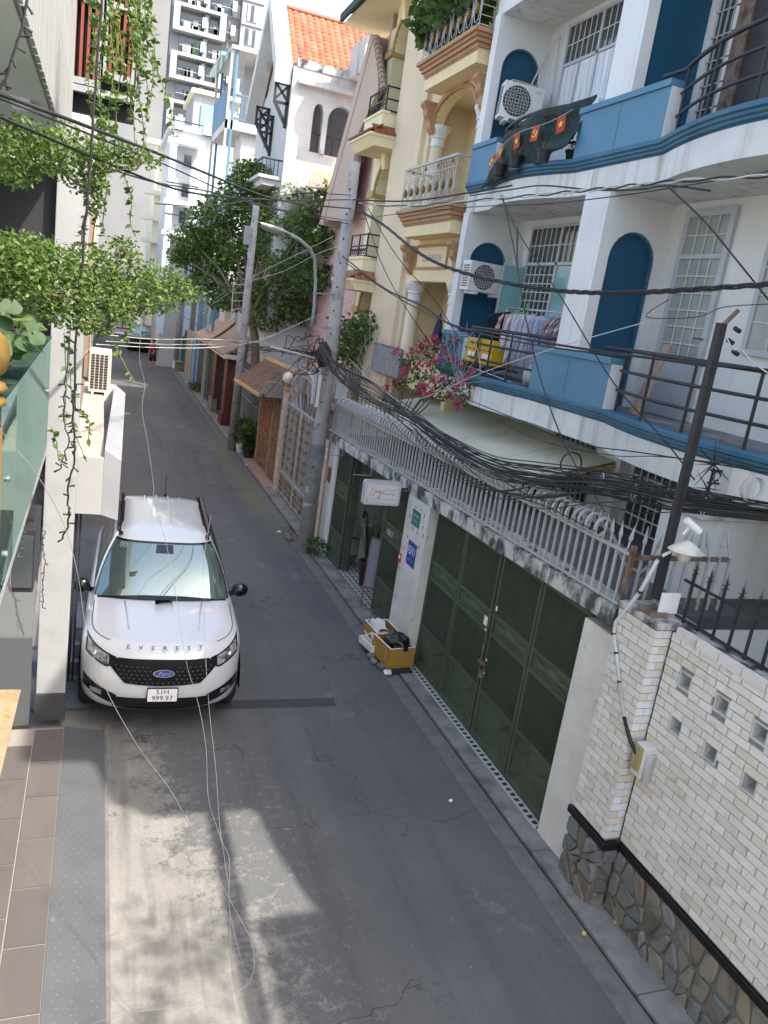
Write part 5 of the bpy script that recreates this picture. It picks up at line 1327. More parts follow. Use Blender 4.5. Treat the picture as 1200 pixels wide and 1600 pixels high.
# ================================================================ yellow house with columned loggias
yh = thing('yellow_house', 'cream yellow house with brown mouldings, columns and scrolled balcony rails', 'house', (7.0, 16, 0))
YX = 6.45
TOP = 14.5
MB().box(YX+.9,YX+1.1,14.1,17.42,0,TOP).build('back_wall', M['cream'], yh)
MB().box(YX+1.1,16,14.06,14.2,0,TOP).build('side_wall', M['cream'], yh)
MB().box(YX-.10,16,17.42,19.28,0,TOP+.6).build('stair_tower', M['cream_beige'], yh)
MB().box(YX-.0,YX+.9,17.20,17.418,0,TOP).build('pilaster', M['cream_beige'], yh)
MB().box(YX-.02,YX+.9,14.06,14.25,0,TOP).build('pilaster', M['cream'], yh)
MB().box(YX-.1,16,14.06,19.3,TOP,TOP+.2).build('roof_slab', M['cream'], yh)
ya, yb = 14.25, 17.75
def column(x, y, z0, z1, r=.15):
    h = z1-z0
    o = MB().lathe([(r*1.35,0),(r*1.35,.08),(r*1.1,.12),(r,.16),(r*.93,h-.42)], (x,y,z0), 18).build('column', pm_get('column_cream',(.72,.60,.42)), yh, smooth=True)
    MB().lathe([(r*.95,h-.42),(r*1.12,h-.40),(r*1.0,h-.36),(r*1.0,h-.26),(r*1.2,h-.24),(r*1.1,h-.20),(r*1.55,h-.06),(r*1.6,h-.04),(r*1.6,h)], (x,y,z0), 18).build('capital', M['white'], o)
def storey(z0, ct=1.85):
    # loggia back wall niche moulding
    tr = MB(); arch_trim(tr, (YX+.9,16.5,z0), (0,-1,0), (0,0,1), (-1,0,0), .15, 1.2, 0, ct-.35, .52, .09, .001, proud=.03)
    tr.build('arch_moulding', pm_get('dark_brown_trim',(.13,.07,.045)), yh)
    MB().box(YX+.85,YX+.899,15.72,15.86,z0+1.55,z0+1.8).build('wall_light', M['black'], yh)
    column(YX+.16, 17.02, z0, z0+ct); column(YX+.16, 14.75, z0, z0+ct)
def slab(z, x0=5.85, y0=14.08, y1=16.95, bot=.52):
    for (dx, za, zb_) in ((0,-.07,0),(.05,-.13,-.07),(.09,-.20,-.13),(.14,-.27,-.20)):
        MB().box(x0+dx,YX+.9,y0+dx,y1-dx,z+za,z+zb_-.0015).build('cornice', M['brown_trim'], yh)
    dn = MB(); n = 30
    for i in range(n): y = y0+.16+(y1-y0-.32)*i/n; dn.box(x0+.155,x0+.18,y,y+.055,z-.31,z-.27)
    dn.build('dentils', M['brown_trim'], yh, kind='stuff')
    MB().box(x0+.18,YX+.9,y0+.18,y1-.18,z-bot,z-.272).build('slab_body', M['cream'], yh)
for z in (4.15, 7.25, 10.15):
    if z > 5: slab(z)
    MB().box(YX,YX+.9,14.25,17.2,z-.55,z).build('floor_slab', M['cream'], yh)
    if z > 5: storey(z)
storey(3.70, 2.17)
# wall above the loggia opening: arched lintel on the upper floors, panel on the lower
for z in (7.25, 10.15):
    mb = MB(); arch_wall(mb, (YX-.02,17.2,z+1.85), (0,-1,0), (0,0,1), (-1,0,0), 2.95, .95, .28, 2.30, 0, .02, .44, .22)
    mb.build('arch_lintel', M['cream'], yh)
    tr = MB(); arch_trim(tr, (YX-.02,17.2,z+1.85), (0,-1,0), (0,0,1), (-1,0,0), .28, 2.30, 0, .02, .44, .10, .02, proud=.05); tr.build('arch_moulding', M['brown_trim'], yh)
    for (a, b) in ((16.9,17.18),(14.28,14.9)): MB().box(YX-.07,YX-.02,a,b,z+1.85,z+1.95).build('impost', M['brown_trim'], yh)
mo = MB()
for (a,b,c,d) in ((16.9,14.9,6.18,6.22),): pass
PZt, PZb, PYa, PYb = 6.95-.3, 6.20-.1, 14.95, 17.05
MB().box(YX-.02,YX+.2,14.252,17.198,5.875,6.76).build('panel_wall', M['cream'], yh)
q = MB().box(YX-.05,YX-.02,15.05,16.8,6.58,6.63).box(YX-.05,YX-.02,15.05,16.8,6.12,6.17).box(YX-.05,YX-.02,15.05,15.1,6.17,6.58).box(YX-.05,YX-.02,16.75,16.8,6.17,6.58)
q.build('panel_moulding', M['brown_trim'], yh)
orn = MB()
for i in range(9):
    y = 15.45+i*.11
    orn.tube([(YX-.045, y+.07*math.cos(a*.8), 6.36+.06*math.sin(a*.8)*(1 if i % 2 else -1)) for a in range(7)], .013, 4)
orn.build('plaster_ornament', M['white'], yh)
def corbel(y, z):
    prof = [(0,0),(-.30,0),(-.32,-.08),(-.24,-.16),(-.22,-.28),(-.14,-.36),(-.12,-.50),(-.03,-.60),(0,-.60)]
    MB().prism([(YX-.02+a, z+b) for a, b in prof], 'y', y-.11, y+.11).build('corbel', M['brown_trim'], yh, bevel=.01)
for z in (7.25-.62, 10.15-.62):
    corbel(16.98, z-.02); corbel(14.42, z-.02)
# scrolled railings
def scroll_rail(label, z0, y0=14.16, y1=16.85, x=5.93):
    t_ = thing('scroll_railing', label, 'railing', (x, (y0+y1)/2, z0), 0, 'scrolled railings of the yellow house')
    MB().bar((x,y0,z0+.82),(x,y1,z0+.82),.04).bar((x,y0,z0+.62),(x,y1,z0+.62),.016).bar((x,y0,z0+.05),(x,y1,z0+.05),.02).bar((x,y0,z0+.82),(YX+.1,y0,z0+.82),.04).bar((x,y0,z0+.05),(YX+.1,y0,z0+.05),.02).bar((x,y1,z0+.82),(YX+.1,y1,z0+.82),.04).build('handrail', M['lt_metal'], t_)
    n = 8
    for i in range(n+1):
        y = y0+(y1-y0)*i/n; MB().cyl((x,y,z0),(x,y,z0+.82),.009,6).build('bar', M['lt_metal'], t_)
    for i in range(n):
        y = y0+(y1-y0)*(i+.5)/n; mb = MB()
        mb.tube([(x,y+.12*math.cos(a*.5236),z0+.34+.24*math.sin(a*.5236)) for a in range(13)], .009, 5, False)
        for s in (1,-1): mb.tube([(x,y+s*(.155+.035*math.cos(a*.7)),z0+.34+.09*math.sin(a*.7)+.2*((a-4)/8)) for a in range(9)], .008, 4)
        mb.tube([(x,y+.07*math.cos(a*.6),z0+.72+.05*math.sin(a*.6)) for a in range(11)], .007, 4)
        mb.build('scroll', M['lt_metal'], t_)
        g = MB().lathe([(.001,-.10),(.045,-.03),(.045,.03),(.001,.10)], (x-.005,y,z0+.34), 6)
        if i % 2 == 0: g.tube([(x-.005,y-.05,z0+.70),(x-.005,y,z0+.75),(x-.005,y+.05,z0+.70)], .018, 4)
        g.build('gold_ornament', M['gold'], t_)
    for i in range(4):
        z = z0+.2+.16*i; MB().bar((x,y0,z),(YX,y0,z),.012).build('side_bar', M['lt_metal'], t_)
scroll_rail('white and gold scrolled railing on the middle balcony of the yellow house', 7.25)
scroll_rail('white and gold scrolled railing with plants on the top balcony', 10.15)
# ================================================================ pale yellow house with arched bays
ph = thing('pale_yellow_house', 'pale yellow house with arched recesses, black balcony rails and red tiled sills', 'house', (7.0, 20.3, 0))
PXX = 6.55
for (a, b) in ((18.70,19.23),(21.28,21.78)): MB().box(PXX,PXX+.6,a,b,0,12.0).build('pier', M['pale_yellow'], ph)
MB().box(PXX+1.2,PXX+1.35,18.70,21.88,0,13.5).build('back_wall', M['pale_yellow'], ph)
MB().box(PXX+.0,16,21.78,21.98,0,13.0).build('end_wall', M['taupe'], ph)
MB().box(PXX+.35,PXX+1.2,20.18,20.38,0,12).build('inner_pier', M['pale_yellow'], ph)
for z0 in (3.3, 6.0, 9.35):
    zz = z0+ (2.05 if z0 > 3.4 else 1.8)
    mb = MB(); arch_wall(mb, (PXX-.01,21.28,zz), (0,-1,0), (0,0,1), (-1,0,0), 2.05, 1.05, .12, 1.93, 0, .05, .62, .5); mb.build('arch_lintel', M['pale_yellow'], ph)
    tr = MB(); arch_trim(tr, (PXX-.01,21.28,zz), (0,-1,0), (0,0,1), (-1,0,0), .12, 1.93, 0, .05, .62, .10, .02, proud=.05); tr.build('arch_moulding', M['ochre'], ph)
    for (a, b) in ((18.64,19.33),(21.18,21.84)): MB().box(PXX-.08,PXX+.62,a,b,zz-.08,zz+.08).build('impost', M['ochre'], ph)
    MB().box(PXX+.30,PXX+1.18,20.13,20.43,zz-.35,zz-.22).build('impost', M['ochre'], ph)
    MB().hexa([(PXX-.12,20.10,zz+.5),(PXX-.02,20.10,zz+.5),(PXX-.02,20.38,zz+.5),(PXX-.12,20.38,zz+.5)],[(PXX-.2,20.06,zz+.95),(PXX-.02,20.06,zz+.95),(PXX-.02,20.42,zz+.95),(PXX-.2,20.42,zz+.95)]).build('keystone', M['pale_yellow'], ph)
    w = MB().box(PXX+1.15,PXX+1.2,19.25,20.13,z0+.1,zz+.1).box(PXX+1.15,PXX+1.2,20.43,21.26,z0+.1,zz+.1).build('window', M['glass_dk'], ph)
def bay(z):   # balcony slab with tile lip, parapet and iron rail
    x0 = 5.78
    MB().hexa([(x0+.1,19.23,z-.45),(PXX,19.23,z-.45),(PXX,21.28,z-.45),(x0+.1,21.28,z-.45)],[(x0-.05,19.18,z-.25),(PXX,19.18,z-.25),(PXX,21.38,z-.25),(x0-.05,21.38,z-.25)]).build('balcony_slab', M['pale_yellow'], ph)
    MB().box(x0-.08,PXX,19.13,21.43,z-.25,z-.18).build('slab_lip', M['pale_yellow'], ph)
    t = MB()
    for i in range(14):
        y = 19.13+i*.164; t.hexa([(x0-.12,y,z-.18),(x0+.24,y,z-.0),(x0+.24,y+.15,z-.0),(x0-.12,y+.15,z-.18)],[(x0-.12,y,z-.14),(x0+.24,y,z+.04),(x0+.24,y+.15,z+.04),(x0-.12,y+.15,z-.14)])
    for i in range(5):
        x = x0+.16*i+.02; t.hexa([(x,19.13-.06,z-.18),(x+.15,19.13-.06,z-.18),(x+.15,19.40,z-.0),(x,19.40,z-.0)],[(x,19.13-.06,z-.14),(x+.15,19.13-.06,z-.14),(x+.15,19.40,z+.04),(x,19.40,z+.04)])
    t.build('sill_tiles', M['red_tile'], ph, kind='stuff')
    MB().box(x0+.25,x0+.4,19.43,21.23,z-.17,z+.32).box(x0+.4,PXX,19.43,19.58,z-.17,z+.32).build('parapet', M['pale_yellow'], ph)
    MB().box(x0+.22,x0+.43,19.40,21.26,z+.32,z+.38).build('parapet_cap', M['pale_yellow'], ph)
    return x0
def iron_rail(label, z, x0):
    t_ = thing('iron_railing', label, 'railing', (x0+.3, 20.3, z+.38), 0, 'black railings of the pale yellow house')
    for zz in (.40,.65,.92): MB().bar((x0+.32,19.48,z+zz),(x0+.32,21.23,z+zz),.035).bar((x0+.32,19.48,z+zz),(PXX,19.48,z+zz),.035).build('rail', M['black'], t_)
    for (x,y) in ((x0+.32,19.48),(x0+.32,20.33),(x0+.32,21.23),(PXX-.05,19.48)): MB().box(x-.018,x+.018,y-.018,y+.018,z+.38,z+.95).build('post', M['black'], t_)
    mb = MB()
    for i in range(8):
        y = 19.58+i*.21; mb.tube([(x0+.32,y+.07*math.cos(a*.7),z+.52+.07*math.sin(a*.7)) for a in range(9)], .012, 4)
    mb.build('scrollwork', M['black'], t_)
x0 = bay(9.35); iron_rail('black iron railing on the upper bay of the pale yellow house', 9.35, x0)
x0 = bay(6.0); iron_rail('black iron railing on the lower bay of the pale yellow house', 6.0, x0)
MB().hexa([(5.7,18.58,12.4),(8,18.58,12.4),(8,23.48,12.4),(5.7,23.48,12.4)],[(5.9,18.63,12.6),(8,18.63,12.6),(8,25,12.6),(5.9,25,12.6)]).build('eave_soffit', M['pale_yellow'], ph)
ev = MB()
for i in range(28):
    y = 18.48+i*.18; ev.hexa([(5.55,y,12.45),(8,y,13.5),(8,y+.16,13.5),(5.55,y+.16,12.45)],[(5.55,y,12.53),(8,y,13.6),(8,y+.16,13.6),(5.55,y+.16,12.53)])
ev.build('eave_tiles', M['dark'], ph, kind='stuff')
MB().box(5.52,5.6,18.48,23.58,12.32,12.5).build('eave_board', pm_get('dark_green_board',(.02,.03,.022)), ph)
for o_ in [ph]+[o for o in bpy.data.objects if o.name.startswith('iron_railing')]: o_.location.y = 20.085; o_.scale = (1, .78, 1)
# top balcony plants
def leaf_mass(mb, c, R_, n, size, seed=1, shell=.35, up=.2, squash=1.0, rr=None):
    r = random.Random(seed)
    for i in range(n):
        while True:
            v = Vector((r.uniform(-1,1), r.uniform(-1,1), r.uniform(-1,1)))
            if shell < v.length < 1: break
        p = Vector(c)+Vector((v.x*R_[0], v.y*R_[1], v.z*R_[2]))
        a = Vector((r.gauss(0,1), r.gauss(0,1), r.gauss(0,.7)-up)).normalized(); b = a.orthogonal().normalized(); b = Matrix.Rotation(r.uniform(0,6.28), 3, a) @ b
        s = size*r.uniform(.6,1.3); w = b*s*.28; k = a.cross(b).normalized()*s*.08
        n0 = len(mb.v)
        mb.v += [tuple(p), tuple(p+a*s*.45+w+k), tuple(p+a*s), tuple(p+a*s*.45-w+k)]
        mb.f += [(n0,n0+1,n0+2),(n0,n0+2,n0+3)]
def leafmat(name, dark, mid, light, trans=.35):
    m = bpy.data.materials.new(name); m.use_nodes = True; t = m.node_tree; N = t.nodes; L = t.links; N.clear()
    o = N.new('ShaderNodeOutputMaterial'); g = N.new('ShaderNodeNewGeometry'); r = N.new('ShaderNodeValToRGB')
    r.color_ramp.elements[0].color = (*dark,1); r.color_ramp.elements[1].color = (*light,1); e = r.color_ramp.elements.new(.5); e.color = (*mid,1)
    L.new(g.outputs['Random Per Island'], r.inputs[0])
    p = N.new('ShaderNodeBsdfPrincipled'); p.inputs['Roughness'].default_value = .55; p.inputs['Specular IOR Level'].default_value = .4; L.new(r.outputs[0], p.inputs['Base Color'])
    tr = N.new('ShaderNodeBsdfTranslucent'); hs = N.new('ShaderNodeHueSaturation'); hs.inputs['Value'].default_value = 1.5; hs.inputs['Saturation'].default_value = 1.1; L.new(r.outputs[0], hs.inputs['Color']); L.new(hs.outputs[0], tr.inputs[0])
    mx = N.new('ShaderNodeMixShader'); mx.inputs[0].default_value = trans; L.new(p.outputs[0], mx.inputs[1]); L.new(tr.outputs[0], mx.inputs[2]); L.new(mx.outputs[0], o.inputs[0]); return m
M['leaf'] = leafmat('leaves_green', (.035,.07,.018), (.06,.115,.025), (.11,.18,.045))
M['leaf_bright'] = leafmat('leaves_bright', (.045,.085,.018), (.085,.15,.03), (.17,.25,.07))
M['leaf_tree'] = leafmat('leaves_tree', (.035,.07,.018), (.075,.135,.032), (.16,.235,.06), .45)
for i, (yy, lb) in enumerate(((16.9,'bushy green plant at the far end of the top yellow balcony'),(15.9,'drooping green plant in the middle of the top yellow balcony'),(15.0,'green plant overhanging the near end of the top yellow balcony'))):
    t_ = thing('balcony_plant', lb, 'plant', (6.1, yy, 10.2), 0, 'plants on the top yellow balcony')
    mb = MB(); leaf_mass(mb, (6.05,yy,11.05), (.45,.5,.55), 260, .28, 20+i, .2, .3); mb.build('leaves', M['leaf'], t_, kind='stuff', recalc=False)
    MB().lathe([(.14,0),(.2,.3)], (6.45,yy,10.16), 10).build('pot', M['dark'], t_)

# bougainvillea, radial grille and planter in front of the yellow house
M['boug'] = leafmat('bougainvillea_pink', (.34,.02,.085), (.48,.035,.14), (.58,.09,.22), .3)
bg_ = thing('bougainvillea', 'pink flowering bougainvillea bush in front of the yellow house', 'bush', (6.0, 14.8, 3.0))
mb = MB(); mf = MB()
for i, (u, v, r_) in enumerate([(640,565,.32),(670,545,.32),(700,540,.30),(650,590,.30),(685,580,.36),(715,575,.30),(700,610,.32),(740,590,.26),(625,600,.22),(665,615,.25),(730,620,.25)]):
    r_ *= .85; p = PX(u, v, 5.9+.06*(i % 3)); leaf_mass(mb, p, (r_,r_,r_*.8), 95, .085, 40+i, .1)
    for k in range(3):
        rr_ = random.Random(i*7+k); q_ = p+Vector((rr_.uniform(-1,1)*r_*.8-.1, rr_.uniform(-1,1)*r_*.8, rr_.uniform(-.6,.9)*r_)); leaf_mass(mf, q_, (.11,.11,.08), 20, .085, 80+i*9+k, 0)
mb.build('leaves', M['leaf'], bg_, kind='stuff', recalc=False); mf.build('flowers', M['boug'], bg_, kind='stuff', recalc=False)
tk = MB()
for i in range(8): 
    rr_ = random.Random(i); p = Vector((5.9,15.2,2.6)); q_ = PX(630+i*15, 570+rr_.uniform(-20,20), 5.9); tk.tube([p,(p+q_)/2+Vector((.05,rr_.uniform(-.2,.2),.1)),q_], [.02,.014,.006], 5)
tk.build('branches', pm_get('bark', (.12,.09,.065)), bg_)
sg2 = thing('spoked_grille', 'pale metal spoked semicircle grille with long spear bars by the bougainvillea', 'grille', (5.3, 16, 3.4))
def fan_grille(cu, cv, x, R_, n, a0, a1, parent):
    c = PX(cu, cv, x)
    for k in range(n):
        a = rad(a0+(a1-a0)*k/(n-1)); MB().bar(c, c+Vector((0,math.cos(a)*R_*1.25,math.sin(a)*R_*1.25)), .007).build('spoke', M['grey_metal'], parent)
    for q in (1.0,.25): MB().tube([c+Vector((0,math.cos(rad(a))*R_*q,math.sin(rad(a))*R_*q)) for a in range(int(a0),int(a1)+1,12)], .008, 5, False).build('arc', M['grey_metal'], parent)
fan_grille(575,590,5.35,.85,11,0,180,sg2); fan_grille(715,600,5.6,.8,9,40,170,sg2)
gsh = thing('grey_shutter', 'low grey corrugated panel beside the bougainvillea', 'panel', (6.2, 17.5, 4))
mb = MB()
for i in range(16): mb.box(6.2,6.23,16.3+i*.12,16.38+i*.12,3.75,4.35)
mb.build('ribs', M['grey_metal'], gsh, kind='stuff'); MB().box(6.225,6.25,16.25,18.25,3.73,4.40).build('panel_sheet', M['bandgrey'], gsh)
shb = thing('green_shrub', 'leafy shrub between the near utility pole and the yellow house', 'shrub', (6.2, 19, 3.5))
mb = MB()
for i, (u, v) in enumerate([(540,510),(560,520),(535,540),(555,545),(530,560),(570,510)]): leaf_mass(mb, PX(u,v,6.1), (.5,.5,.4), 150, .16, 140+i, .1)
mb.build('leaves', M['leaf'], shb, kind='stuff', recalc=False)
tk = MB()
for i in range(6): tk.tube([(6.2,18.8,2.6), PX(528+i*9, 535-i*3, 6.1)], [.02,.006], 5)
tk.build('branches', pm_get('bark', (.12,.09,.065)), shb)
wf = thing('wire_fence', 'rusty wire mesh fence behind the far end of the picket fence', 'fence', (5.2, 14.5, 3))
mb = MB(); 
for i in range(16): mb.bar((5.1,12.8+i*.24,2.66),(5.1,12.8+i*.24,3.55),.012)
for k in range(5): mb.bar((5.1,12.8,2.75+k*.19),(5.1,16.5,2.75+k*.19),.012)
mb.build('mesh_wires', M['rust'], wf, kind='stuff')
uf = thing('blue_umbrella', 'folded dark navy umbrella hanging by the yellow house doorway', 'umbrella', (6.5, 14.5, 4.6))
p = PX(685,515,6.1); MB().lathe([(.01,.32),(.05,.2),(.12,-.15),(.10,-.22),(.01,-.3)], p, 7).build('canopy', pm_get('navy_cloth',(.015,.018,.04)), uf)
MB().cyl(p+Vector((0,0,-.9)), p+Vector((0,0,.36)), .012, 6).build('shaft', M['brown_tile'], uf)
# ================================================================ steep gabled pink house
gh = thing('pink_gable_house', 'pink house with a steep taupe gable and maroon angled windows', 'house', (7, 25, 0))
GXX = 6.9
GXX = 6.85
MB().box(7.0,16,21.2,27.0,0,8.0).build('lower_wall', M['pink'], gh)
def slabpoly(uv, x, t, m, name):
    ps = [PX(u, v, x) for u, v in uv]; MB().prism([(p.y, p.z) for p in ps], 'x', x, x+t).build(name, m, gh)
slabpoly([(581,57),(590,72),(591,140),(557,214),(551,262),(541,345),(501,345),(526,260)], 6.28, .14, M['taupe'], 'gable_slope')
e0, e1 = PX(581,55,6.3), PX(500,348,6.3); slabpoly([(579,53),(583,57),(504,352),(498,350)], 6.26, 3.0, M['taupe'], 'roof_edge')
MB().prism([(21.2,2),(27,2),(27,7.0),(23.2,12.2),(21.2,12.2)], 'x', 6.8, 7.0).build('gable_wall', M['pink'], gh)
C1, C2 = PX(588,58,6.2), PX(600,140,6.2)
rt = MB(); n_ = 11
for i in range(n_):
    p = C1.lerp(C2, i/n_); q_ = C1.lerp(C2, (i+.92)/n_); rt.tube([p, q_], [.08,.10], 8)
rt.build('ridge_tiles', M['tan_tile'], gh, kind='stuff')
for (u0,v0,u1,v1) in ((572,172,560,214),(560,214,566,258)):
    p, q_ = PX(u0,v0,6.42), PX(u1,v1,6.42); MB().bar(p, q_, .1, .16).build('angled_window', pm_get('maroon',(.12,.03,.035)), gh)
tank = thing('round_tank', 'round white water tank with red marks on the roof', 'tank', (7.5,26,13))
p = PX(590,34,7.4); MB().lathe([(.05,-.42),(.30,-.34),(.42,-.15),(.44,.1),(.34,.30),(.12,.42),(.02,.44)], p, 20).build('tank_shell', pm('tank_shell',(.7,.7,.72),(.62,.05,.06),2.2,.35,lo=.60,hi=.63), tank, smooth=True)
MB().box(p.x-.3,p.x+.9,p.y-.1,p.y+1.6,p.z-1.4,p.z-.45).build('tank_base', M['white_old'], tank)

# ================================================================ white house with orange tiled roof
wh = thing('white_gable_house', 'weathered white house with orange tiled gable roof, arches and black brackets', 'house', (6, 29, 0))
WY = 27.0; WXF = 5.3
mb = MB(); 
# arched side wall toward the camera: openings found on the wall plane
def wxz(u, v): p = PY(u, v, WY); return (p.x, p.z)
ax0, _ = wxz(483,235); ax1, _ = wxz(499,235); bx0, zb0 = wxz(505,250); bx1, _ = wxz(547,245); _, za1 = wxz(491,160); _, zb1 = wxz(528,165); _, zlo = wxz(490,238)
zlo = zlo; ztop = 12.15
def awall(x0, x1, a0, a1, zs, ry): arch_wall(mb, (x0,WY,zlo), (1,0,0), (0,0,1), (0,-1,0), x1-x0, ztop-zlo, a0-x0, a1-x0, 0, zs-zlo, ry, .25)
midx = (ax1+bx0)/2
awall(WXF, midx, ax0, ax1, za1-.30, .30); awall(midx, bx1+.6, bx0, bx1, zb1-.50, .50)
mb.build('arched_wall', M['white_old'], wh)
MB().box(WXF,14,WY,WY+.25,0,zlo-.002).build('side_wall', M['white_old'], wh)
MB().box(bx1+.6,14,WY,WY+.25,zlo,ztop).build('side_wall', M['white_old'], wh)
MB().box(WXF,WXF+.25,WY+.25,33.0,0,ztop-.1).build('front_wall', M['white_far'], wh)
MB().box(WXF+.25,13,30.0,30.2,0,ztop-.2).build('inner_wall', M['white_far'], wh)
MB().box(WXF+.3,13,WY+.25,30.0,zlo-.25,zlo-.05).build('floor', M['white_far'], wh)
MB().box(ax0-.6,bx1+.7,WY-.20,WY-.0,za1+.42,za1+.56).build('cornice', M['white_old'], wh)
MB().box(ax1+.02,bx0-.02,WY-.10,WY-.0,zlo,zlo+.12).build('column_base', M['white_far'], wh)
MB().box(ax0,bx1,WY+.1,WY+.14,zlo+.55,zlo+.6).build('handrail', M['black'], wh)
mbx_ = MB()
for i in range(9): mbx_.box(ax0+.25*i,ax0+.25*i+.03,WY+.1,WY+.13,zlo,zlo+.55)
mbx_.build('balusters', M['black'], wh, kind='stuff')
# parapet stub with stained top, then the roof
MB().box(WXF+.1,14,WY-.03,WY+.2,ztop,ztop+.25).build('stained_parapet', M['conc_lip'], wh)
EY, EZ, RY, RZ = WY+.15, 12.10, 29.6, 14.45
X0r, X1r = 4.75, 12.0
MB().hexa([(X0r+.5,EY,EZ-.12),(X1r,EY,EZ-.12),(X1r,RY,RZ-.12),(X0r+.5,RY,RZ-.12)],[(X0r+.5,EY,EZ),(X1r,EY,EZ),(X1r,RY,RZ),(X0r+.5,RY,RZ)]).build('roof_deck', M['dark'], wh)
MB().hexa([(X0r+.5,RY,RZ-.12),(X1r,RY,RZ-.12),(X1r,32.4,11.6),(X0r+.5,32.4,11.6)],[(X0r+.5,RY,RZ),(X1r,RY,RZ),(X1r,32.4,11.72),(X0r+.5,32.4,11.72)]).build('roof_back', M['red_tile'], wh)
tw_, nrow_, = .235, 15
sl_ = Vector((0,RY-EY,RZ-EZ)); sl_n = Vector((0,-sl_.z,sl_.y)).normalized(); sd_ = sl_/nrow_
tmb = MB(); N_ = 5
for k in range(N_+1):
    a = k/N_; x = a*tw_; h = .045*math.sin(math.pi*a)
    for (s, e) in ((0,.03),(1.06,.0)):
        p = sd_*s + sl_n*(h+e+.01); tmb.v.append((x, p.y, p.z))
tmb.f = [(2*k, 2*k+2, 2*k+3, 2*k+1) for k in range(N_)]
for k in range(N_): # front lip
    p0, p1 = tmb.v[2*k], tmb.v[2*k+2]; nn = len(tmb.v); tmb.v += [(p0[0],p0[1],p0[2]-.05),(p1[0],p1[1],p1[2]-.05)]; tmb.f.append((2*k, 2*k+2, nn+1, nn))
tme = tmb.mesh('roof_tile', M['red_tile'])
cnt = 0
for r in range(nrow_):
    p = Vector((0,EY,EZ))+sd_*r
    for c in range(20):
        x = X0r+.55+c*tw_
        link('roof_tile', tme, wh, (x-6+random.uniform(-.006,.006), p.y-29, p.z+random.uniform(-.004,.006)), (0, 0, random.uniform(-.015,.015))); cnt += 1
rdg = MB()
for c in range(22): rdg.tube([(X0r+.5+.3*c,RY,RZ+.05),(X0r+.83+.3*c,RY,RZ+.05)], [.09,.10], 6)
rdg.build('ridge_tiles', M['red_tile'], wh, kind='stuff')
# gable barge board and brackets toward the alley
MB().hexa([(X0r,EY-.05,EZ-.5),(X0r+.52,EY-.05,EZ-.5),(X0r+.52,RY,RZ-.1),(X0r,RY,RZ-.1)],[(X0r,EY-.05,EZ+.12),(X0r+.52,EY-.05,EZ+.12),(X0r+.52,RY,RZ+.35),(X0r,RY,RZ+.35)]).build('gable_board', M['white_old'], wh)
MB().hexa([(X0r,RY,RZ-.1),(X0r+.52,RY,RZ-.1),(X0r+.52,32.5,11.3),(X0r,32.5,11.3)],[(X0r,RY,RZ+.35),(X0r+.52,RY,RZ+.35),(X0r+.52,32.5,11.85),(X0r,32.5,11.85)]).build('gable_board', M['white_old'], wh)
MB().prism([(EY,EZ-.1),(32.4,11.5),(RY,RZ-.1)], 'x', WXF+.05, WXF+.2).build('gable_wall', M['white_far'], wh)
def bracket(y, z):
    o = MB().box(X0r+.05,WXF,y-.05,y+.05,z-.06,z).box(X0r+.05,X0r+.12,y-.05,y+.05,z-.55,z).box(WXF-.1,WXF,y-.05,y+.05,z-1.3,z).bar((X0r+.1,y,z-.05),(WXF-.05,y,z-.5),.07).bar((X0r+.1,y,z-.5),(WXF-.05,y,z-.05),.07).bar((X0r+.08,y,z-.55),(WXF-.02,y,z-1.25),.12,.10).box(X0r+.05,WXF,y-.05,y+.05,z-.62,z-.55)
    o.build('bracket', M['black'], wh)
bracket(EY+.1, EZ-.45); bracket(EY+2.4, EZ-1.0); bracket(30.5, EZ-.6)
MB().bar((WXF-.2,EY+.3,EZ-.2),(WXF-.2,RY,RZ-.5),.12,.2).build('truss', M['black'], wh)
MB().box(4.7,WXF,27.2,30.5,8.55,8.75).box(4.55,WXF,27.1,30.6,8.75,8.85).build('balcony', M['white_old'], wh)
mbr = MB().bar((4.65,27.2,9.35),(4.65,30.5,9.35),.05).bar((4.65,27.2,9.35),(WXF,27.2,9.35),.05)
for i in range(5): mbr.bar((4.65+.13*i,27.2,8.85),(4.65+.13*i,27.2,9.35),.025)
mbr.build('balcony_rail', M['black'], wh)
for (u, v0, v1) in ((466,62,30),(555,35,8)): solo(MB().cyl(PY(u,v0,33),PY(u,v1,33),.02,5), 'lightning_rod', M['grey_metal'], 'thin lightning rod on the orange roof ridge' if u < 500 else 'thin lightning rod by the water tank', 'rod')
# grey tiled lean-to in front of it, seen behind the pole
lt = thing('lean_to_roof', 'small grey tiled lean-to roof at the foot of the white house arches', 'roof', (6, 26, 8))
La, Lb, Lc, Ld = PY(487,258,26.6), PY(545,285,26.6), PY(545,300,25.6), PY(482,293,25.6)
MB().grid(lambda u, v: La.lerp(Lb,u).lerp(Ld.lerp(Lc,u),v)+Vector((0,0,.03*abs(math.sin(u*16*math.pi)))), 48, 6).build('lean_to_tiles', M['tan_tile'], lt, solid=.03)

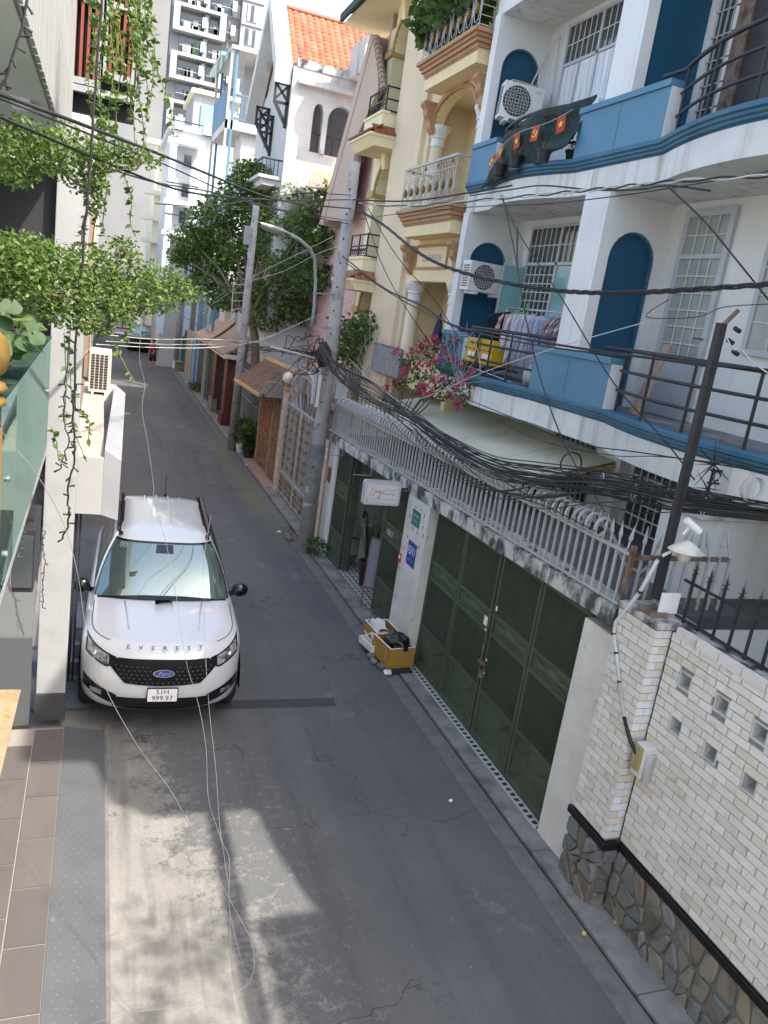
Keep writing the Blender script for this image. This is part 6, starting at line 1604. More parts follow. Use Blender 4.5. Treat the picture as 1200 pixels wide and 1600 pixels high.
# ================================================================ blue framed balcony house
bf = thing('blue_frame_house', 'white house with blue corner posts, blue balcony panels and a glass canopy', 'house', (6, 37, 0))
BY = 37.0
def bp2(u, v): return PY(u, v, BY)
xl = bp2(352,190).x; xr = 9.0
zf = bp2(350,185).z; zr_ = bp2(365,70).z; zf2 = bp2(340,345).z
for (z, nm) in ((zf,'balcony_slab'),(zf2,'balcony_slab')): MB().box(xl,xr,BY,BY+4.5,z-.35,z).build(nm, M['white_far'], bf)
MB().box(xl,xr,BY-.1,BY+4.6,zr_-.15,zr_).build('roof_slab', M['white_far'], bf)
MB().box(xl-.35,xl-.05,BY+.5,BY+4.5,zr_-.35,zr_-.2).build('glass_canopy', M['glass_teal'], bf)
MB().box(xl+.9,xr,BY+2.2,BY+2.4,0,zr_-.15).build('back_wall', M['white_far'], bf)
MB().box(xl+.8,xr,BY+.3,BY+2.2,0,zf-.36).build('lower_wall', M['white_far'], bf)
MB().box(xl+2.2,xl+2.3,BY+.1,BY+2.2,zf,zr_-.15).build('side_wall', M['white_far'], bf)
for (x, y) in ((xl+.05,BY+.05),(xl+.0,BY+4.4)):
    for dx in (0,.22): MB().box(x+dx-.05,x+dx+.05,y-.05,y+.05,0 if y>BY+1 else 0,zr_-.15).build('corner_post', M['blue'] if dx else M['lt_metal'], bf)
MB().box(xl-.02,xl+.02,BY+.12,BY+4.3,zf,zf+1.3).build('side_panel', M['blue'], bf)
MB().box(xl-.02,xl+.02,BY+.12,BY+4.3,zf2,zf2+1.3).build('side_panel', M['blue'], bf)
for (z_, m_) in ((zf, 'blue'), (zf2, 'lt_metal')):
    rl = MB().bar((xl+.2,BY+.03,z_+1.05),(xl+3.0,BY+.03,z_+1.05),.05).bar((xl+.2,BY+.03,z_+.1),(xl+3.0,BY+.03,z_+.1),.04)
    for i in range(16): rl.bar((xl+.3+i*.17,BY+.03,z_+.1),(xl+.3+i*.17,BY+.03,z_+1.05),.025)
    rl.build('balcony_rail', M[m_], bf, kind='stuff')
mb = MB(); arch_trim(mb, (xl+1.0,BY+.28,zf-2.9), (1,0,0), (0,0,1), (0,-1,0), .2, .6, 0, 1.6, .2, .05, .001); mb.build('arch_moulding', M['cream'], bf)

# ================================================================ further houses
def far_house(name, label, x0, x1, y0, y1, h, m, wins=(), wm=None, top=None, balc=None):
    t_ = thing(name, label, 'house', ((x0+x1)/2, (y0+y1)/2, 0))
    MB().box(x0,x1,y0,y1,0,h).build('wall', m, t_)
    if top: MB().box(x0-.25,x1+.25,y0-.25,y1+.25,h,h+.3).build('cornice', top, t_)
    for (face, a0, a1, z0, z1) in wins:
        if face == 'f': w_ = MB().box(a0,a1,y0-.05,y0+.02,z0,z1).build('window_frame', M['lt_metal'], t_); MB().box(a0+.08,a1-.08,y0-.06,y0-.05,z0+.08,z1-.08).build('pane', M['glass_dk'], w_)
        else: w_ = MB().box(x0-.05,x0+.02,a0,a1,z0,z1).build('window_frame', M['lt_metal'], t_); MB().box(x0-.06,x0-.05,a0+.08,a1-.08,z0+.08,z1-.08).build('pane', M['glass_dk'], w_)
    return t_
def fx(u, v, y): p = PY(u, v, y); return p.x, p.z
# white and pale blue house with classical balcony
y_ = 50
x0, zt_ = fx(272,200,y_); x1, _ = fx(362,200,y_)
w = far_house('white_balcony_house', 'white and pale blue narrow house with classical top balcony', x0, x1, y_, y_+8, fx(300,208,y_)[1], M['white_far'],
    [('f', fx(286,240,y_)[0], fx(302,240,y_)[0], fx(290,262,y_)[1], fx(290,240,y_)[1]), ('f', fx(282,285,y_)[0], fx(297,285,y_)[0], fx(285,310,y_)[1], fx(285,284,y_)[1]), ('f', fx(278,330,y_)[0], fx(292,330,y_)[0], fx(285,352,y_)[1], fx(285,328,y_)[1])], top=M['white_far'])
for zz in (fx(300,225,y_)[1], fx(290,318,y_)[1], fx(285,365,y_)[1]):
    MB().box(x0-.3,x0+1.6,y_-1.0,y_,zz-.25,zz).build('balcony', M['sign_white'], w)
    MB().bar((x0-.25,y_-.95,zz+.9),(x0+1.5,y_-.95,zz+.9),.06).build('balcony_rail', M['black'], w)
for xx in (x0+.0, x0+1.5): MB().box(xx-.18,xx+.18,y_-.95,y_-.6,2,fx(300,222,y_)[1]).build('column', pm_get('pale_blue_paint',(.55,.64,.74)), w)
MB().box(x0,x0+.5,y_-.4,y_+.1,fx(300,208,y_)[1],fx(300,190,y_)[1]).box(x0+1.6,x0+2.4,y_-.4,y_+.1,fx(300,208,y_)[1],fx(300,190,y_)[1]).build('parapet', M['white_far'], w)
# glazed roof room above
gr_ = thing('glazed_roof_room', 'grey and green glazed roof room with pale yellow trim', 'roof room', (8, 58, 16))
x0g, z1g = fx(304,145,58); x1g, _ = fx(345,145,58); z0g = fx(310,215,58)[1]
MB().box(x0g,x1g+1,58,64,z0g,z1g).build('room_wall', M['grey_metal'], gr_); MB().box(x0g+.5,x1g,57.9,58,z0g+.2,z1g-.6).build('glazing', M['glass_teal'], gr_); MB().box(x0g-.2,x1g+1.5,57.7,64,z1g,z1g+.25).build('roof_trim', pm_get('trim_yellow',(.7,.66,.42)), gr_)
# cream block
y_ = 60; x0, zt_ = fx(246,235,y_); x1, _ = fx(274,240,y_)
wn = []
for v in (250,285,320,355,385): wn.append(('f', fx(258,v,y_)[0], fx(268,v,y_)[0], fx(258,v+18,y_)[1], fx(258,v,y_)[1]))
cb_ = far_house('cream_block', 'narrow cream block with stacked balconies in front of the tower', x0, x1+.6, y_, y_+8, fx(255,222,y_)[1], pm_get('pale_cream',(.66,.62,.50)), wn)
for v in (222,300,340,375): zz = fx(250,v,y_)[1]; MB().box(x0-.7,x1+.3,y_-.9,y_,zz-.3,zz).build('balcony', pm_get('pale_cream',(.66,.62,.50)), cb_)
# big blank wall at the end of the alley
bw = thing('blank_wall_block', 'tall blank white grey wall block closing the end of the alley', 'building', (0, 80, 0))
xr_, _ = fx(240,400,80)
MB().box(-14,fx(253,200,80)[0],80,92,0,34).build('wall', pm('render_grey_white',(.22,.222,.225),(.18,.182,.185),.25,.9,.2,3,dirt=(.19,.19,.185),dscale=.12,dlo=.5,dhi=.8), bw)
MB().box(-14,-11.5,79.9,80,12,22).build('shutter', M['dark'], bw)
# ---------------- apartment tower
tw = thing('apartment_tower', 'white and grey apartment tower with recessed balconies', 'tower', (14, 130, 0))
TY = 130.0
def tz(v): return PY(300, v, TY).z
M['tower_white'] = pm('tower_white', (.36,.37,.385), (.32,.33,.345), .3, .8)
xa, xb_, xc, xd = PY(262,120,TY).x, PY(352,60,TY).x, PY(378,40,TY).x, PY(412,40,TY).x
MB().box(xa,xb_+.2,TY+1.6,TY+20,0,60).build('tower_core', pm_get('tower_grey',(.21,.215,.225)), tw)
MB().box(xb_+.2,xc,TY+2.4,TY+20,0,60).build('tower_core', pm_get('tower_grey',(.21,.215,.225)), tw)
MB().box(xc,xd,TY+1.0,TY+20,0,60).build('tower_core', M['tower_white'], tw)
fl_h = 3.18; top0 = 52.6
wf_ = MB().box(0,1.0,-.12,0,0,1.0).mesh('window_pane', M['glass_dk'])
pf_ = {}
cols = [(xa+1.3, xa+4.4), (xa+5.4, xa+8.5)]
nfl = 15
for k in range(nfl):
    z = top0-fl_h*k
    if z < 3: break
    if k % 2 == 0:
        for (a, b, c, d) in ((xa+.2,xb_-.0,z-.1,z+.45),): MB().box(a,b,TY-.0,TY+1.55,c,d).build('white_band', M['tower_white'], tw)
        MB().box(xa+.2,xa+1.1,TY,TY+1.55,z+.45,z+fl_h-.1).build('white_pier', M['tower_white'], tw)
        MB().box(xb_-.9,xb_,TY,TY+1.55,z+.45,z+fl_h-.1).build('white_pier', M['tower_white'], tw)
        MB().box(xa+.2,xb_,TY,TY+1.55,z+fl_h-.1,z+fl_h+.35).build('white_band', M['tower_white'], tw)
    for (a, b) in cols:
        w_ = MB().box(a,b,TY+1.5,TY+1.6,z+.4,z+2.7).build('balcony_opening', M['glass_dk'], tw)
        MB().box(a,b,TY+.5,TY+.58,z+1.35,z+1.42).build('balcony_rail', M['lt_metal'], w_)
        for q_ in range(3):
            xx = a+.2+random.random()*2.0; hh = .5+random.random()*1.2
            MB().box(xx,xx+.5+random.random()*.5,TY+.9,TY+1.1,z+.5,z+.5+hh).build('balcony_clutter', [M['curtain'],M['grey_metal'],M['leaf_dk'],M['bandgrey'],M['ac']][(k+q_) % 5], w_)
        MB().box(b-.1,b+.5,TY+.3,TY+1.5,z+1.1,z+2.4).build('service_box', M['ac_w'], w_)
    MB().box(xa+4.6,xa+5.2,TY+.6,TY+1.55,z-.0,z+2.9).build('grey_pier', pm_get('tower_grey2',(.26,.26,.27)), tw)
    xm = (xb_+.2+xc)/2
    w_ = MB().box(xm-1.2,xm+.9,TY+2.3,TY+2.4,z+.8,z+2.6).build('window', M['lt_metal'], tw)
    for q_ in range(2): MB().box(xm-1.1+q_*1.0,xm-.2+q_*1.0,TY+2.25,TY+2.31,z+.9,z+2.5).build('pane', M['curtain'] if (k*3+q_) % 3 else M['glass_dk'], w_)
    w_ = MB().box(xc+.7,xd-.9,TY+.9,TY+1.0,z+.4,z+2.7).build('window', M['grey_metal'], tw)
    for q_ in range(3): ww = (xd-.9-xc-.7)/3; MB().box(xc+.75+q_*ww,xc+.65+(q_+1)*ww,TY+.85,TY+.91,z+.5,z+2.6).build('pane', M['curtain'] if (k+q_) % 2 else M['glass_dk'], w_)
    MB().box(xc,xd,TY+.8,TY+1.0,z-.1,z+.25).build('floor_band', M['tower_white'], tw)
MB().box(xa-2.6,xa,TY+2.5,TY+20,0,56).build('tower_core', pm_get('tower_grey',(.21,.215,.225)), tw)

# ================================================================ gates and walls along the far right side
def wallrun(name, label, cat, y0, y1, h, m, x=4.82, parts=None):
    t_ = thing(name, label, cat, (x, (y0+y1)/2, 0)); MB().box(x,x+.25,y0,y1,0,h).build('wall_body', m, t_); return t_
M['darkred'] = pm('dark_red_paint', (.11,.028,.022), (.085,.02,.018), 3, .5); M['teal'] = pm('teal_paint', (.015,.15,.12), (.012,.12,.10), 3, .6)
M['brightblue'] = pm('bright_blue_gate', (.02,.16,.42), (.02,.13,.36), 3, .55); M['mossy'] = pm('mossy_wall', (.20,.19,.12), (.10,.11,.06), 2.5, .9, .3)
def post(label, y0, y1, h, base, m, bm):
    t_ = thing('gate_post', label, 'pillar', (4.75, (y0+y1)/2, 0)); MB().box(4.62,4.95,y0,y1,base,h).build('post_shaft', m, t_, bevel=.02); MB().box(4.56,5.0,y0-.06,y1+.06,0,base).build('post_base', bm, t_, bevel=.02); MB().box(4.56,5.0,y0-.06,y1+.06,h,h+.12).build('post_cap', m, t_, bevel=.02)
post('dark red gate post beside the second utility pole', 30.2, 30.9, 2.5, .5, M['darkred'], M['darkred'])
post('dark red gate post on a rubble stone base', 33.3, 34.2, 2.7, .6, M['darkred'], M['stone'])
g_ = wallrun('dark_panel_gate', 'dark red iron gate with spears between the red posts', 'gate', 30.97, 33.22, 2.2, M['darkred'], 4.8)
for i in range(8): MB().box(4.76,4.8,31.05+i*.27,31.09+i*.27,.2,2.4).build('bar', M['black'], g_)
g_ = wallrun('dark_iron_gate', 'black sheet iron gate before the mossy wall', 'gate', 34.3, 37.6, 2.4, M['dark']); 
g_ = wallrun('mossy_wall', 'mossy yellow wall strip beside the black iron gate', 'wall', 37.7, 39.2, 2.6, M['mossy'])
g_ = wallrun('black_gate', 'narrow black gate next to the bright blue gate', 'gate', 39.3, 41.2, 2.4, M['black'])
g_ = wallrun('blue_gate', 'bright blue metal gate in a white frame', 'gate', 41.5, 44.4, 2.45, M['brightblue'], 4.8)
MB().box(4.76,4.8,41.3,41.5,0,2.6).box(4.76,4.8,44.4,44.6,0,2.6).box(4.76,4.8,41.5,44.4,2.45,2.6).build('gate_frame', M['white_far'], g_)
for i in range(4): MB().box(4.775,4.8,41.6+i*.7,42.2+i*.7,.2,2.2).build('gate_panel', M['brightblue'], g_, bevel=.01)
g_ = wallrun('plaster_wall', 'grubby tan wall between the blue and teal gates', 'wall', 44.7, 47.6, 2.5, M['tan_tile'], 4.8)
g_ = wallrun('teal_gate', 'teal green sheet metal gate by the far utility pole', 'gate', 47.7, 52.5, 2.4, M['teal'])
for i in range(18): MB().box(4.79,4.82,47.8+i*.26,47.92+i*.26,.1,2.3).build('rib', M['teal'], g_)
g_ = wallrun('grey_wall', 'low grey boundary wall at the far end of the alley', 'wall', 52.6, 68, 2.3, M['conc'])
for (nm, lab, ya_, yb_, z_, m_) in (('tiled_porch_roof','curved brown tiled porch roof above the dark red posts', 29.8, 34.8, 2.95, M['tan_tile']),('tiled_porch_roof','pale tan tiled porch roof before the blue gate', 35.4, 40.0, 3.0, M['tan_tile'])):
    t_ = thing(nm, lab, 'roof', (4.9, (ya_+yb_)/2, z_), 0, 'tiled porch roofs')
    mb = MB(); mb.grid(lambda u, v, ya_=ya_, yb_=yb_, z_=z_: Vector((4.3+1.5*u, ya_+(yb_-ya_)*v, z_-.2+1.25*u**1.4+.05*abs(math.sin(v*13*math.pi)))), 8, 52); mb.build('roof_tiles', m_, t_, solid=.06)
    MB().box(4.4,4.9,ya_,yb_,z_-.35,z_-.18).build('roof_beam', M['plaster'], t_)
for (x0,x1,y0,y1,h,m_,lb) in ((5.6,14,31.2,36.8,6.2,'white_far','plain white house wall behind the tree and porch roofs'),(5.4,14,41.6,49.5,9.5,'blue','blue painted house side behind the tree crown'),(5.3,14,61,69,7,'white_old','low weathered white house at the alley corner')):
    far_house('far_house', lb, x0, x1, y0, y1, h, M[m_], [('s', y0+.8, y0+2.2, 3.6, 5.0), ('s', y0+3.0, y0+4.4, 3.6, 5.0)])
wn_ = thing('planter_box', 'yellowish concrete planter box at the foot of the far pole', 'planter', (4.6, 48.6, 0)); MB().box(4.35,4.9,47.9,48.9,.0,.5).box(4.3,4.95,47.85,48.95,.5,.56).build('planter_body', M['mossy'], wn_)
# plants in pots by the second pole
for i, (x, y, lb, m_) in enumerate([(4.66,24.5,'leafy plant in a black pot by the second utility pole','dark'),(4.55,25.2,'lighter leafy plant in a white pot touching the second utility pole','white')]):
    t_ = thing('potted_plant', lb, 'plant', (x,y,.03), 0, 'potted plants by the second pole'); MB().lathe([(.13,0),(.2,.38),(.17,.38)], (x,y,.03), 12).build('pot', M[m_], t_)
    mb = MB(); leaf_mass(mb, (x,y,.75), (.32,.35,.4), 130, .26, 300+i, .2); mb.build('leaves', M['leaf'], t_, kind='stuff', recalc=False)
mb = MB(); leaf_mass(mb, (4.5,15.0,.22), (.25,.35,.2), 200, .09, 310, .1); t_ = thing('kerb_weeds', 'green weeds growing at the foot of the near utility pole', 'plant', (4.5,15,0)); mb.build('leaves', M['leaf'], t_, kind='stuff', recalc=False)
mb = MB(); leaf_mass(mb, (4.6,40.0,.25), (.3,1.0,.25), 160, .16, 311, .1); t_ = thing('kerb_weeds', 'green weeds on the kerb before the bright blue gate', 'plant', (4.6,40,0)); mb.build('leaves', M['leaf'], t_, kind='stuff', recalc=False)
for i in range(4): solo(blob(MB(), (4.15+.05*i, 16.0+.28*i, .06), .09,.08,.06, 6, 60+i, .15), 'rubble_stone', M['stone'], ['loose rubble stone nearest the foot of the near utility pole','second rubble stone in the gutter past the near pole','third rubble stone in the gutter past the near pole','farthest rubble stone in the gutter past the near pole'][i], 'stone', group='rubble by the near pole')
for i, (u, v, lb) in enumerate([(436,831,'crumpled white paper on the road before the near pole'),(385,727,'crumpled white rag on the damp patch before the porch'),(704,1252,'tiny white litter scrap on the road near the gutter')]):
    p = PZ(u, v, .01); solo(blob(MB(), (p.x,p.y,.02), .045 if i < 2 else .025,.035 if i < 2 else .02,.015, 5, 90+i, .2), 'litter', M['sign_white'], lb, 'litter')
for i, (u, v, lb) in enumerate([(961,1441,'yellow fallen leaf on the pavement by the stone base'),(912,1459,'yellow fallen leaf beside the gutter slot')]):
    p = PZ(u, v, .03); solo(MB().quad((p.x-.03,p.y-.015,.036),(p.x,p.y-.03,.034),(p.x+.03,p.y+.01,.038),(p.x,p.y+.03,.04)), 'fallen_leaf', pm_get('yellow_leaf',(.6,.45,.06)), lb, 'leaf')

# ================================================================ the big tree
tr_ = thing('street_tree', 'large dark green tree filling the gap behind the second utility pole', 'tree', (5.0, 27, 0))
wood = pm_get('bark', (.12,.09,.065))
def limb(pts, r0, r1): return MB().tube(pts, [r0+(r1-r0)*i/(len(pts)-1) for i in range(len(pts))], 8)
base = Vector((5.15,26.6,0))
limb([base, base+Vector((-.05,.1,2)), base+Vector((-.2,.3,3.6)), base+Vector((-.5,1,5.2))], .2, .12).build('trunk', wood, tr_, smooth=True)
crown = [(300,375,31,.9),(325,350,31,.95),(350,330,30,.95),(330,395,31,1.0),(300,405,31.5,.8),(365,375,30,1.0),(375,300,30,.9),(400,280,29.5,.9),(425,295,29,.9),(395,335,29.5,1.0),(430,340,28,1.0),(355,420,30,.95),(390,400,29,1.0),(320,440,31,.8),(425,390,28,1.0),(460,310,27.5,.9),(470,360,26.5,.95),(455,420,26.5,1.0),(500,330,26,.75),(510,380,25.5,.7),(490,440,25.5,.8),(440,460,27,.9),(400,460,28,.9),(370,465,29,.8),(415,500,27,.7),(460,485,26.5,.7),(512,300,26,.5),(520,425,25.3,.5),(345,470,30,.6),(390,265,30,.6),(283,400,31.5,.5)]
lm = MB(); ltm = MB()
for i, (u, v, y, R_) in enumerate(crown):
    c = PY(u, v, y); R_ *= 1.08; n = int(640*R_*R_)+60
    leaf_mass(lm if v > 300 else lm, c, (R_*.95,R_*.9,R_*.58), n, .17, 400+i, .25, .1)
    if i % 2 == 0:
        j = base+Vector((-.4,.8,4.2)); tw_pts = [j, (j+c)/2+Vector((0,0,.3)), c]; limb(tw_pts, .07, .02).build('limb', wood, tr_)
lm.build('crown', M['leaf_tree'], tr_, kind='stuff', recalc=False)
# ================================================================ left building
lb_ = thing('left_house', 'white house on the left with a tall square post and panelled overhang', 'house', (-.3, 8.6, 0))
LX = -.44
MB().box(-.45,-.145,8.62,9.05,.42,6.4).build('corner_post', pm('post_grey',(.36,.365,.375),(.31,.315,.325),2,.6,.1,12,dirt=(.27,.27,.27),dscale=3,dlo=.55,dhi=.8), lb_, bevel=.008)
MB().box(-.46,-.135,8.60,9.06,.09,.42).build('post_plinth', pm_get('dark_plinth',(.05,.05,.055)), lb_)
MB().box(-3.2,-.452,8.75,9.0,3.0,6.0).build('dark_wall', M['dark'], lb_)
MB().box(-4,-.40,2.0,9.4,6.10,6.2).build('overhang_soffit', pm_get('soffit_grey',(.42,.45,.40)), lb_)
cor = MB(); y = 2.0
cp = lb_
pn = MB().box(-.0,.03,-.0,.155,0,3.4).mesh('facade_panel', pm('panel_white',(.38,.385,.38),(.30,.305,.30),2,.6,dirt=(.24,.24,.24),dscale=2,dlo=.55,dhi=.8))
while y < 9.2:
    link('facade_panel', pn, lb_, (-.40+.3+random.uniform(0,.004), y-8.6, 6.12)); y += .172
MB().box(-.43,-.401,2,9.3,6.12,9.5).build('facade_backing', M['dark'], lb_)
MB().box(-.60,-.55,3.9,3.96,6.07,6.1).box(-.62,-.5,6.1,6.35,6.06,6.10).build('soffit_light', M['sign_white'], lb_)
# red slatted screen balcony
rs = thing('red_slat_screen', 'grey framed screen with red vertical slats high on the left house', 'screen', (-.1, 9.3, 7))
for (x0, x1, z0, z1) in ((-.44,-.12,6.85,9.2),(-.10,.20,6.95,9.2)):
    f = MB().box(x0,x1,9.2,9.26,z0,z0+.06).box(x0,x0+.03,9.2,9.26,z0+.06,z1).box(x1-.03,x1,9.2,9.26,z0+.06,z1)
    for zz in (7.6,8.3): f.box(x0+.03,x1-.03,9.2,9.26,zz,zz+.05)
    f.build('screen_frame', M['grey_metal'], rs)
    n = 4
    for i in range(n): xx = x0+.05+i*(x1-x0-.06)/n; MB().box(xx,xx+.028,9.22,9.25,z0+.06,z1).build('slat', pm_get('slat_red',(.20,.045,.028)), rs)
MB().box(-.46,.22,9.30,9.36,6.6,9.3).build('screen_back', M['void'], rs)
MB().box(-.46,.22,9.2,9.4,6.78,6.84).build('screen_base', M['grey_metal'], rs)
# grey sheet panels and slab below the glass
MB().box(-1.4,-.50,8.45,8.56,.1,1.18).build('grey_panel', pm_get('panel_grey',(.085,.09,.097)), lb_)
MB().hexa([(-1.4,8.50,1.18),(-.50,8.50,1.18),(-.50,8.60,1.18),(-1.4,8.60,1.18)],[(-1.3,8.85,2.35),(-.47,8.85,2.35),(-.47,8.95,2.35),(-1.3,8.95,2.35)]).build('grey_panel', pm_get('panel_grey2',(.12,.13,.137)), lb_)
MB().box(-1.4,-.495,8.44,8.60,.095,.13).build('panel_skirting', M['dark'], lb_)
# glass balustrade
gb = thing('glass_balustrade', 'greenish glass balustrade panel along the left terrace edge', 'balustrade', (LX, 6.4, 3.3))
M['glass_green'] = glassy('green_glass', (.58,.76,.71), .03, .12)
M['glass_edge'] = pm('glass_edge', (.05,.14,.13), None, rough=.15, spec=.8)
MB().box(LX-.012,LX,4.30,8.50,3.27,4.37).build('glass_panel', M['glass_green'], gb)
MB().box(LX-.016,LX+.004,4.28,8.52,4.37,4.385).build('glass_top_edge', M['glass_edge'], gb)
MB().box(LX-.016,LX+.004,4.28,4.30,3.25,4.385).build('glass_end_edge', M['black'], gb)
for (yy, zz) in ((4.7,3.9),(4.7,3.45),(8.2,3.9)): MB().cyl((LX-.03,yy,zz),(LX+.015,yy,zz),.02,10).build('glass_stud', M['steel'], gb)
hr = MB().hexa([(LX-.30,4.3,4.39),(LX+.01,4.3,4.39),(LX+.01,8.5,4.39),(LX-.30,8.5,4.39)],[(LX-.30,4.3,4.40),(LX+.01,4.3,4.40),(LX+.01,8.5,4.40),(LX-.30,8.5,4.40)])
hr.build('glass_cap', pm('cap_leaf_reflection',(.018,.038,.032),(.045,.075,.062),9,.95,spec=0.0), gb)  # matt dark green: the reflection of the leaves painted into the cap's colour
tf = thing('terrace_slab', 'white terrace slab carrying the glass balustrade', 'slab', (-1.2, 6.4, 3.2))
MB().box(-2.6,LX+.0,4.25,8.58,3.20,3.26).build('slab_body', bpy.data.materials['post_grey'], tf)
MB().box(-.95,-.90,4.3,8.6,3.27,4.3).build('inner_wall', M['tan_tile'], tf)
for i, (ya, yb, z0, z1, lb) in enumerate([(6.9,7.9,3.28,3.95,'black speaker cabinet far along the glass balustrade'),(5.6,6.6,3.28,3.8,'black equipment cabinet in the middle of the glass balustrade')]):
    t_ = thing('black_cabinet', lb, 'cabinet', (-.6,(ya+yb)/2,z0)); MB().box(-.72,-.475,ya,yb,z0,z1).build('cabinet_body', M['black'], t_, bevel=.01)
    for k in range(4): MB().box(-.72,-.47,ya+.1+k*.22,ya+.2+k*.22,z1,z1+.012).build('vent', M['lt_metal'], t_)
bx_ = thing('black_cabinet', 'black box hung outside below the glass balustrade', 'cabinet', (-.45,7.3,2.6)); MB().box(-.56,-.40,6.6,7.35,2.45,3.0).build('cabinet_body', M['black'], bx_, bevel=.01)
MB().box(-.565,-.41,6.58,6.60,2.5,2.95).build('cabinet_front', M['glass_dk'], bx_)
# gold newel post, near
MB().box(-1.4,-.465,8.95,9.0,2.3,3.2).build('recess_wall', M['bandgrey'], lb_)
nw = thing('gold_newel', 'gold painted turned newel post with a ball at the left edge', 'post', (-.27, 2.4, 3.5))
p = PY(-22,552,2.4)
MB().lathe([(.001,.072),(.03,.066),(.052,.045),(.062,.0),(.052,-.045),(.03,-.062),(.022,-.066),(.05,-.078),(.058,-.092),(.046,-.106),(.030,-.11),(.052,-.122),(.055,-.138),(.03,-.15),(.025,-.175),(.04,-.185),(.042,-.20)], p, 20).build('finial', M['gold'], nw, smooth=True)
MB().lathe([(.046,-.205),(.046,-.75)], p, 8).build('post_shaft', pm_get('post_ochre',(.20,.115,.035)), nw)
ob = thing('chipboard_sheet', 'oriented strand board sheet at the lower left edge', 'board', (-.3, 3, 3.3))
q_ = [PY(-60,1078,2.6), PY(33,1078,2.6), PY(0,1215,2.45), PY(-70,1215,2.45)]
MB().add(q_, [(0,1,2,3)]).build('board_body', pm('strand_board',(.20,.14,.075),(.28,.21,.125),14,.8,.4,40,dirt=(.15,.09,.035),dscale=22,dlo=.55,dhi=.7,stretch=(1,3,1)), ob, solid=.015)
# ---------------- boxed canopy with the air conditioner
bc = thing('boxed_canopy', 'white boxed canopy with a folded metal edge over the left doorway', 'canopy', (0, 12, 2.9))
zc = 2.98; yf = 9.55; yb2 = 15.9
MB().box(-.20,.135,yf,yb2,2.28,zc).build('canopy_body', pm_get('canopy_grey',(.36,.36,.355)), bc, bevel=.005)
MB().box(-.195,.13,yf+.01,yb2,zc,zc+.006).build('canopy_top', pm('canopy_render',(.40,.35,.28),(.32,.27,.21),2.5,.9,.3,14,dirt=(.22,.185,.14),dscale=4,dlo=.55,dhi=.75), bc)
MB().hexa([(.137,yf,2.28),(.33,yf,2.22),(.52,15.3,2.22),(.33,15.6,2.28)],[(.137,yf,zc+.10),(.33,yf,zc-.02),(.52,15.3,zc-.02),(.33,15.6,zc+.10)]).build('canopy_flap', pm('sheet_metal',(.30,.305,.32),(.26,.265,.28),2,.5), bc)
MB().hexa([(-.2,15.0,2.28),(.33,15.3,2.28),(.33,16.2,2.28),(-.2,16.2,2.28)],[(-.2,15.0,zc),(.33,15.3,zc),(.33,16.2,zc),(-.2,16.2,zc)]).build('canopy_end', M['white'], bc)
MB().box(-.18,-.12,9.7,9.76,0,2.28).box(-.10,-.075,9.7,9.76,0,2.28).build('canopy_post', M['black'], bc)
MB().box(-.45,-.18,9.7,9.75,0,2.28).build('side_glazing', M['glass_dk'], bc)
acb = ac_unit('beige air conditioner outdoor unit standing on the white boxed canopy', (.055, 14.9, zc+.05), .36, .72, .62, 0, pm('ac_beige',(.66,.55,.42),(.58,.48,.36),4,.5))
# its camera side is a vent grid
for ch in kids(acb):
    if ch.name.split('.')[0] in ('fan_recess','fan','fan_guard','side_vent'): bpy.data.objects.remove(ch)
g = MB()
for i in range(4):
    for k in range(13): g.box(-.15+i*.072,-.15+i*.072+.056,-.318,-.308,.06+k*.047,.06+k*.047+.033)
link('vent_grid', g.mesh('vent_grid', M['dark']), acb)
link('refrigerant_pipe', MB().tube([(-.2,.1,.15),(-.3,.1,.2),(-.3,.1,.55),(-.22,.3,.65)], .03, 8).mesh('refrigerant_pipe', M['rust'], True), acb)
nb2 = thing('neighbour_wall', 'beige neighbouring house wall behind the boxed canopy', 'wall', (-.6, 22, 0)); MB().box(-1.4,-.26,16.3,24,0,6.5).build('wall_body', M['tan_tile'], nb2)
for (y0, y1, h, m_, lb) in ((24.2,33,9,'white_old','weathered white house side far along the left of the alley'),(33.2,45,8,'cream_beige','beige house side further along the left of the alley'),(45.2,66,8,'white','plain white house side at the far left of the alley')):
    far_house('left_row_house', lb, -9, -.35, y0, y1, h, M[m_])
# building the camera stands on
own = thing('viewpoint_house', 'house whose balcony the street is seen from', 'house', (-3, -2, 0))
MB().box(-8,-.55,-6,-.6,0,9).build('wall', M['white'], own)
MB().box(-8,-1.6,-.6,8.4,0,3.04).build('lower_wall', M['white'], own)

# ================================================================ creepers, hanging vines, fairy-light wires
def vine(mb, leaves, pts, r, nleaf, size, seed):
    rr = random.Random(seed); mb.tube(pts, r, 4)
    n = len(pts)-1
    for k in range(nleaf):
        t_ = rr.random()*n; i = min(n-1, int(t_)); p = Vector(pts[i]).lerp(Vector(pts[i+1]), t_-i)
        a = Vector((rr.gauss(0,1), rr.gauss(0,1), rr.gauss(-.3,.6))).normalized()
        leaves.append((p, a, size*rr.uniform(.6,1.25), rr.uniform(0,6.28)))
lf_ = MB().add([(0,0,0),(.5,.27,.05),(1,0,-.06),(.5,-.27,.05),(.18,.2,.03),(.18,-.2,.03),(.8,.13,0),(.8,-.13,0)], [(0,4,1,6,2),(0,2,7,3,5)])
lfm = lf_.mesh('leaf', M['leaf_bright'], recalc=False)
def leaf_obj(parent, p, a, s, rot):
    q = a.to_track_quat('X', 'Z').to_matrix() @ Matrix.Rotation(rot, 3, 'X')
    o = link('leaf', lfm, parent); org = parent_origin(parent)
    o.matrix_local = Matrix.Translation(Vector(p)-org) @ q.to_4x4() @ Matrix.Scale(s, 4); return o
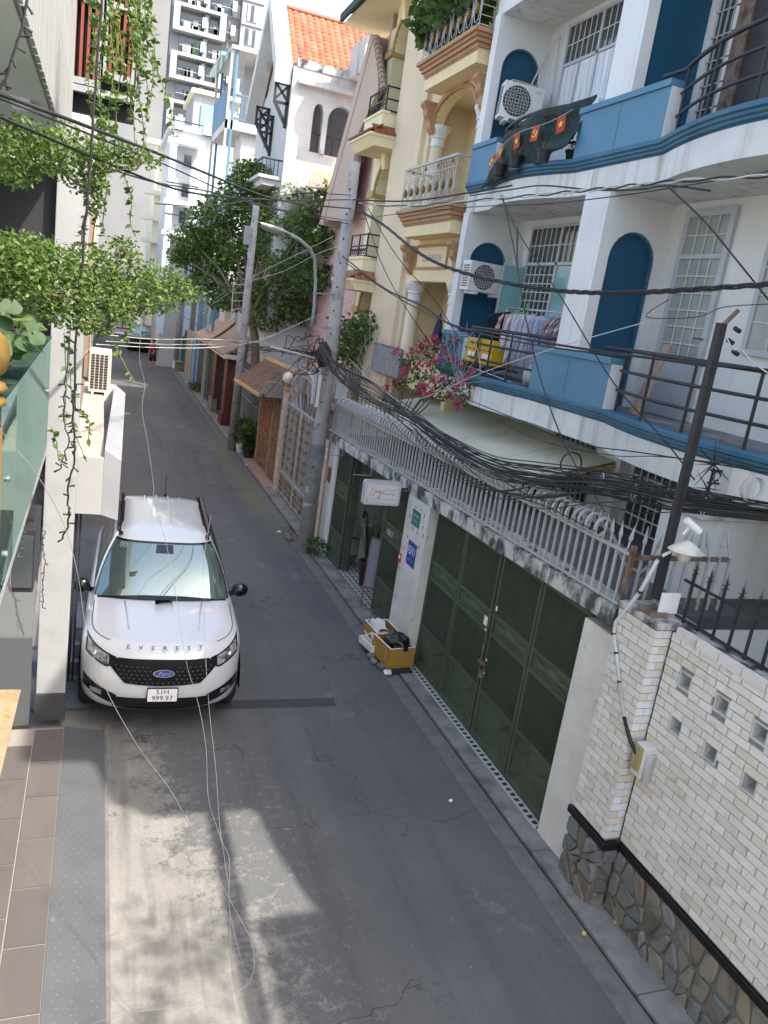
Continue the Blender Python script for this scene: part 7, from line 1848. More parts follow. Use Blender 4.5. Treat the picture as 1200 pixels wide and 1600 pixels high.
hv = thing('hanging_vines', 'long trailing leafy vines hanging down in front of the red slat screen', 'vine', (0, 6.5, 6.5))
stem = MB(); LV = []
strands = [(150,-20,155,250),(165,-20,150,330),(178,-20,172,210),(190,-20,183,230),(205,-20,207,220),(215,-20,222,240),(228,-20,238,150),(232,40,275,215),(160,180,165,370),(195,250,210,370),(145,-20,140,190),(200,-20,196,160),(222,-20,230,190),(212,-20,216,150),(185,-20,178,140),(135,220,130,400),(150,250,148,420),(208,-20,212,120),(170,-20,165,130),(236,-20,233,60)]
for i, (u0,v0,u1,v1) in enumerate(strands):
    yv = 6.2+.09*(i % 7); pts = []
    for k in range(9):
        t_ = k/8; pts.append(PY(u0+(u1-u0)*t_+4*math.sin(k*1.3+i), v0+(v1-v0)*t_, yv))
    vine(stem, LV, pts, .0035, int((v1-v0)/3.2), .052, 500+i)
random.Random(5).shuffle(LV)
for (p, a, s, r_) in LV[:285]: leaf_obj(hv, p, a, s, r_)
rest = MB()
for (p, a, s, r_) in LV[285:]:
    q = a.to_track_quat('X', 'Z').to_matrix() @ Matrix.Rotation(r_, 3, 'X'); rest.add([p+q@(Vector(v)*s) for v in lf_.v], lf_.f)
rest.build('vine_leaves', M['leaf_bright'], hv, kind='stuff', recalc=False); stem.build('vine_stems', pm_get('vine_stem',(.13,.15,.05)), hv, kind='stuff')
def bush(name, label, blobs, n0, size, seed, group=None, mat='leaf_bright'):
    t_ = thing(name, label, 'creeper', tuple(PY(blobs[0][0], blobs[0][1], blobs[0][2])), 0, group)
    mb = MB(); br_ = MB(); prev = None
    for i, (u, v, y, ru, rv) in enumerate(blobs):
        c = PY(u, v, y); rx = ru*y/FPX; rz_ = rv*y/FPX
        leaf_mass(mb, c, (rx, min(rx,.5), rz_), int(n0*ru*rv/1000), size, seed+i, .0)
        if prev is not None: br_.tube([prev, (prev+c)/2+Vector((0,0,-.02)), c], [.012,.009,.007], 5)
        prev = c
    mb.build('leaves', M[mat], t_, kind='stuff', recalc=False); br_.build('branches', pm_get('bark',(.12,.09,.065)), t_); return t_
bush('creeper_branch', 'leafy creeper branch reaching over the upper black cables on the left', [(-15,240,5.0,45,38),(30,225,5.2,40,38),(30,270,5.2,28,20),(70,235,5.4,40,32),(105,225,5.6,35,28),(140,240,5.8,38,22),(175,238,6.0,36,22),(205,245,6.0,28,18),(232,250,6.1,22,12),(130,275,5.8,28,26),(150,300,5.9,16,30),(90,262,5.5,22,16),(22,195,5.2,12,10)], 420, .034, 700)
bush('creeper_mass', 'thick leafy creeper mass spreading over the street below the black wall', [(0,400,4.6,50,36),(40,395,4.8,40,30),(30,430,4.7,45,34),(80,410,5.0,45,34),(100,450,5.0,48,38),(140,420,5.2,45,36),(160,455,5.2,45,34),(200,430,5.4,45,34),(225,460,5.4,40,26),(250,440,5.6,38,28),(275,455,5.6,30,22),(295,460,5.7,20,16),(120,495,5.0,42,22),(170,485,5.2,38,24),(60,470,4.9,40,30),(205,480,5.4,30,18),(150,512,5.2,26,12),(190,385,5.3,25,14),(245,475,5.5,28,16),(10,450,4.6,30,30)], 460, .032, 760)
trl = thing('trailing_vine', 'thin creeper tendrils trailing below the leaf mass before the canopy', 'vine', (0,5,4.6))
stem = MB(); LV = []
for i, (pts_, yv) in enumerate([([(165,510),(180,540),(195,570),(210,597)],5.2),([(110,510),(108,560),(112,620),(118,680),(135,720)],5.0),([(100,520),(104,600),(100,660)],5.0),([(80,665),(88,690),(92,720)],4.8),([(130,640),(140,660),(138,690)],4.9),([(205,500),(200,520),(195,530)],5.3)]):
    vine(stem, LV, [PY(u,v,yv) for u,v in pts_], .0025, 18, .045, 820+i)
for (p, a, s, r_) in LV: leaf_obj(trl, p, a, s, r_)
stem.build('vine_stems', pm_get('vine_stem',(.13,.15,.05)), trl)
# large pothos leaves at the left edge
pth = thing('broad_leaf_plant', 'glossy broad leaved climbing plant behind the glass at the left edge', 'plant', tuple(PY(10,500,4.2)))
M['leaf_broad'] = leafmat('broad_leaves', (.012,.038,.009), (.02,.055,.012), (.032,.07,.018), .08)
def heart(n=10):
    mb = MB(); pts = []
    for k in range(2*n+1):
        t_ = -1+k/n; x = 1-abs(t_)**1.3*1.15; w = .52*math.sin(math.pi*min(1,abs(t_)*.93))**.8*(1 if t_ > 0 else -1); pts.append((x, w, -.10*abs(w)*2+.10*(1-abs(x-.4))))
    mb.v = [(.2,0,.0)]+pts; mb.f = [(0,i,i+1) for i in range(1,len(pts))]; return mb
hm = heart().mesh('leaf', M['leaf_broad'], True, recalc=False)
rr = random.Random(8)
for i, (u, v, s) in enumerate([(5,490,.11),(22,500,.12),(-5,515,.12),(30,530,.13),(8,535,.13),(36,530,.10),(0,470,.11),(18,470,.10),(50,520,.09),(-10,540,.12),(24,545,.09),(45,495,.08),(10,520,.11),(45,505,.07)]):
    p = PY(u, v, 4.3+.05*(i % 4)); a = Vector((rr.uniform(-.3,1), rr.uniform(-.8,-.1), rr.uniform(-.9,.1))).normalized()
    z_ = Vector((rr.uniform(-.2,.4),-.7,.7)); y_ = z_.cross(a).normalized(); z_ = a.cross(y_)
    o = link('leaf', hm, pth); R_ = Matrix(((a.x,y_.x,z_.x),(a.y,y_.y,z_.y),(a.z,y_.z,z_.z))).to_4x4(); o.matrix_local = Matrix.Translation(p-pth.location) @ R_ @ Matrix.Scale(s*.85, 4)
MB().tube([PY(-30,600,4.4),PY(0,540,4.4),PY(20,500,4.4),PY(50,500,4.4)], .008, 5).build('stem', pm_get('vine_stem',(.13,.15,.05)), pth)
bk = MB(); leaf_mass(bk, PY(14,515,4.7), (.15,.15,.16), 150, .07, 900, 0); bk.build('undergrowth', M['leaf'], pth, kind='stuff', recalc=False)
# fairy light wires
def fairy(label, uv, y, r=.006, tw=1, seed=1):
    rr = random.Random(seed); t_ = thing('fairy_light_wire', label, 'wire', tuple(PY(uv[0][0],uv[0][1],y)), 0, 'unlit fairy light wires on the left house')
    pts = []
    for i in range(len(uv)-1):
        for k in range(6):
            a = k/6; pts.append(PY(uv[i][0]+(uv[i+1][0]-uv[i][0])*a+rr.uniform(-1,1)*tw, uv[i][1]+(uv[i+1][1]-uv[i][1])*a, y))
    pts.append(PY(uv[-1][0],uv[-1][1],y))
    mb = MB().tube(pts, r, 5)
    mb.build('wire', M['cable'], t_)
    bl = MB()
    for p in pts[::2]:
        d = Vector((rr.uniform(-1,1), rr.uniform(-.4,.4), rr.uniform(-.6,.3))).normalized()*.04; bl.tube([p, p+d], [.004,.006], 4)
    bl.build('bulbs', M['cable'], t_, kind='stuff')
    return t_
fairy('black fairy light wire hanging through the leaf mass to the post', [(160,-10),(150,120),(142,240),(135,330),(125,450),(118,540),(117,640)], 4.95, .007, 1, 1)
fairy('lower twisted end of the fairy light wire over the white post', [(117,600),(113,650),(118,700),(110,745),(106,790),(110,805),(98,842)], 4.9, .006, 2.5, 2)
fairy('thin looping fairy light wire left of the twisted one', [(108,530),(103,600),(98,650),(108,690),(97,720),(94,733)], 4.9, .004, 2, 3)
fairy('fairy light wire crossing the white soffit at the top left', [(45,-10),(35,40),(20,90),(8,125),(-5,145)], 4.0, .006, 1, 4)
fairy('fairy light wire by the grey sheet panels', [(34,770),(30,820),(28,850),(36,870)], 6.0, .004, 2, 5)
fairy('fairy light wire running down beside the white post base', [(70,830),(66,850),(70,880),(66,920),(67,950)], 8.3, .005, 2, 6)
# ================================================================ cars
def carpaint(name, c, coat=1.0):
    m = bpy.data.materials.new(name); m.use_nodes = True; b = m.node_tree.nodes['Principled BSDF']
    b.inputs['Base Color'].default_value = (*c,1); b.inputs['Roughness'].default_value = .28; b.inputs['Coat Weight'].default_value = coat; b.inputs['Coat Roughness'].default_value = .03; b.inputs['Coat IOR'].default_value = 1.6
    return m
M['paint_w'] = carpaint('white_car_paint', (.56,.57,.59)); M['paint_k'] = carpaint('dark_car_paint', (.02,.022,.026))
def mirrorglass(name, c, f):
    m = bpy.data.materials.new(name); m.use_nodes = True; t = m.node_tree; N = t.nodes; L = t.links; N.clear()
    o = N.new('ShaderNodeOutputMaterial'); mx = N.new('ShaderNodeMixShader'); mx.inputs[0].default_value = f
    d = N.new('ShaderNodeBsdfPrincipled'); d.inputs['Base Color'].default_value = (*c,1); d.inputs['Roughness'].default_value = .4
    g = N.new('ShaderNodeBsdfGlossy'); g.inputs['Roughness'].default_value = .01; g.inputs['Color'].default_value = (.72,.88,.82,1)
    L.new(d.outputs[0], mx.inputs[1]); L.new(g.outputs[0], mx.inputs[2]); L.new(mx.outputs[0], o.inputs[0]); return m
M['windscreen'] = mirrorglass('windscreen_glass', (.045,.07,.062), .27); M['sideglass'] = mirrorglass('tinted_side_glass', (.006,.008,.009), .16)
M['gloss_blk'] = pm('gloss_black', (.006,.006,.007), None, rough=.18, spec=.6); M['chrome'] = pm('chrome', (.6,.6,.62), None, metal=1.0, rough=.12)
M['tyre'] = pm('tyre_rubber', (.015,.015,.016), (.03,.03,.03), 8, .85)
M['lamp_clear'] = pm('headlamp_lens', (.30,.31,.33), (.07,.07,.08), 9, .08, spec=.9, lo=.42, hi=.58)
def lerpt(tab, z):
    for i in range(len(tab)-1):
        if z <= tab[i+1][0] or i == len(tab)-2:
            a, b = tab[i], tab[i+1]; t_ = min(1, max(0, (z-a[0])/(b[0]-a[0]))); return [a[k]+(b[k]-a[k])*t_ for k in range(1, len(a))]
BODY = [(.28,.87,.16,.70),(.36,.905,.06,.76),(.46,.925,.015,.80),(.58,.932,.0,.82),(.70,.93,.005,.82),(.82,.93,.03,.80),(.91,.93,.065,.80),(.98,.915,.12,.78),(1.03,.88,.20,.75)]
SE = 2.7
def outline(W, y0, Rf, t, L_=4.86, Rr=.5):   # t 0..3 : front corner, side, rear
    if t <= 1:
        a = t*math.pi/2; return W*math.sin(a)**(2/SE), y0+Rf*(1-max(0,math.cos(a))**(2/SE))
    if t <= 2: return W, (y0+Rf)+(L_-Rr-(y0+Rf))*(t-1)
    a = (t-2)*math.pi/2; return W*max(0,math.cos(a))**(2/SE), (L_-Rr)+Rr*math.sin(a)**(2/SE)
def fronty(x, z):
    W, y0, Rf = lerpt(BODY, z); q = min(.999, abs(x)/W); return y0+Rf*(1-(1-q**SE)**(1/SE))
def make_car(name, label, cat, paint, detail=True):
    t_ = bpy.data.objects.new(name, None); COL.objects.link(t_); tag(t_, label, cat)
    def A(nm, mb, m, smooth=False, par=None, **k):
        o = link(nm, mb.mesh(nm, m, smooth), par or t_)
        if k.get('bevel'): md = o.modifiers.new('b','BEVEL'); md.width = k['bevel']; md.segments = 2
        if k.get('solid'): md = o.modifiers.new('s','SOLIDIFY'); md.thickness = k['solid']; md.offset = k.get('off', -1)
        return o
    ts = [i/12 for i in range(12)]+[1+i/10 for i in range(10)]+[2+i/8 for i in range(9)]
    def ring(W, y0, Rf, zf):
        pts = []
        for s in (1, -1):
            seq = ts if s == 1 else list(reversed(ts))
            for t in seq:
                if s == -1 and t in (0, 3.0): continue
                x, y = outline(W, y0, Rf, t); pts.append((s*x, y, zf(x, y)))
        return pts
    def rise(y): u = min(1, max(0, (y-.1)/1.35)); return u*u*(3-2*u)
    rings = []
    for (z, W, y0, Rf) in BODY:
        k = max(0, (z-.70)/.33); rings.append(ring(W, y0, Rf, lambda x, y, z=z, k=k: z+.085*k*rise(y)+.02*k*rise(y-1.5)))
    for (f, dz, dy) in ((.94,.018,.04),(.86,.03,.07),(.72,.042,.10),(.64,.040,.115),(.50,.050,.14),(.30,.056,.16),(.12,.058,.17)):
        rings.append(ring(.88*f, .20+dy, .75*f, lambda x, y, dz=dz: 1.03+dz+.105*rise(y)))
    mb = MB(); n = len(rings[0])
    for r in rings: mb.v += r
    for i in range(len(rings)-1):
        for k in range(n): k2 = (k+1) % n; mb.f.append((i*n+k, i*n+k2, (i+1)*n+k2, (i+1)*n+k))
    mb.f.append(tuple(range((len(rings)-1)*n, len(rings)*n))); mb.f.append(tuple(range(n)))
    A('body', mb, paint, True)
    # cabin shell
    def cab(t, v, off=0.0):   # t signed
        s = 1 if t >= 0 else -1; a = abs(t)
        W = .865+(.635-.865)*v+.035*math.sin(math.pi*v); y0 = 1.33+(2.10-1.33)*v-.02*math.sin(math.pi*v); R_ = .34
        Lr = 4.74-.32*v
        n0 = 3.2
        if a <= 1: q = a*math.pi/2; x = W*math.sin(q)**(2/n0); y = y0+R_*(1-max(0,math.cos(q))**(2/n0))
        elif a <= 2: x = W; y = y0+R_+(Lr-.3-(y0+R_))*(a-1)
        else: q = (a-2)*math.pi/2; x = W*max(0,math.cos(q))**(2/n0); y = Lr-.3+.3*math.sin(q)**(2/n0)
        z = 1.115+(1.70-1.115)*v+.02*math.sin(math.pi*v) - (.03*(x/.6)**2 if v > .98 else 0)*0
        # outward offset approximately
        nx, ny = s*x/max(.001,math.hypot(x,.9)), -.8 if a < 1 else (0 if a < 2 else .8)
        return Vector((s*x + nx*off*(1 if a > .7 else .2), y + (ny*off if a < 1.0 or a > 2 else 0), z + off*.5))
    tc_ = [i/10 for i in range(10)]+[1+i/8 for i in range(8)]+[2+i/6 for i in range(7)]
    loop = [t for t in tc_]+[-t for t in reversed(tc_) if t not in (0, 3.0)]
    mb = MB(); vs_ = [0,.2,.4,.6,.8,1.0]; n = len(loop)
    for v in vs_:
        for t in loop: mb.v.append(tuple(cab(t, v)))
    top = [cab(t, 1.0) for t in loop]; c0 = Vector((0,3.2,0))
    for (f, dz) in ((.96,.025),(.88,.052),(.7,.078),(.45,.095),(.2,.102)):
        for p in top: mb.v.append((p.x*f, c0.y+(p.y-c0.y)*f, p.z+dz))
    m_ = len(vs_)+5
    for i in range(m_-1):
        for k in range(n): k2 = (k+1) % n; mb.f.append((i*n+k, i*n+k2, (i+1)*n+k2, (i+1)*n+k))
    mb.f.append(tuple(range((m_-1)*n, m_*n)))
    A('cabin', mb, paint, True)
    A('windscreen', MB().grid(lambda u, v: cab(-.74+1.48*u, .03+.93*v, .012), 24, 10), M['windscreen'], True)
    A('screen_border', MB().grid(lambda u, v: cab(-.80+1.60*u, -.02+.06*v, .010), 24, 1).grid(lambda u, v: cab(-.80+1.60*u, .955+.045*v, .010), 24, 1).grid(lambda u, v: cab(-.80+.07*u, v, .010), 1, 10).grid(lambda u, v: cab(.73+.07*u, v, .010), 1, 10), M['gloss_blk'], True)
    for s in (1, -1):
        for (a, b) in ((1.02,1.36),(1.38,1.68),(1.70,1.93)): A('side_window', MB().grid(lambda u, v: cab(s*(a+(b-a)*u), .10+.78*v, .010), 8, 6), M['sideglass'], True)
        A('window_trim', MB().grid(lambda u, v: cab(s*(.98+.98*u), .02+.08*v, .012), 12, 1), M['gloss_blk'])
        A('roof_rail', MB().tube([(s*.60,2.42,1.735),(s*.615,2.6,1.785),(s*.62,3.4,1.80),(s*.61,4.2,1.785),(s*.60,4.4,1.74)], .022, 6), M['gloss_blk'], True)
        A('rail_channel', MB().grid(lambda u, v: Vector((s*(.545+.055*u), 2.22+2.25*v, 1.742+.018*math.sin(math.pi*v)-.010*u)), 2, 12), M['gloss_blk'], True)
        # mirrors
        A('mirror', blob(MB(), (s*1.01,1.72,1.20), .115,.075,.095, 10, 3, .0), M['gloss_blk'], True); A('mirror_arm', MB().bar((s*.84,1.78,1.10),(s*.97,1.74,1.16),.04,.06), M['gloss_blk'])
        # wheels
        for yw in (.93, 3.78):
            w = A('wheel', MB().lathe([(.22,-.12),(.34,-.125),(.375,-.09),(.38,0),(.375,.09),(.34,.125),(.22,.12)], (0,0,0), 26, Matrix.Rotation(rad(90),3,'Y')), M['tyre'], True); w.location = (s*.80, yw, .38)
            r = link('rim', MB().lathe([(.235,-.03),(.235,.128),(.21,.13),(.20,.10),(.05,.09),(.03,.115)], (0,0,0), 20, Matrix.Rotation(rad(90*s),3,'Y')).mesh('rim', M['grey_metal'], True), w)
            A('wheel_arch', MB().add([(s*.938,yw+.47*math.cos(rad(k*12)),max(.30,.38+.47*math.sin(rad(k*12)))) for k in range(16)]+[(s*.938,yw,.30)], [(k,k+1,16) for k in range(15)]), M['gloss_blk'])
        A('side_sill', MB().box(s*.88-.04,s*.88+.04,1.4,3.3,.26,.34), M['gloss_blk'])
    def patch(nm, x0, x1, top_, bot_, m, off=.006, nu=24, nv=8, par=None, smooth=True):
        def fn(u, v): x = x0+(x1-x0)*u; zb__, zt__ = bot_(x), top_(x); z = zb__+(zt__-zb__)*v; return Vector((x, fronty(x, z)-off, z + (.085*max(0,(z-.70)/.33)*rise(fronty(x,z)))))
        return A(nm, MB().grid(fn, nu, nv), m, smooth, par)
    gt = lambda x: .955 if abs(x) < .50 else .955-(abs(x)-.50)*.75
    gbm = lambda x: .675+.02*(x/.42)**2 if abs(x) < .42 else .695+(abs(x)-.42)*1.02
    g = patch('grille', -.59, .59, lambda x: max(gt(x), gbm(x)+.004), gbm, pm_get('grille_black', (.006,.006,.007), rough=.6, spec=.15), .012, 40, 8)
    gm = MB()
    for r in range(6):
        z = .715+.042*r
        for c in range(-9, 10):
            x = c*.058+(.029 if r % 2 else 0)
            if abs(x) > .53 or z > gt(x)-.03 or z < gbm(x)+.025 or (abs(x) < .14 and .75 < z < .9): continue
            yy = fronty(x, z)-.022; w_ = .017
            gm.add([(x-w_,yy+.004,z),(x,yy-.004,z+.010),(x+w_,yy+.004,z),(x,yy-.002,z-.010)], [(0,1,2,3)])
    o = link('grille_mesh', gm.mesh('grille_mesh', pm_get('grille_studs', (.03,.03,.032), rough=.35)), g); o['kind'] = 'stuff'
    for s in (1, -1):
        hx0, hx1 = (.52, .865)
        ht = lambda x: .955+.075*(abs(x)-.52)/.345
        hb = lambda x: (.955-(abs(x)-.50)*1.1 if abs(x) < .60 else .845+.30*max(0,(abs(x)-.64))**1.0)
        hl = patch('headlight', s*hx0, s*hx1, lambda x: max(ht(x), hb(x)+.003), hb, M['gloss_blk'], .012, 14, 6)
        pl_ = patch('lamp_lens', s*.60, s*.845, lambda x: ht(x)-.012, lambda x: hb(x)+.022, M['lamp_clear'], .017, 12, 4, hl)
        xx = s*.755; zz = .945; yy = fronty(xx, zz)-.03
        link('projector', MB().lathe([(.0,.0),(.032,.0),(.036,.012),(.026,.02),(.0,.022)], (xx,yy,zz), 14, Matrix.Rotation(rad(90),3,'X')).mesh('projector', M['chrome'], True), hl)
        patch('fog_lamp_recess', s*.50, s*.875, lambda x: .535+.13*max(0,abs(x)-.50)/.37, lambda x: .39+.13*(abs(x)-.50)/.37, M['gloss_blk'], .010, 12, 4)
        patch('fog_lamp', s*.66, s*.79, lambda x: .565, lambda x: .505, M['lamp_clear'], .020, 8, 3)
    patch('lower_intake', -.54, .54, lambda x: .52-.012*abs(x), lambda x: .325+.16*abs(x)**2, M['gloss_blk'], .008, 30, 6)
    patch('chin_trim', -.40, .40, lambda x: .352+.03*abs(x), lambda x: .338+.03*abs(x), M['chrome'], .016, 20, 1)
    patch('underside_shade_strip', -.60, .60, lambda x: .318, lambda x: .285, M['tyre'], .006, 20, 2)  # dark strip laid on the bumper's foot as painted shade
    if detail:
        # number plate
        pl = A('number_plate', MB().prism(rrect(0, .575, .345, .175, .012, 3), 'y', -.035, -.022), M['gloss_blk']); 
        link('plate_face', MB().prism(rrect(0, .575, .325, .155, .01, 3), 'y', -.039, -.034).mesh('plate_face', M['sign_white']), pl)
        def T(txt, size, x, z, xs): 
            o = text_mesh(txt, size, frame((x,-.0395,z),(1,0,0),(0,0,1)), M['gloss_blk'], t_, 'lettering', .001, xs=xs); o.parent = pl
        T('51H', .085, 0, .614, 1.0); T('999.97', .085, 0, .537, 1.02)
        # badge
        zb__ = .825; yb_ = fronty(0, zb__)-.02
        bd = A('badge', MB().add([(.118*math.cos(rad(a*12)), yb_-.014, zb__+.048*math.sin(rad(a*12))) for a in range(30)]+[(.118*math.cos(rad(a*12)), yb_+.01, zb__+.048*math.sin(rad(a*12))) for a in range(30)], [tuple(range(30))]+[(k,(k+1)%30,30+(k+1)%30,30+k) for k in range(30)]), M['chrome'])
        link('badge_face', MB().add([(.107*math.cos(rad(a*12)), yb_-.017, zb__+.039*math.sin(rad(a*12))) for a in range(30)]+[(0,yb_-.017,zb__)], [(k,(k+1)%30,30) for k in range(30)]).mesh('badge_face', M['sign_blue']), bd)
        o = text_mesh('Ford', .068, frame((0,yb_-.0185,zb__),(1,0,0),(0,0,1)), M['chrome'], t_, 'lettering', .001, shear=.35); o.parent = bd
        for i, ch in enumerate('EVEREST'):
            x = -.40+.1333*i; z = 1.01; y = fronty(x, z)-.004
            o = text_mesh(ch, .075, frame((x, y-.006, z+.052), (1,-.0,0), (0,.11,.075)), M['gloss_blk'], t_, 'lettering', .002, xs=1.15)
        # bonnet creases, roof ribs, antenna, wipers, sticker
        for s in (1,-1):
            A('bonnet_crease', MB().tube([(s*.40,.55,1.125),(s*.43,.9,1.163),(s*.47,1.25,1.19)], .006, 4), paint, True)
        for i in range(6):
            x = -.44+.176*i; zc_ = 1.806-.105*(x/.6)**2
            A('roof_rib', MB().hexa([(x-.018,2.55,zc_-.02),(x+.018,2.55,zc_-.02),(x+.018,4.2,zc_-.02),(x-.018,4.2,zc_-.02)],[(x-.008,2.6,zc_+.006),(x+.008,2.6,zc_+.006),(x+.008,4.15,zc_+.006),(x-.008,4.15,zc_+.006)]), paint, bevel=.003)
        for s in (1,-1): A('bonnet_gap', MB().tube([(s*outline(.827,.24,.705,t)[0], outline(.827,.24,.705,t)[1], 1.0515+.105*rise(outline(.827,.24,.705,t)[1])) for t in [.45+.05*k for k in range(12)]]+[(s*.827,yy,1.0515+.105*rise(yy)) for yy in (1.05,1.15,1.25,1.32)], .0045, 4), M['gloss_blk'])
        A('antenna', MB().cyl((.05,4.25,1.78),(.05,4.35,2.1),.006,6).lathe([(.03,0),(.015,.04)], (.05,4.25,1.775), 8), M['gloss_blk'])
        A('wiper', MB().tube([cab(-.70,.02,.03),cab(-.45,.04,.03),cab(.02,.03,.03)], .008, 5).tube([cab(.1,.02,.03),cab(.35,.045,.03),cab(.62,.03,.03)], .008, 5), M['gloss_blk'])
        for x in (-.52,-.44): A('windscreen_sticker', MB().tube([cab(x+.03*math.cos(a*.63),.90+.045*math.sin(a*.63),.018) for a in range(11)], .004, 4), pm_get('sticker_green',(.25,.5,.35)))
        A('sensor_housing', MB().grid(lambda u, v: cab(-.035+.07*u, .80+.15*v, .016), 2, 2), M['gloss_blk'])
        A('cowl', MB().grid(lambda u, v: Vector((-.80+1.6*u, 1.26+.14*v+.16*(2*u-1)**2, 1.203+.004*v-.045*(2*u-1)**2)), 16, 2), M['gloss_blk'])
    return t_
suv = make_car('parked_suv', 'white four wheel drive car parked facing the viewer by the left wall', 'car', M['paint_w'])
suv.location = (.89, 8.26, 0); suv.rotation_euler = (0,0,-.044)
suv2 = make_car('dark_suv', 'dark grey car stopped at the far end of the alley', 'car', M['paint_k'], False)
suv2.location = (2.75, 57.5, 0); suv2.rotation_euler = (0,0,-.10)
# vans in the cross street
def van(label, x, y, L_, m, rz=0):
    t_ = bpy.data.objects.new('parked_van', None); COL.objects.link(t_); t_.location = (x,y,0); t_.rotation_euler = (0,0,rz); tag(t_, label, 'van')
    def A(nm, mb, mm): o = link(nm, mb.mesh(nm, mm), t_); md = o.modifiers.new('b','BEVEL'); md.width = .06; md.segments = 2; return o
    A('body', MB().prism([(-L_/2,.35),(L_/2,.35),(L_/2,1.1),(L_/2-.9,1.25),(L_/2-1.5,2.0),(-L_/2,2.05)], 'y', -.9, .9), m)
    for x0, x1 in ((-L_/2+.3,-L_/2+1.6),(-L_/2+1.8,L_/2-1.9)): A('side_window', MB().box(x0,x1,-.92,-.89,1.2,1.8), M['sideglass'])
    A('stripe', MB().box(-L_/2+.2,L_/2-.3,-.92,-.895,.6,.75), M['sign_red'])
    for xx in (-L_/2+.9, L_/2-.9): o = link('wheel', MB().cyl((xx,-.93,.34),(xx,.93,.34),.34,18).mesh('wheel', M['tyre']), t_)
    return t_
van('white van passing at the end of the alley with a red stripe', 1.2, 71.5, 5.2, M['paint_w']); van('second white van at the right end of the cross street', 6.9, 72.5, 5.0, M['paint_w'])
# motorbike-sized clutter beside the white car
mbk = thing('stacked_planks', 'grey slabs stacked beside the white car against the wall', 'slab', (-.1, 10.3, 0))
for i in range(3): MB().box(-.12+.02*i,.02,9.9+.1*i,11.0,.0+.2*i,.17+.2*i).build('slab', M['conc'], mbk)

# ================================================================ person walking far down the alley
def figure(name, label, loc, rz, shirt, shorts):
    t_ = thing(name, label, 'person', loc, rz)
    J = {'pel':(0,0,.92,.13),'che':(0,0,1.25,.15),'nek':(0,0,1.45,.06),'hd0':(0,-.01,1.55,.085),'hd1':(0,-.02,1.66,.095),'hd2':(0,-.01,1.74,.06),
         'ls':(.18,0,1.38,.06),'le':(.25,.03,1.12,.042),'lh':(.26,-.06,.88,.032),'rs':(-.18,0,1.38,.06),'re':(-.25,.02,1.12,.042),'rh':(-.27,-.02,.86,.032),
         'lh1':(.09,0,.88,.10),'lk':(.10,-.12,.50,.062),'lf':(.10,-.02,.09,.042),'lt':(.10,-.16,.04,.04),'rh1':(-.09,0,.88,.10),'rk':(-.10,.03,.50,.062),'rf':(-.10,.20,.12,.042),'rt':(-.10,.10,.04,.04)}
    E_ = [('pel','che'),('che','nek'),('nek','hd0'),('hd0','hd1'),('hd1','hd2'),('che','ls'),('ls','le'),('le','lh'),('che','rs'),('rs','re'),('re','rh'),('pel','lh1'),('lh1','lk'),('lk','lf'),('lf','lt'),('pel','rh1'),('rh1','rk'),('rk','rf'),('rf','rt')]
    for s, h in ((1,'lh'),(-1,'rh')):
        hx, hy, hz, _ = J[h]
        for k in range(5):
            n_ = f'{h}f{k}'; ang = (k-2)*.018; ln = (.05,.085,.09,.082,.065)[k]; J[n_] = (hx+ang*.6, hy-(.04 if k == 0 else .01)+ang, hz-ln, .009); E_.append((h, n_))
    ks = list(J); me = bpy.data.meshes.new('body'); me.from_pydata([J[k][:3] for k in ks], [(ks.index(a), ks.index(b)) for a, b in E_], []); me.update()
    me.materials.append(pm_get('skin', (.36,.20,.13), rough=.6)); o = link('body', me, t_)
    sk = o.modifiers.new('skin', 'SKIN')
    for i, k in enumerate(ks): me.skin_vertices[0].data[i].radius = (J[k][3], J[k][3])
    me.skin_vertices[0].data[0].use_root = True
    o.modifiers.new('sub', 'SUBSURF').render_levels = 2
    for p in me.polygons: p.use_smooth = True
    MBl = lambda prof, m_, nm, c=(0,0,0), M_=None: link(nm, MB().lathe(prof, c, 14, M_).mesh(nm, m_, True), t_)
    Sx = Matrix(((1.15,0,0),(0,.75,0),(0,0,1)))
    MBl([(.155,.84),(.16,1.0),(.165,1.15),(.175,1.3),(.16,1.39),(.07,1.45)], pm_get('shirt_maroon', shirt), 'shirt', (0,0,0), Sx)
    for s in (1,-1):
        link('sleeve', MB().tube([(s*.16,0,1.40),(s*.20,.01,1.28),(s*.235,.02,1.18)], [.075,.07,.062], 10).mesh('sleeve', pm_get('shirt_maroon', shirt), True), t_)
        link('shorts_leg', MB().tube([(s*.085,0,.93),(s*.09,-.03*s,.75),(s*.10,-.06*s-.02,.54)], [.115,.105,.095], 12).mesh('shorts_leg', pm_get('shorts_dark', shorts), True), t_)
    link('hair', blob(MB(), (0,.012,1.70), .098,.105,.10, 8, 2, .05).mesh('hair', pm_get('hair_black',(.01,.009,.008)), True), t_)
    return t_
figure('person', 'person in a dark red top and dark shorts standing in the far alley', (2.97, 47.2, 0), rad(200), (.16,.02,.035), (.02,.02,.028))
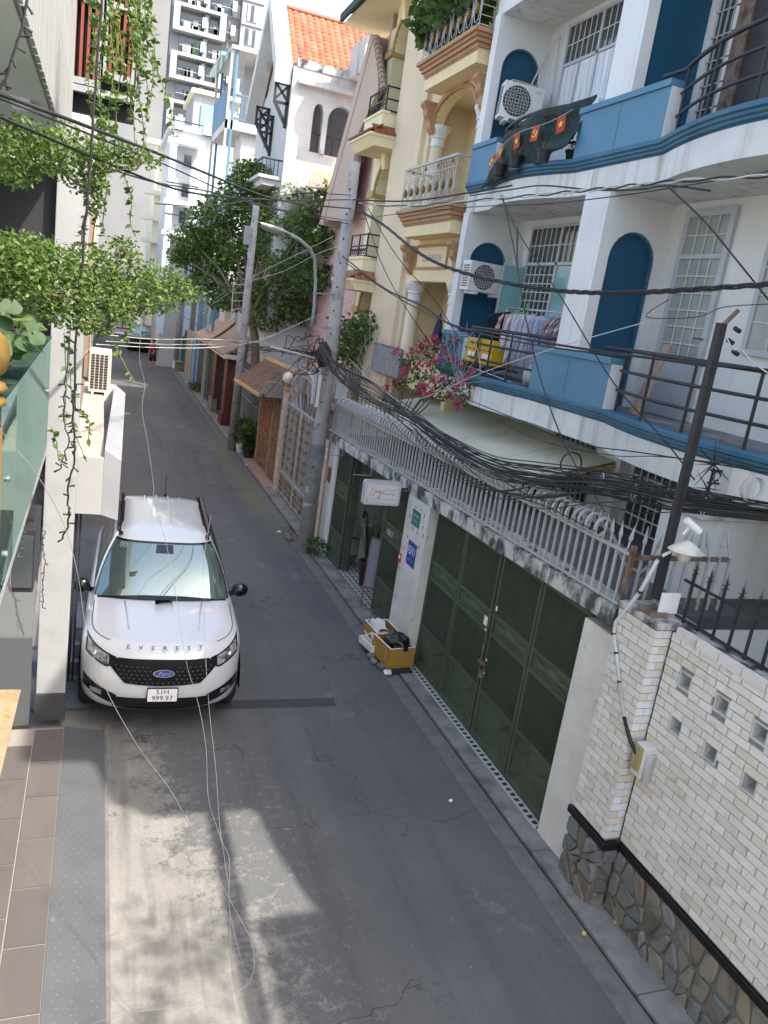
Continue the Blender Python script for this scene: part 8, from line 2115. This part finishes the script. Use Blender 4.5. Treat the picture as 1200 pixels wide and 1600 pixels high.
# ================================================================ unseen things added out of frame to shade the lane
nh = thing('unseen_shade_house', 'unseen white house added beyond the brick boundary wall to shade the lane', 'house', (9, -5, 0))
MB().box(6.2,14,-12,.35,0,8.5).build('wall', M['white'], nh); MB().box(6.1,14.1,-12,.45,8.5,8.65).build('roof_slab', M['white_old'], nh)  # block added out of view, its height set for the road's shadow edge
MB().box(4.62,4.74,-6,3.4,6.2,6.32).build('shadow_beam', M['grey_metal'], nh)  # unseen beam added to cast the thin shadow stripe along the lane
for yy in (-5.5, .2): MB().box(4.68,6.2,yy,yy+.08,6.22,6.30).build('shadow_beam_arm', M['grey_metal'], nh)
mb = MB()
for i in range(11): leaf_mass(mb, (5.75-.25*(i % 3), -4.2+.45*i, 8.8+.15*(i % 2)), (.55,.4,.4), 110, .12, 1000+i, 0)
t_ = thing('dapple_leaves', 'unseen leaf clumps added to dapple the shadow edge on the lane', 'plant', (6,-2,8)); mb.build('leaves', M['leaf'], t_, kind='stuff', recalc=False)  # leaf clumps added out of view to break up the shadow edge

# ================================================================ cables
def cpath(uv, y0, y1, sub=5, wob=0.0, seed=0):
    """real points along a span whose distance runs evenly between its two ends"""
    rr = random.Random(seed); d = [0.0]
    for i in range(1, len(uv)): d.append(d[-1]+math.hypot(uv[i][0]-uv[i-1][0], uv[i][1]-uv[i-1][1]))
    pts = []; n = len(uv)
    def cr(a, b, c, e, t): return .5*((2*b)+(-a+c)*t+(2*a-5*b+4*c-e)*t*t+(-a+3*b-3*c+e)*t**3)
    for i in range(n-1):
        p = [uv[max(0,i-1)], uv[i], uv[i+1], uv[min(n-1,i+2)]]
        for k in range(sub if i < n-2 else sub+1):
            t_ = k/sub; u = cr(p[0][0],p[1][0],p[2][0],p[3][0],t_); v = cr(p[0][1],p[1][1],p[2][1],p[3][1],t_)
            s = (d[i]+(d[i+1]-d[i])*t_)/d[-1]; y = 1/((1-s)/y0+s/y1)
            pts.append(PY(u+rr.uniform(-wob,wob), v+rr.uniform(-wob,wob), y))
    return pts
def cable(label, uv, y0, y1, r=.008, m='cable', name='overhead_cable', group='overhead cables', sub=5, twist=0, wob=0, seed=0):
    pts = cpath(uv, y0, y1, sub*(4 if twist else 1), wob, seed)
    mb = MB(); 
    if twist:
        t_ = thing(name, label, 'cable', tuple(pts[len(pts)//2]), 0, group)
        for j in range(twist):
            tp = []
            for i, p in enumerate(pts):
                a = i*.55+6.283*j/twist; tp.append(p+Vector((math.sin(a)*.3, math.cos(a)*.2, math.cos(a)))*r*.9)
            MB().tube(tp, r*.62, 5).build('strand', M['cable'] if j else M[m], t_)
        return t_
    return solo(mb.tube(pts, r, 5), name, M[m], label, 'cable', group, smooth=True)
cable('upper black cable entering at the left edge and running to the near pole', [(-20,140),(143,200),(267,248),(400,302),(470,318),(548,326)], 4.2, 15.2, .011)
cable('grey cable just under the upper black one from the left edge', [(-20,146),(120,202),(257,257),(400,318),(545,345)], 4.2, 15.2, .006)
cable('lower black cable crossing the creepers from the left edge', [(-20,174),(90,222),(187,263),(293,300),(420,312),(548,312)], 4.4, 15.2, .009)
cable('thin cable sagging behind the creepers toward the near pole', [(165,262),(243,285),(330,300),(420,325),(545,350)], 7.5, 15.2, .008)
cable('brownish wire dipping over the tree crown', [(243,318),(317,322),(400,312),(470,302),(548,305)], 12, 15.2, .008)
cable('black cable from the near pole up across the yellow house to the right', [(552,312),(640,314),(740,300),(800,290)], 15.2, 11, .014)
cable('twisted black and white service cable above the middle balcony', [(560,318),(640,322),(760,312),(870,302),(960,293),(1060,283),(1220,274)], 15, 5.2, .014, 'cable_lt', twist=2)
cable('black cable arching above the twisted service cable', [(735,306),(800,296),(850,290),(930,297),(1000,296),(1045,290),(1110,298)], 11.5, 6.2, .010)
cable('thin wire just below the twisted cable across the blue house', [(550,345),(640,332),(760,322),(860,318),(1010,300),(1200,268)], 15.2, 5.4, .006)
cable('thick twisted black cable drooping across the middle floor windows', [(556,326),(600,352),(650,392),(700,418),(780,440),(870,454),(960,458),(1060,454),(1220,443)], 15.2, 4.9, .017, 'cable', twist=3)
cable('black cable falling from the upper floor to the middle railing', [(535,400),(600,450),(660,478),(710,510),(760,518),(850,535),(960,552),(1110,570),(1220,580)], 15, 4.9, .013, sub=6)
cable('second cable beside it falling to the middle railing', [(540,410),(610,458),(690,500),(780,528),(900,548),(1020,560),(1120,575)], 15, 5.1, .009)
cable('long diagonal wire from the twisted cable down to the steel post', [(782,306),(815,372),(880,470),(960,600),(1040,690),(1085,750)], 10.5, 5.2, .0075)
cable('steep wire from the twisted cable down to the picket fence', [(785,305),(805,400),(822,500),(850,610),(890,710),(945,800)], 10.5, 5.9, .0075)
cable('wire falling to the right edge from the twisted service cable', [(1040,288),(1100,345),(1150,405),(1210,480)], 6.3, 5.0, .008)
cable('pale thin wire rising from the bougainvillea to the blue parapet', [(545,560),(600,612),(650,625),(760,580),(880,540),(1010,503)], 14.5, 7, .006, 'cable_lt')
cable('black wire above the main bundle under the balcony', [(700,612),(800,652),(900,692),(1000,707),(1100,722),(1220,742)], 12, 4.9, .007)
cable('thin wire in front of the ground floor windows', [(760,650),(850,690),(960,712),(1040,714),(1220,735)], 11, 4.9, .005)
cable('wire from the near pole across the picket fence spikes', [(520,590),(600,640),(680,700),(760,760),(850,790),(930,830)], 15, 6, .006)
cable('thin black wires crossing between the poles over the yellow eave', [(480,540),(430,545),(390,541),(330,520),(250,470)], 15.2, 22, .006)
cable('first of the pale wires spanning the far alley', [(165,523),(240,530),(320,530),(400,535),(480,548)], 9.5, 15.2, .005, 'cable_lt')
cable('second of the pale wires spanning the far alley', [(150,538),(240,543),(330,543),(400,533),(480,500),(550,470)], 9.5, 16, .005, 'cable_lt')
cable('third pale wire sagging lower across the far alley', [(165,533),(250,538),(320,538),(390,536),(440,520)], 9.5, 16, .004, 'cable_lt')
cable('wire from the far pole rising through the tree to the lamp', [(290,500),(340,470),(400,430),(470,395),(520,370)], 26, 15.5, .006, 'cable_lt')
cable('two crossing wires from the near pole toward the tree', [(385,440),(440,425),(500,395),(545,380)], 25.5, 15.3, .007, 'cable_lt')
cable('tangle wire looping from the near pole to the tiled canopy', [(490,535),(440,590),(400,630),(378,618),(362,590),(380,560),(430,548)], 15, 22, .008)
cable('black wires down the yellow house front', [(565,320),(600,420),(650,505),(700,570),(740,600)], 15, 13.5, .008)
cable('second black wire down the yellow house front', [(575,325),(620,400),(680,470),(730,545),(790,590)], 15, 12.5, .008)
cable('thin wire with curls hanging near the steel post head', [(1045,468),(1010,495),(1090,495),(1130,480),(1200,475)], 5.4, 4.9, .004)
cable('drop wire from the steel post head to the right edge', [(1132,520),(1145,545),(1160,548),(1175,565),(1210,590)], 5.2, 4.7, .006, 'cable_lt')
# the heavy bundle along the fence: individual strands that sag differently
bd_ = thing('cable_bundle', 'heavy drooping bundle of black telephone cables above the picket fence', 'cable', (4.4, 9, 3.8))
core_uv = [(498,545),(530,580),(580,615),(640,655),(700,698),(770,735),(840,752),(920,762),(1000,776),(1080,792),(1220,812)]
rr = random.Random(21)
for j in range(30):
    a, b = rr.uniform(-1,1), rr.uniform(-1,1); g_ = [(u+rr.uniform(-2,2), v+(a*9.5-4)*(.75+.25*min(1,i/5))+b*2.5+rr.uniform(-1.6,1.6)-(12*min(1,max(0,i-2)/4) if j % 2 else -4)) for i, (u, v) in enumerate(core_uv)]
    ph_ = rr.uniform(0,6.28); fq = rr.uniform(.8,1.9); g_ = [(u+1.5*math.cos(ph_+k*2), v+(4+(6 if k < 3 else 0))*math.sin(ph_+k*fq)) for k, (u, v) in enumerate(g_)]
    MB().tube(cpath(g_, 15.15, 4.75+.25*b, 4), rr.uniform(.004,.0085), 5).build('strand', M['cable'], bd_, smooth=True)
for j in range(9):   # loose strands that hang out of it
    s = rr.randint(2, 5); g_ = [(u, v+(6+rr.uniform(12,40)*math.sin(math.pi*(i)/(4)))) for i, (u, v) in enumerate(core_uv[s:s+5])]
    MB().tube(cpath(g_, 11-s, 5.6, 5), .005, 4).build('loose_strand', M['cable'], bd_, smooth=True)
for i, (u, v) in enumerate([(600,630),(700,690),(856,742),(940,752),(990,768),(1100,792)]):
    s = (u-498)/720; y = 1/((1-s)/15.15+s/4.75); p = PY(u, v, y); MB().tube([p+Vector((0,.07*math.cos(a*.7)*.4,.085*math.sin(a*.7))) for a in range(10)], .006, 4).build('cable_tie', M['cable_lt'], bd_)
def coil(label, u, v, y, R_, m='cable', n=2):
    p = PY(u, v, y); mb = MB()
    for k in range(n): mb.tube([p+Vector((R_*math.cos(a*.4488), .02*k, R_*math.sin(a*.4488)*(1-.06*k))) for a in range(15)], .006, 5, False)
    solo(mb, 'cable_coil', M[m], label, 'cable')
coil('small black cable coil hanging above the bundle', 893, 725, 8.6, .16); coil('pale cable coil tied at the right end of the bundle', 1178, 765, 4.9, .11, 'cable_lt', 3)
tg = thing('cable_tangle', 'messy tangle of black cables tied round the near utility pole', 'cable', (4.2, 15.1, 4.1))
rr = random.Random(31)
for j in range(13):
    u0, v0 = rr.uniform(478,512), rr.uniform(515,560); g_ = [(u0,v0)]
    for k in range(5): g_.append((g_[-1][0]+rr.uniform(-16,16), min(585, max(505, g_[-1][1]+rr.uniform(-10,22)))))
    MB().tube(cpath(g_, 15.05, 15.15+rr.uniform(-.2,.1), 4), rr.uniform(.006,.011), 4).build('strand', M['cable'], tg, smooth=True)
for j in range(7):
    g_ = [(500,545+j*3),(470,550+rr.uniform(-6,6)),(430,548+rr.uniform(-8,8)),(385,540+rr.uniform(-6,8))]
    MB().tube(cpath(g_, 15.1, 23, 4), .010, 4).build('strand', M['cable'], tg, smooth=True)
# lamp-side stay wires on poles, thin wires hanging in front of the lane
def lane_wire(label, uv, y0, y1, m, r=.0028): return cable(label, uv, y0, y1, r, m, 'thin_wire', 'thin wires hanging over the lane', 5)
lane_wire('thin dark wire curving from the left glass down across the sunlit cement', [(-10,660),(20,695),(60,745),(100,820),(122,900),(135,985),(165,1075),(215,1165),(270,1240),(310,1320),(345,1380),(372,1430),(392,1470),(397,1510),(385,1540),(350,1555),(290,1572),(220,1580),(140,1600)], 3.6, 3.2, 'bandgrey', .0015)
lane_wire('pale wire falling over the windscreen of the white car and down the lane', [(232,440),(222,500),(218,560),(226,600),(222,640),(232,700),(240,760),(241,780),(255,830),(262,860),(275,930),(290,1030),(310,1100),(322,1170),(326,1250),(345,1310),(352,1350),(358,1400),(363,1520),(380,1590)], 8.0, 3.9, 'bandgrey', .0017)
lane_wire('second pale wire down the right half of the windscreen', [(330,805),(318,880),(319,960),(322,1040),(328,1120),(337,1200),(345,1305),(358,1340),(358,1390),(362,1440),(388,1540)], 6.2, 3.9, 'bandgrey', .0017)

# specks of grit, leaf and paper scattered on the lane
gr = MB(); rr = random.Random(77)
for i in range(420):
    side = rr.random(); x = rr.uniform(3.6,4.75) if side < .6 else rr.uniform(.4,4.0); y = 3.0+rr.random()**1.5*26; z = .03 if x > 4.43 else (.012 if x > 4.17 else .006)
    s = rr.uniform(.004,.014); a = rr.uniform(0,6.28); c, d = math.cos(a)*s, math.sin(a)*s
    gr.add([(x+c,y+d,z),(x-d*.6,y+c*.6,z+.002),(x-c,y-d,z+.001),(x+d*.6,y-c*.6,z+.003)], [(0,1,2,3)])
o = gr.build('road_grit', pm('grit_specks',(.30,.28,.24),(.10,.085,.06),40,.9), None, recalc=False); o['kind'] = 'stuff'
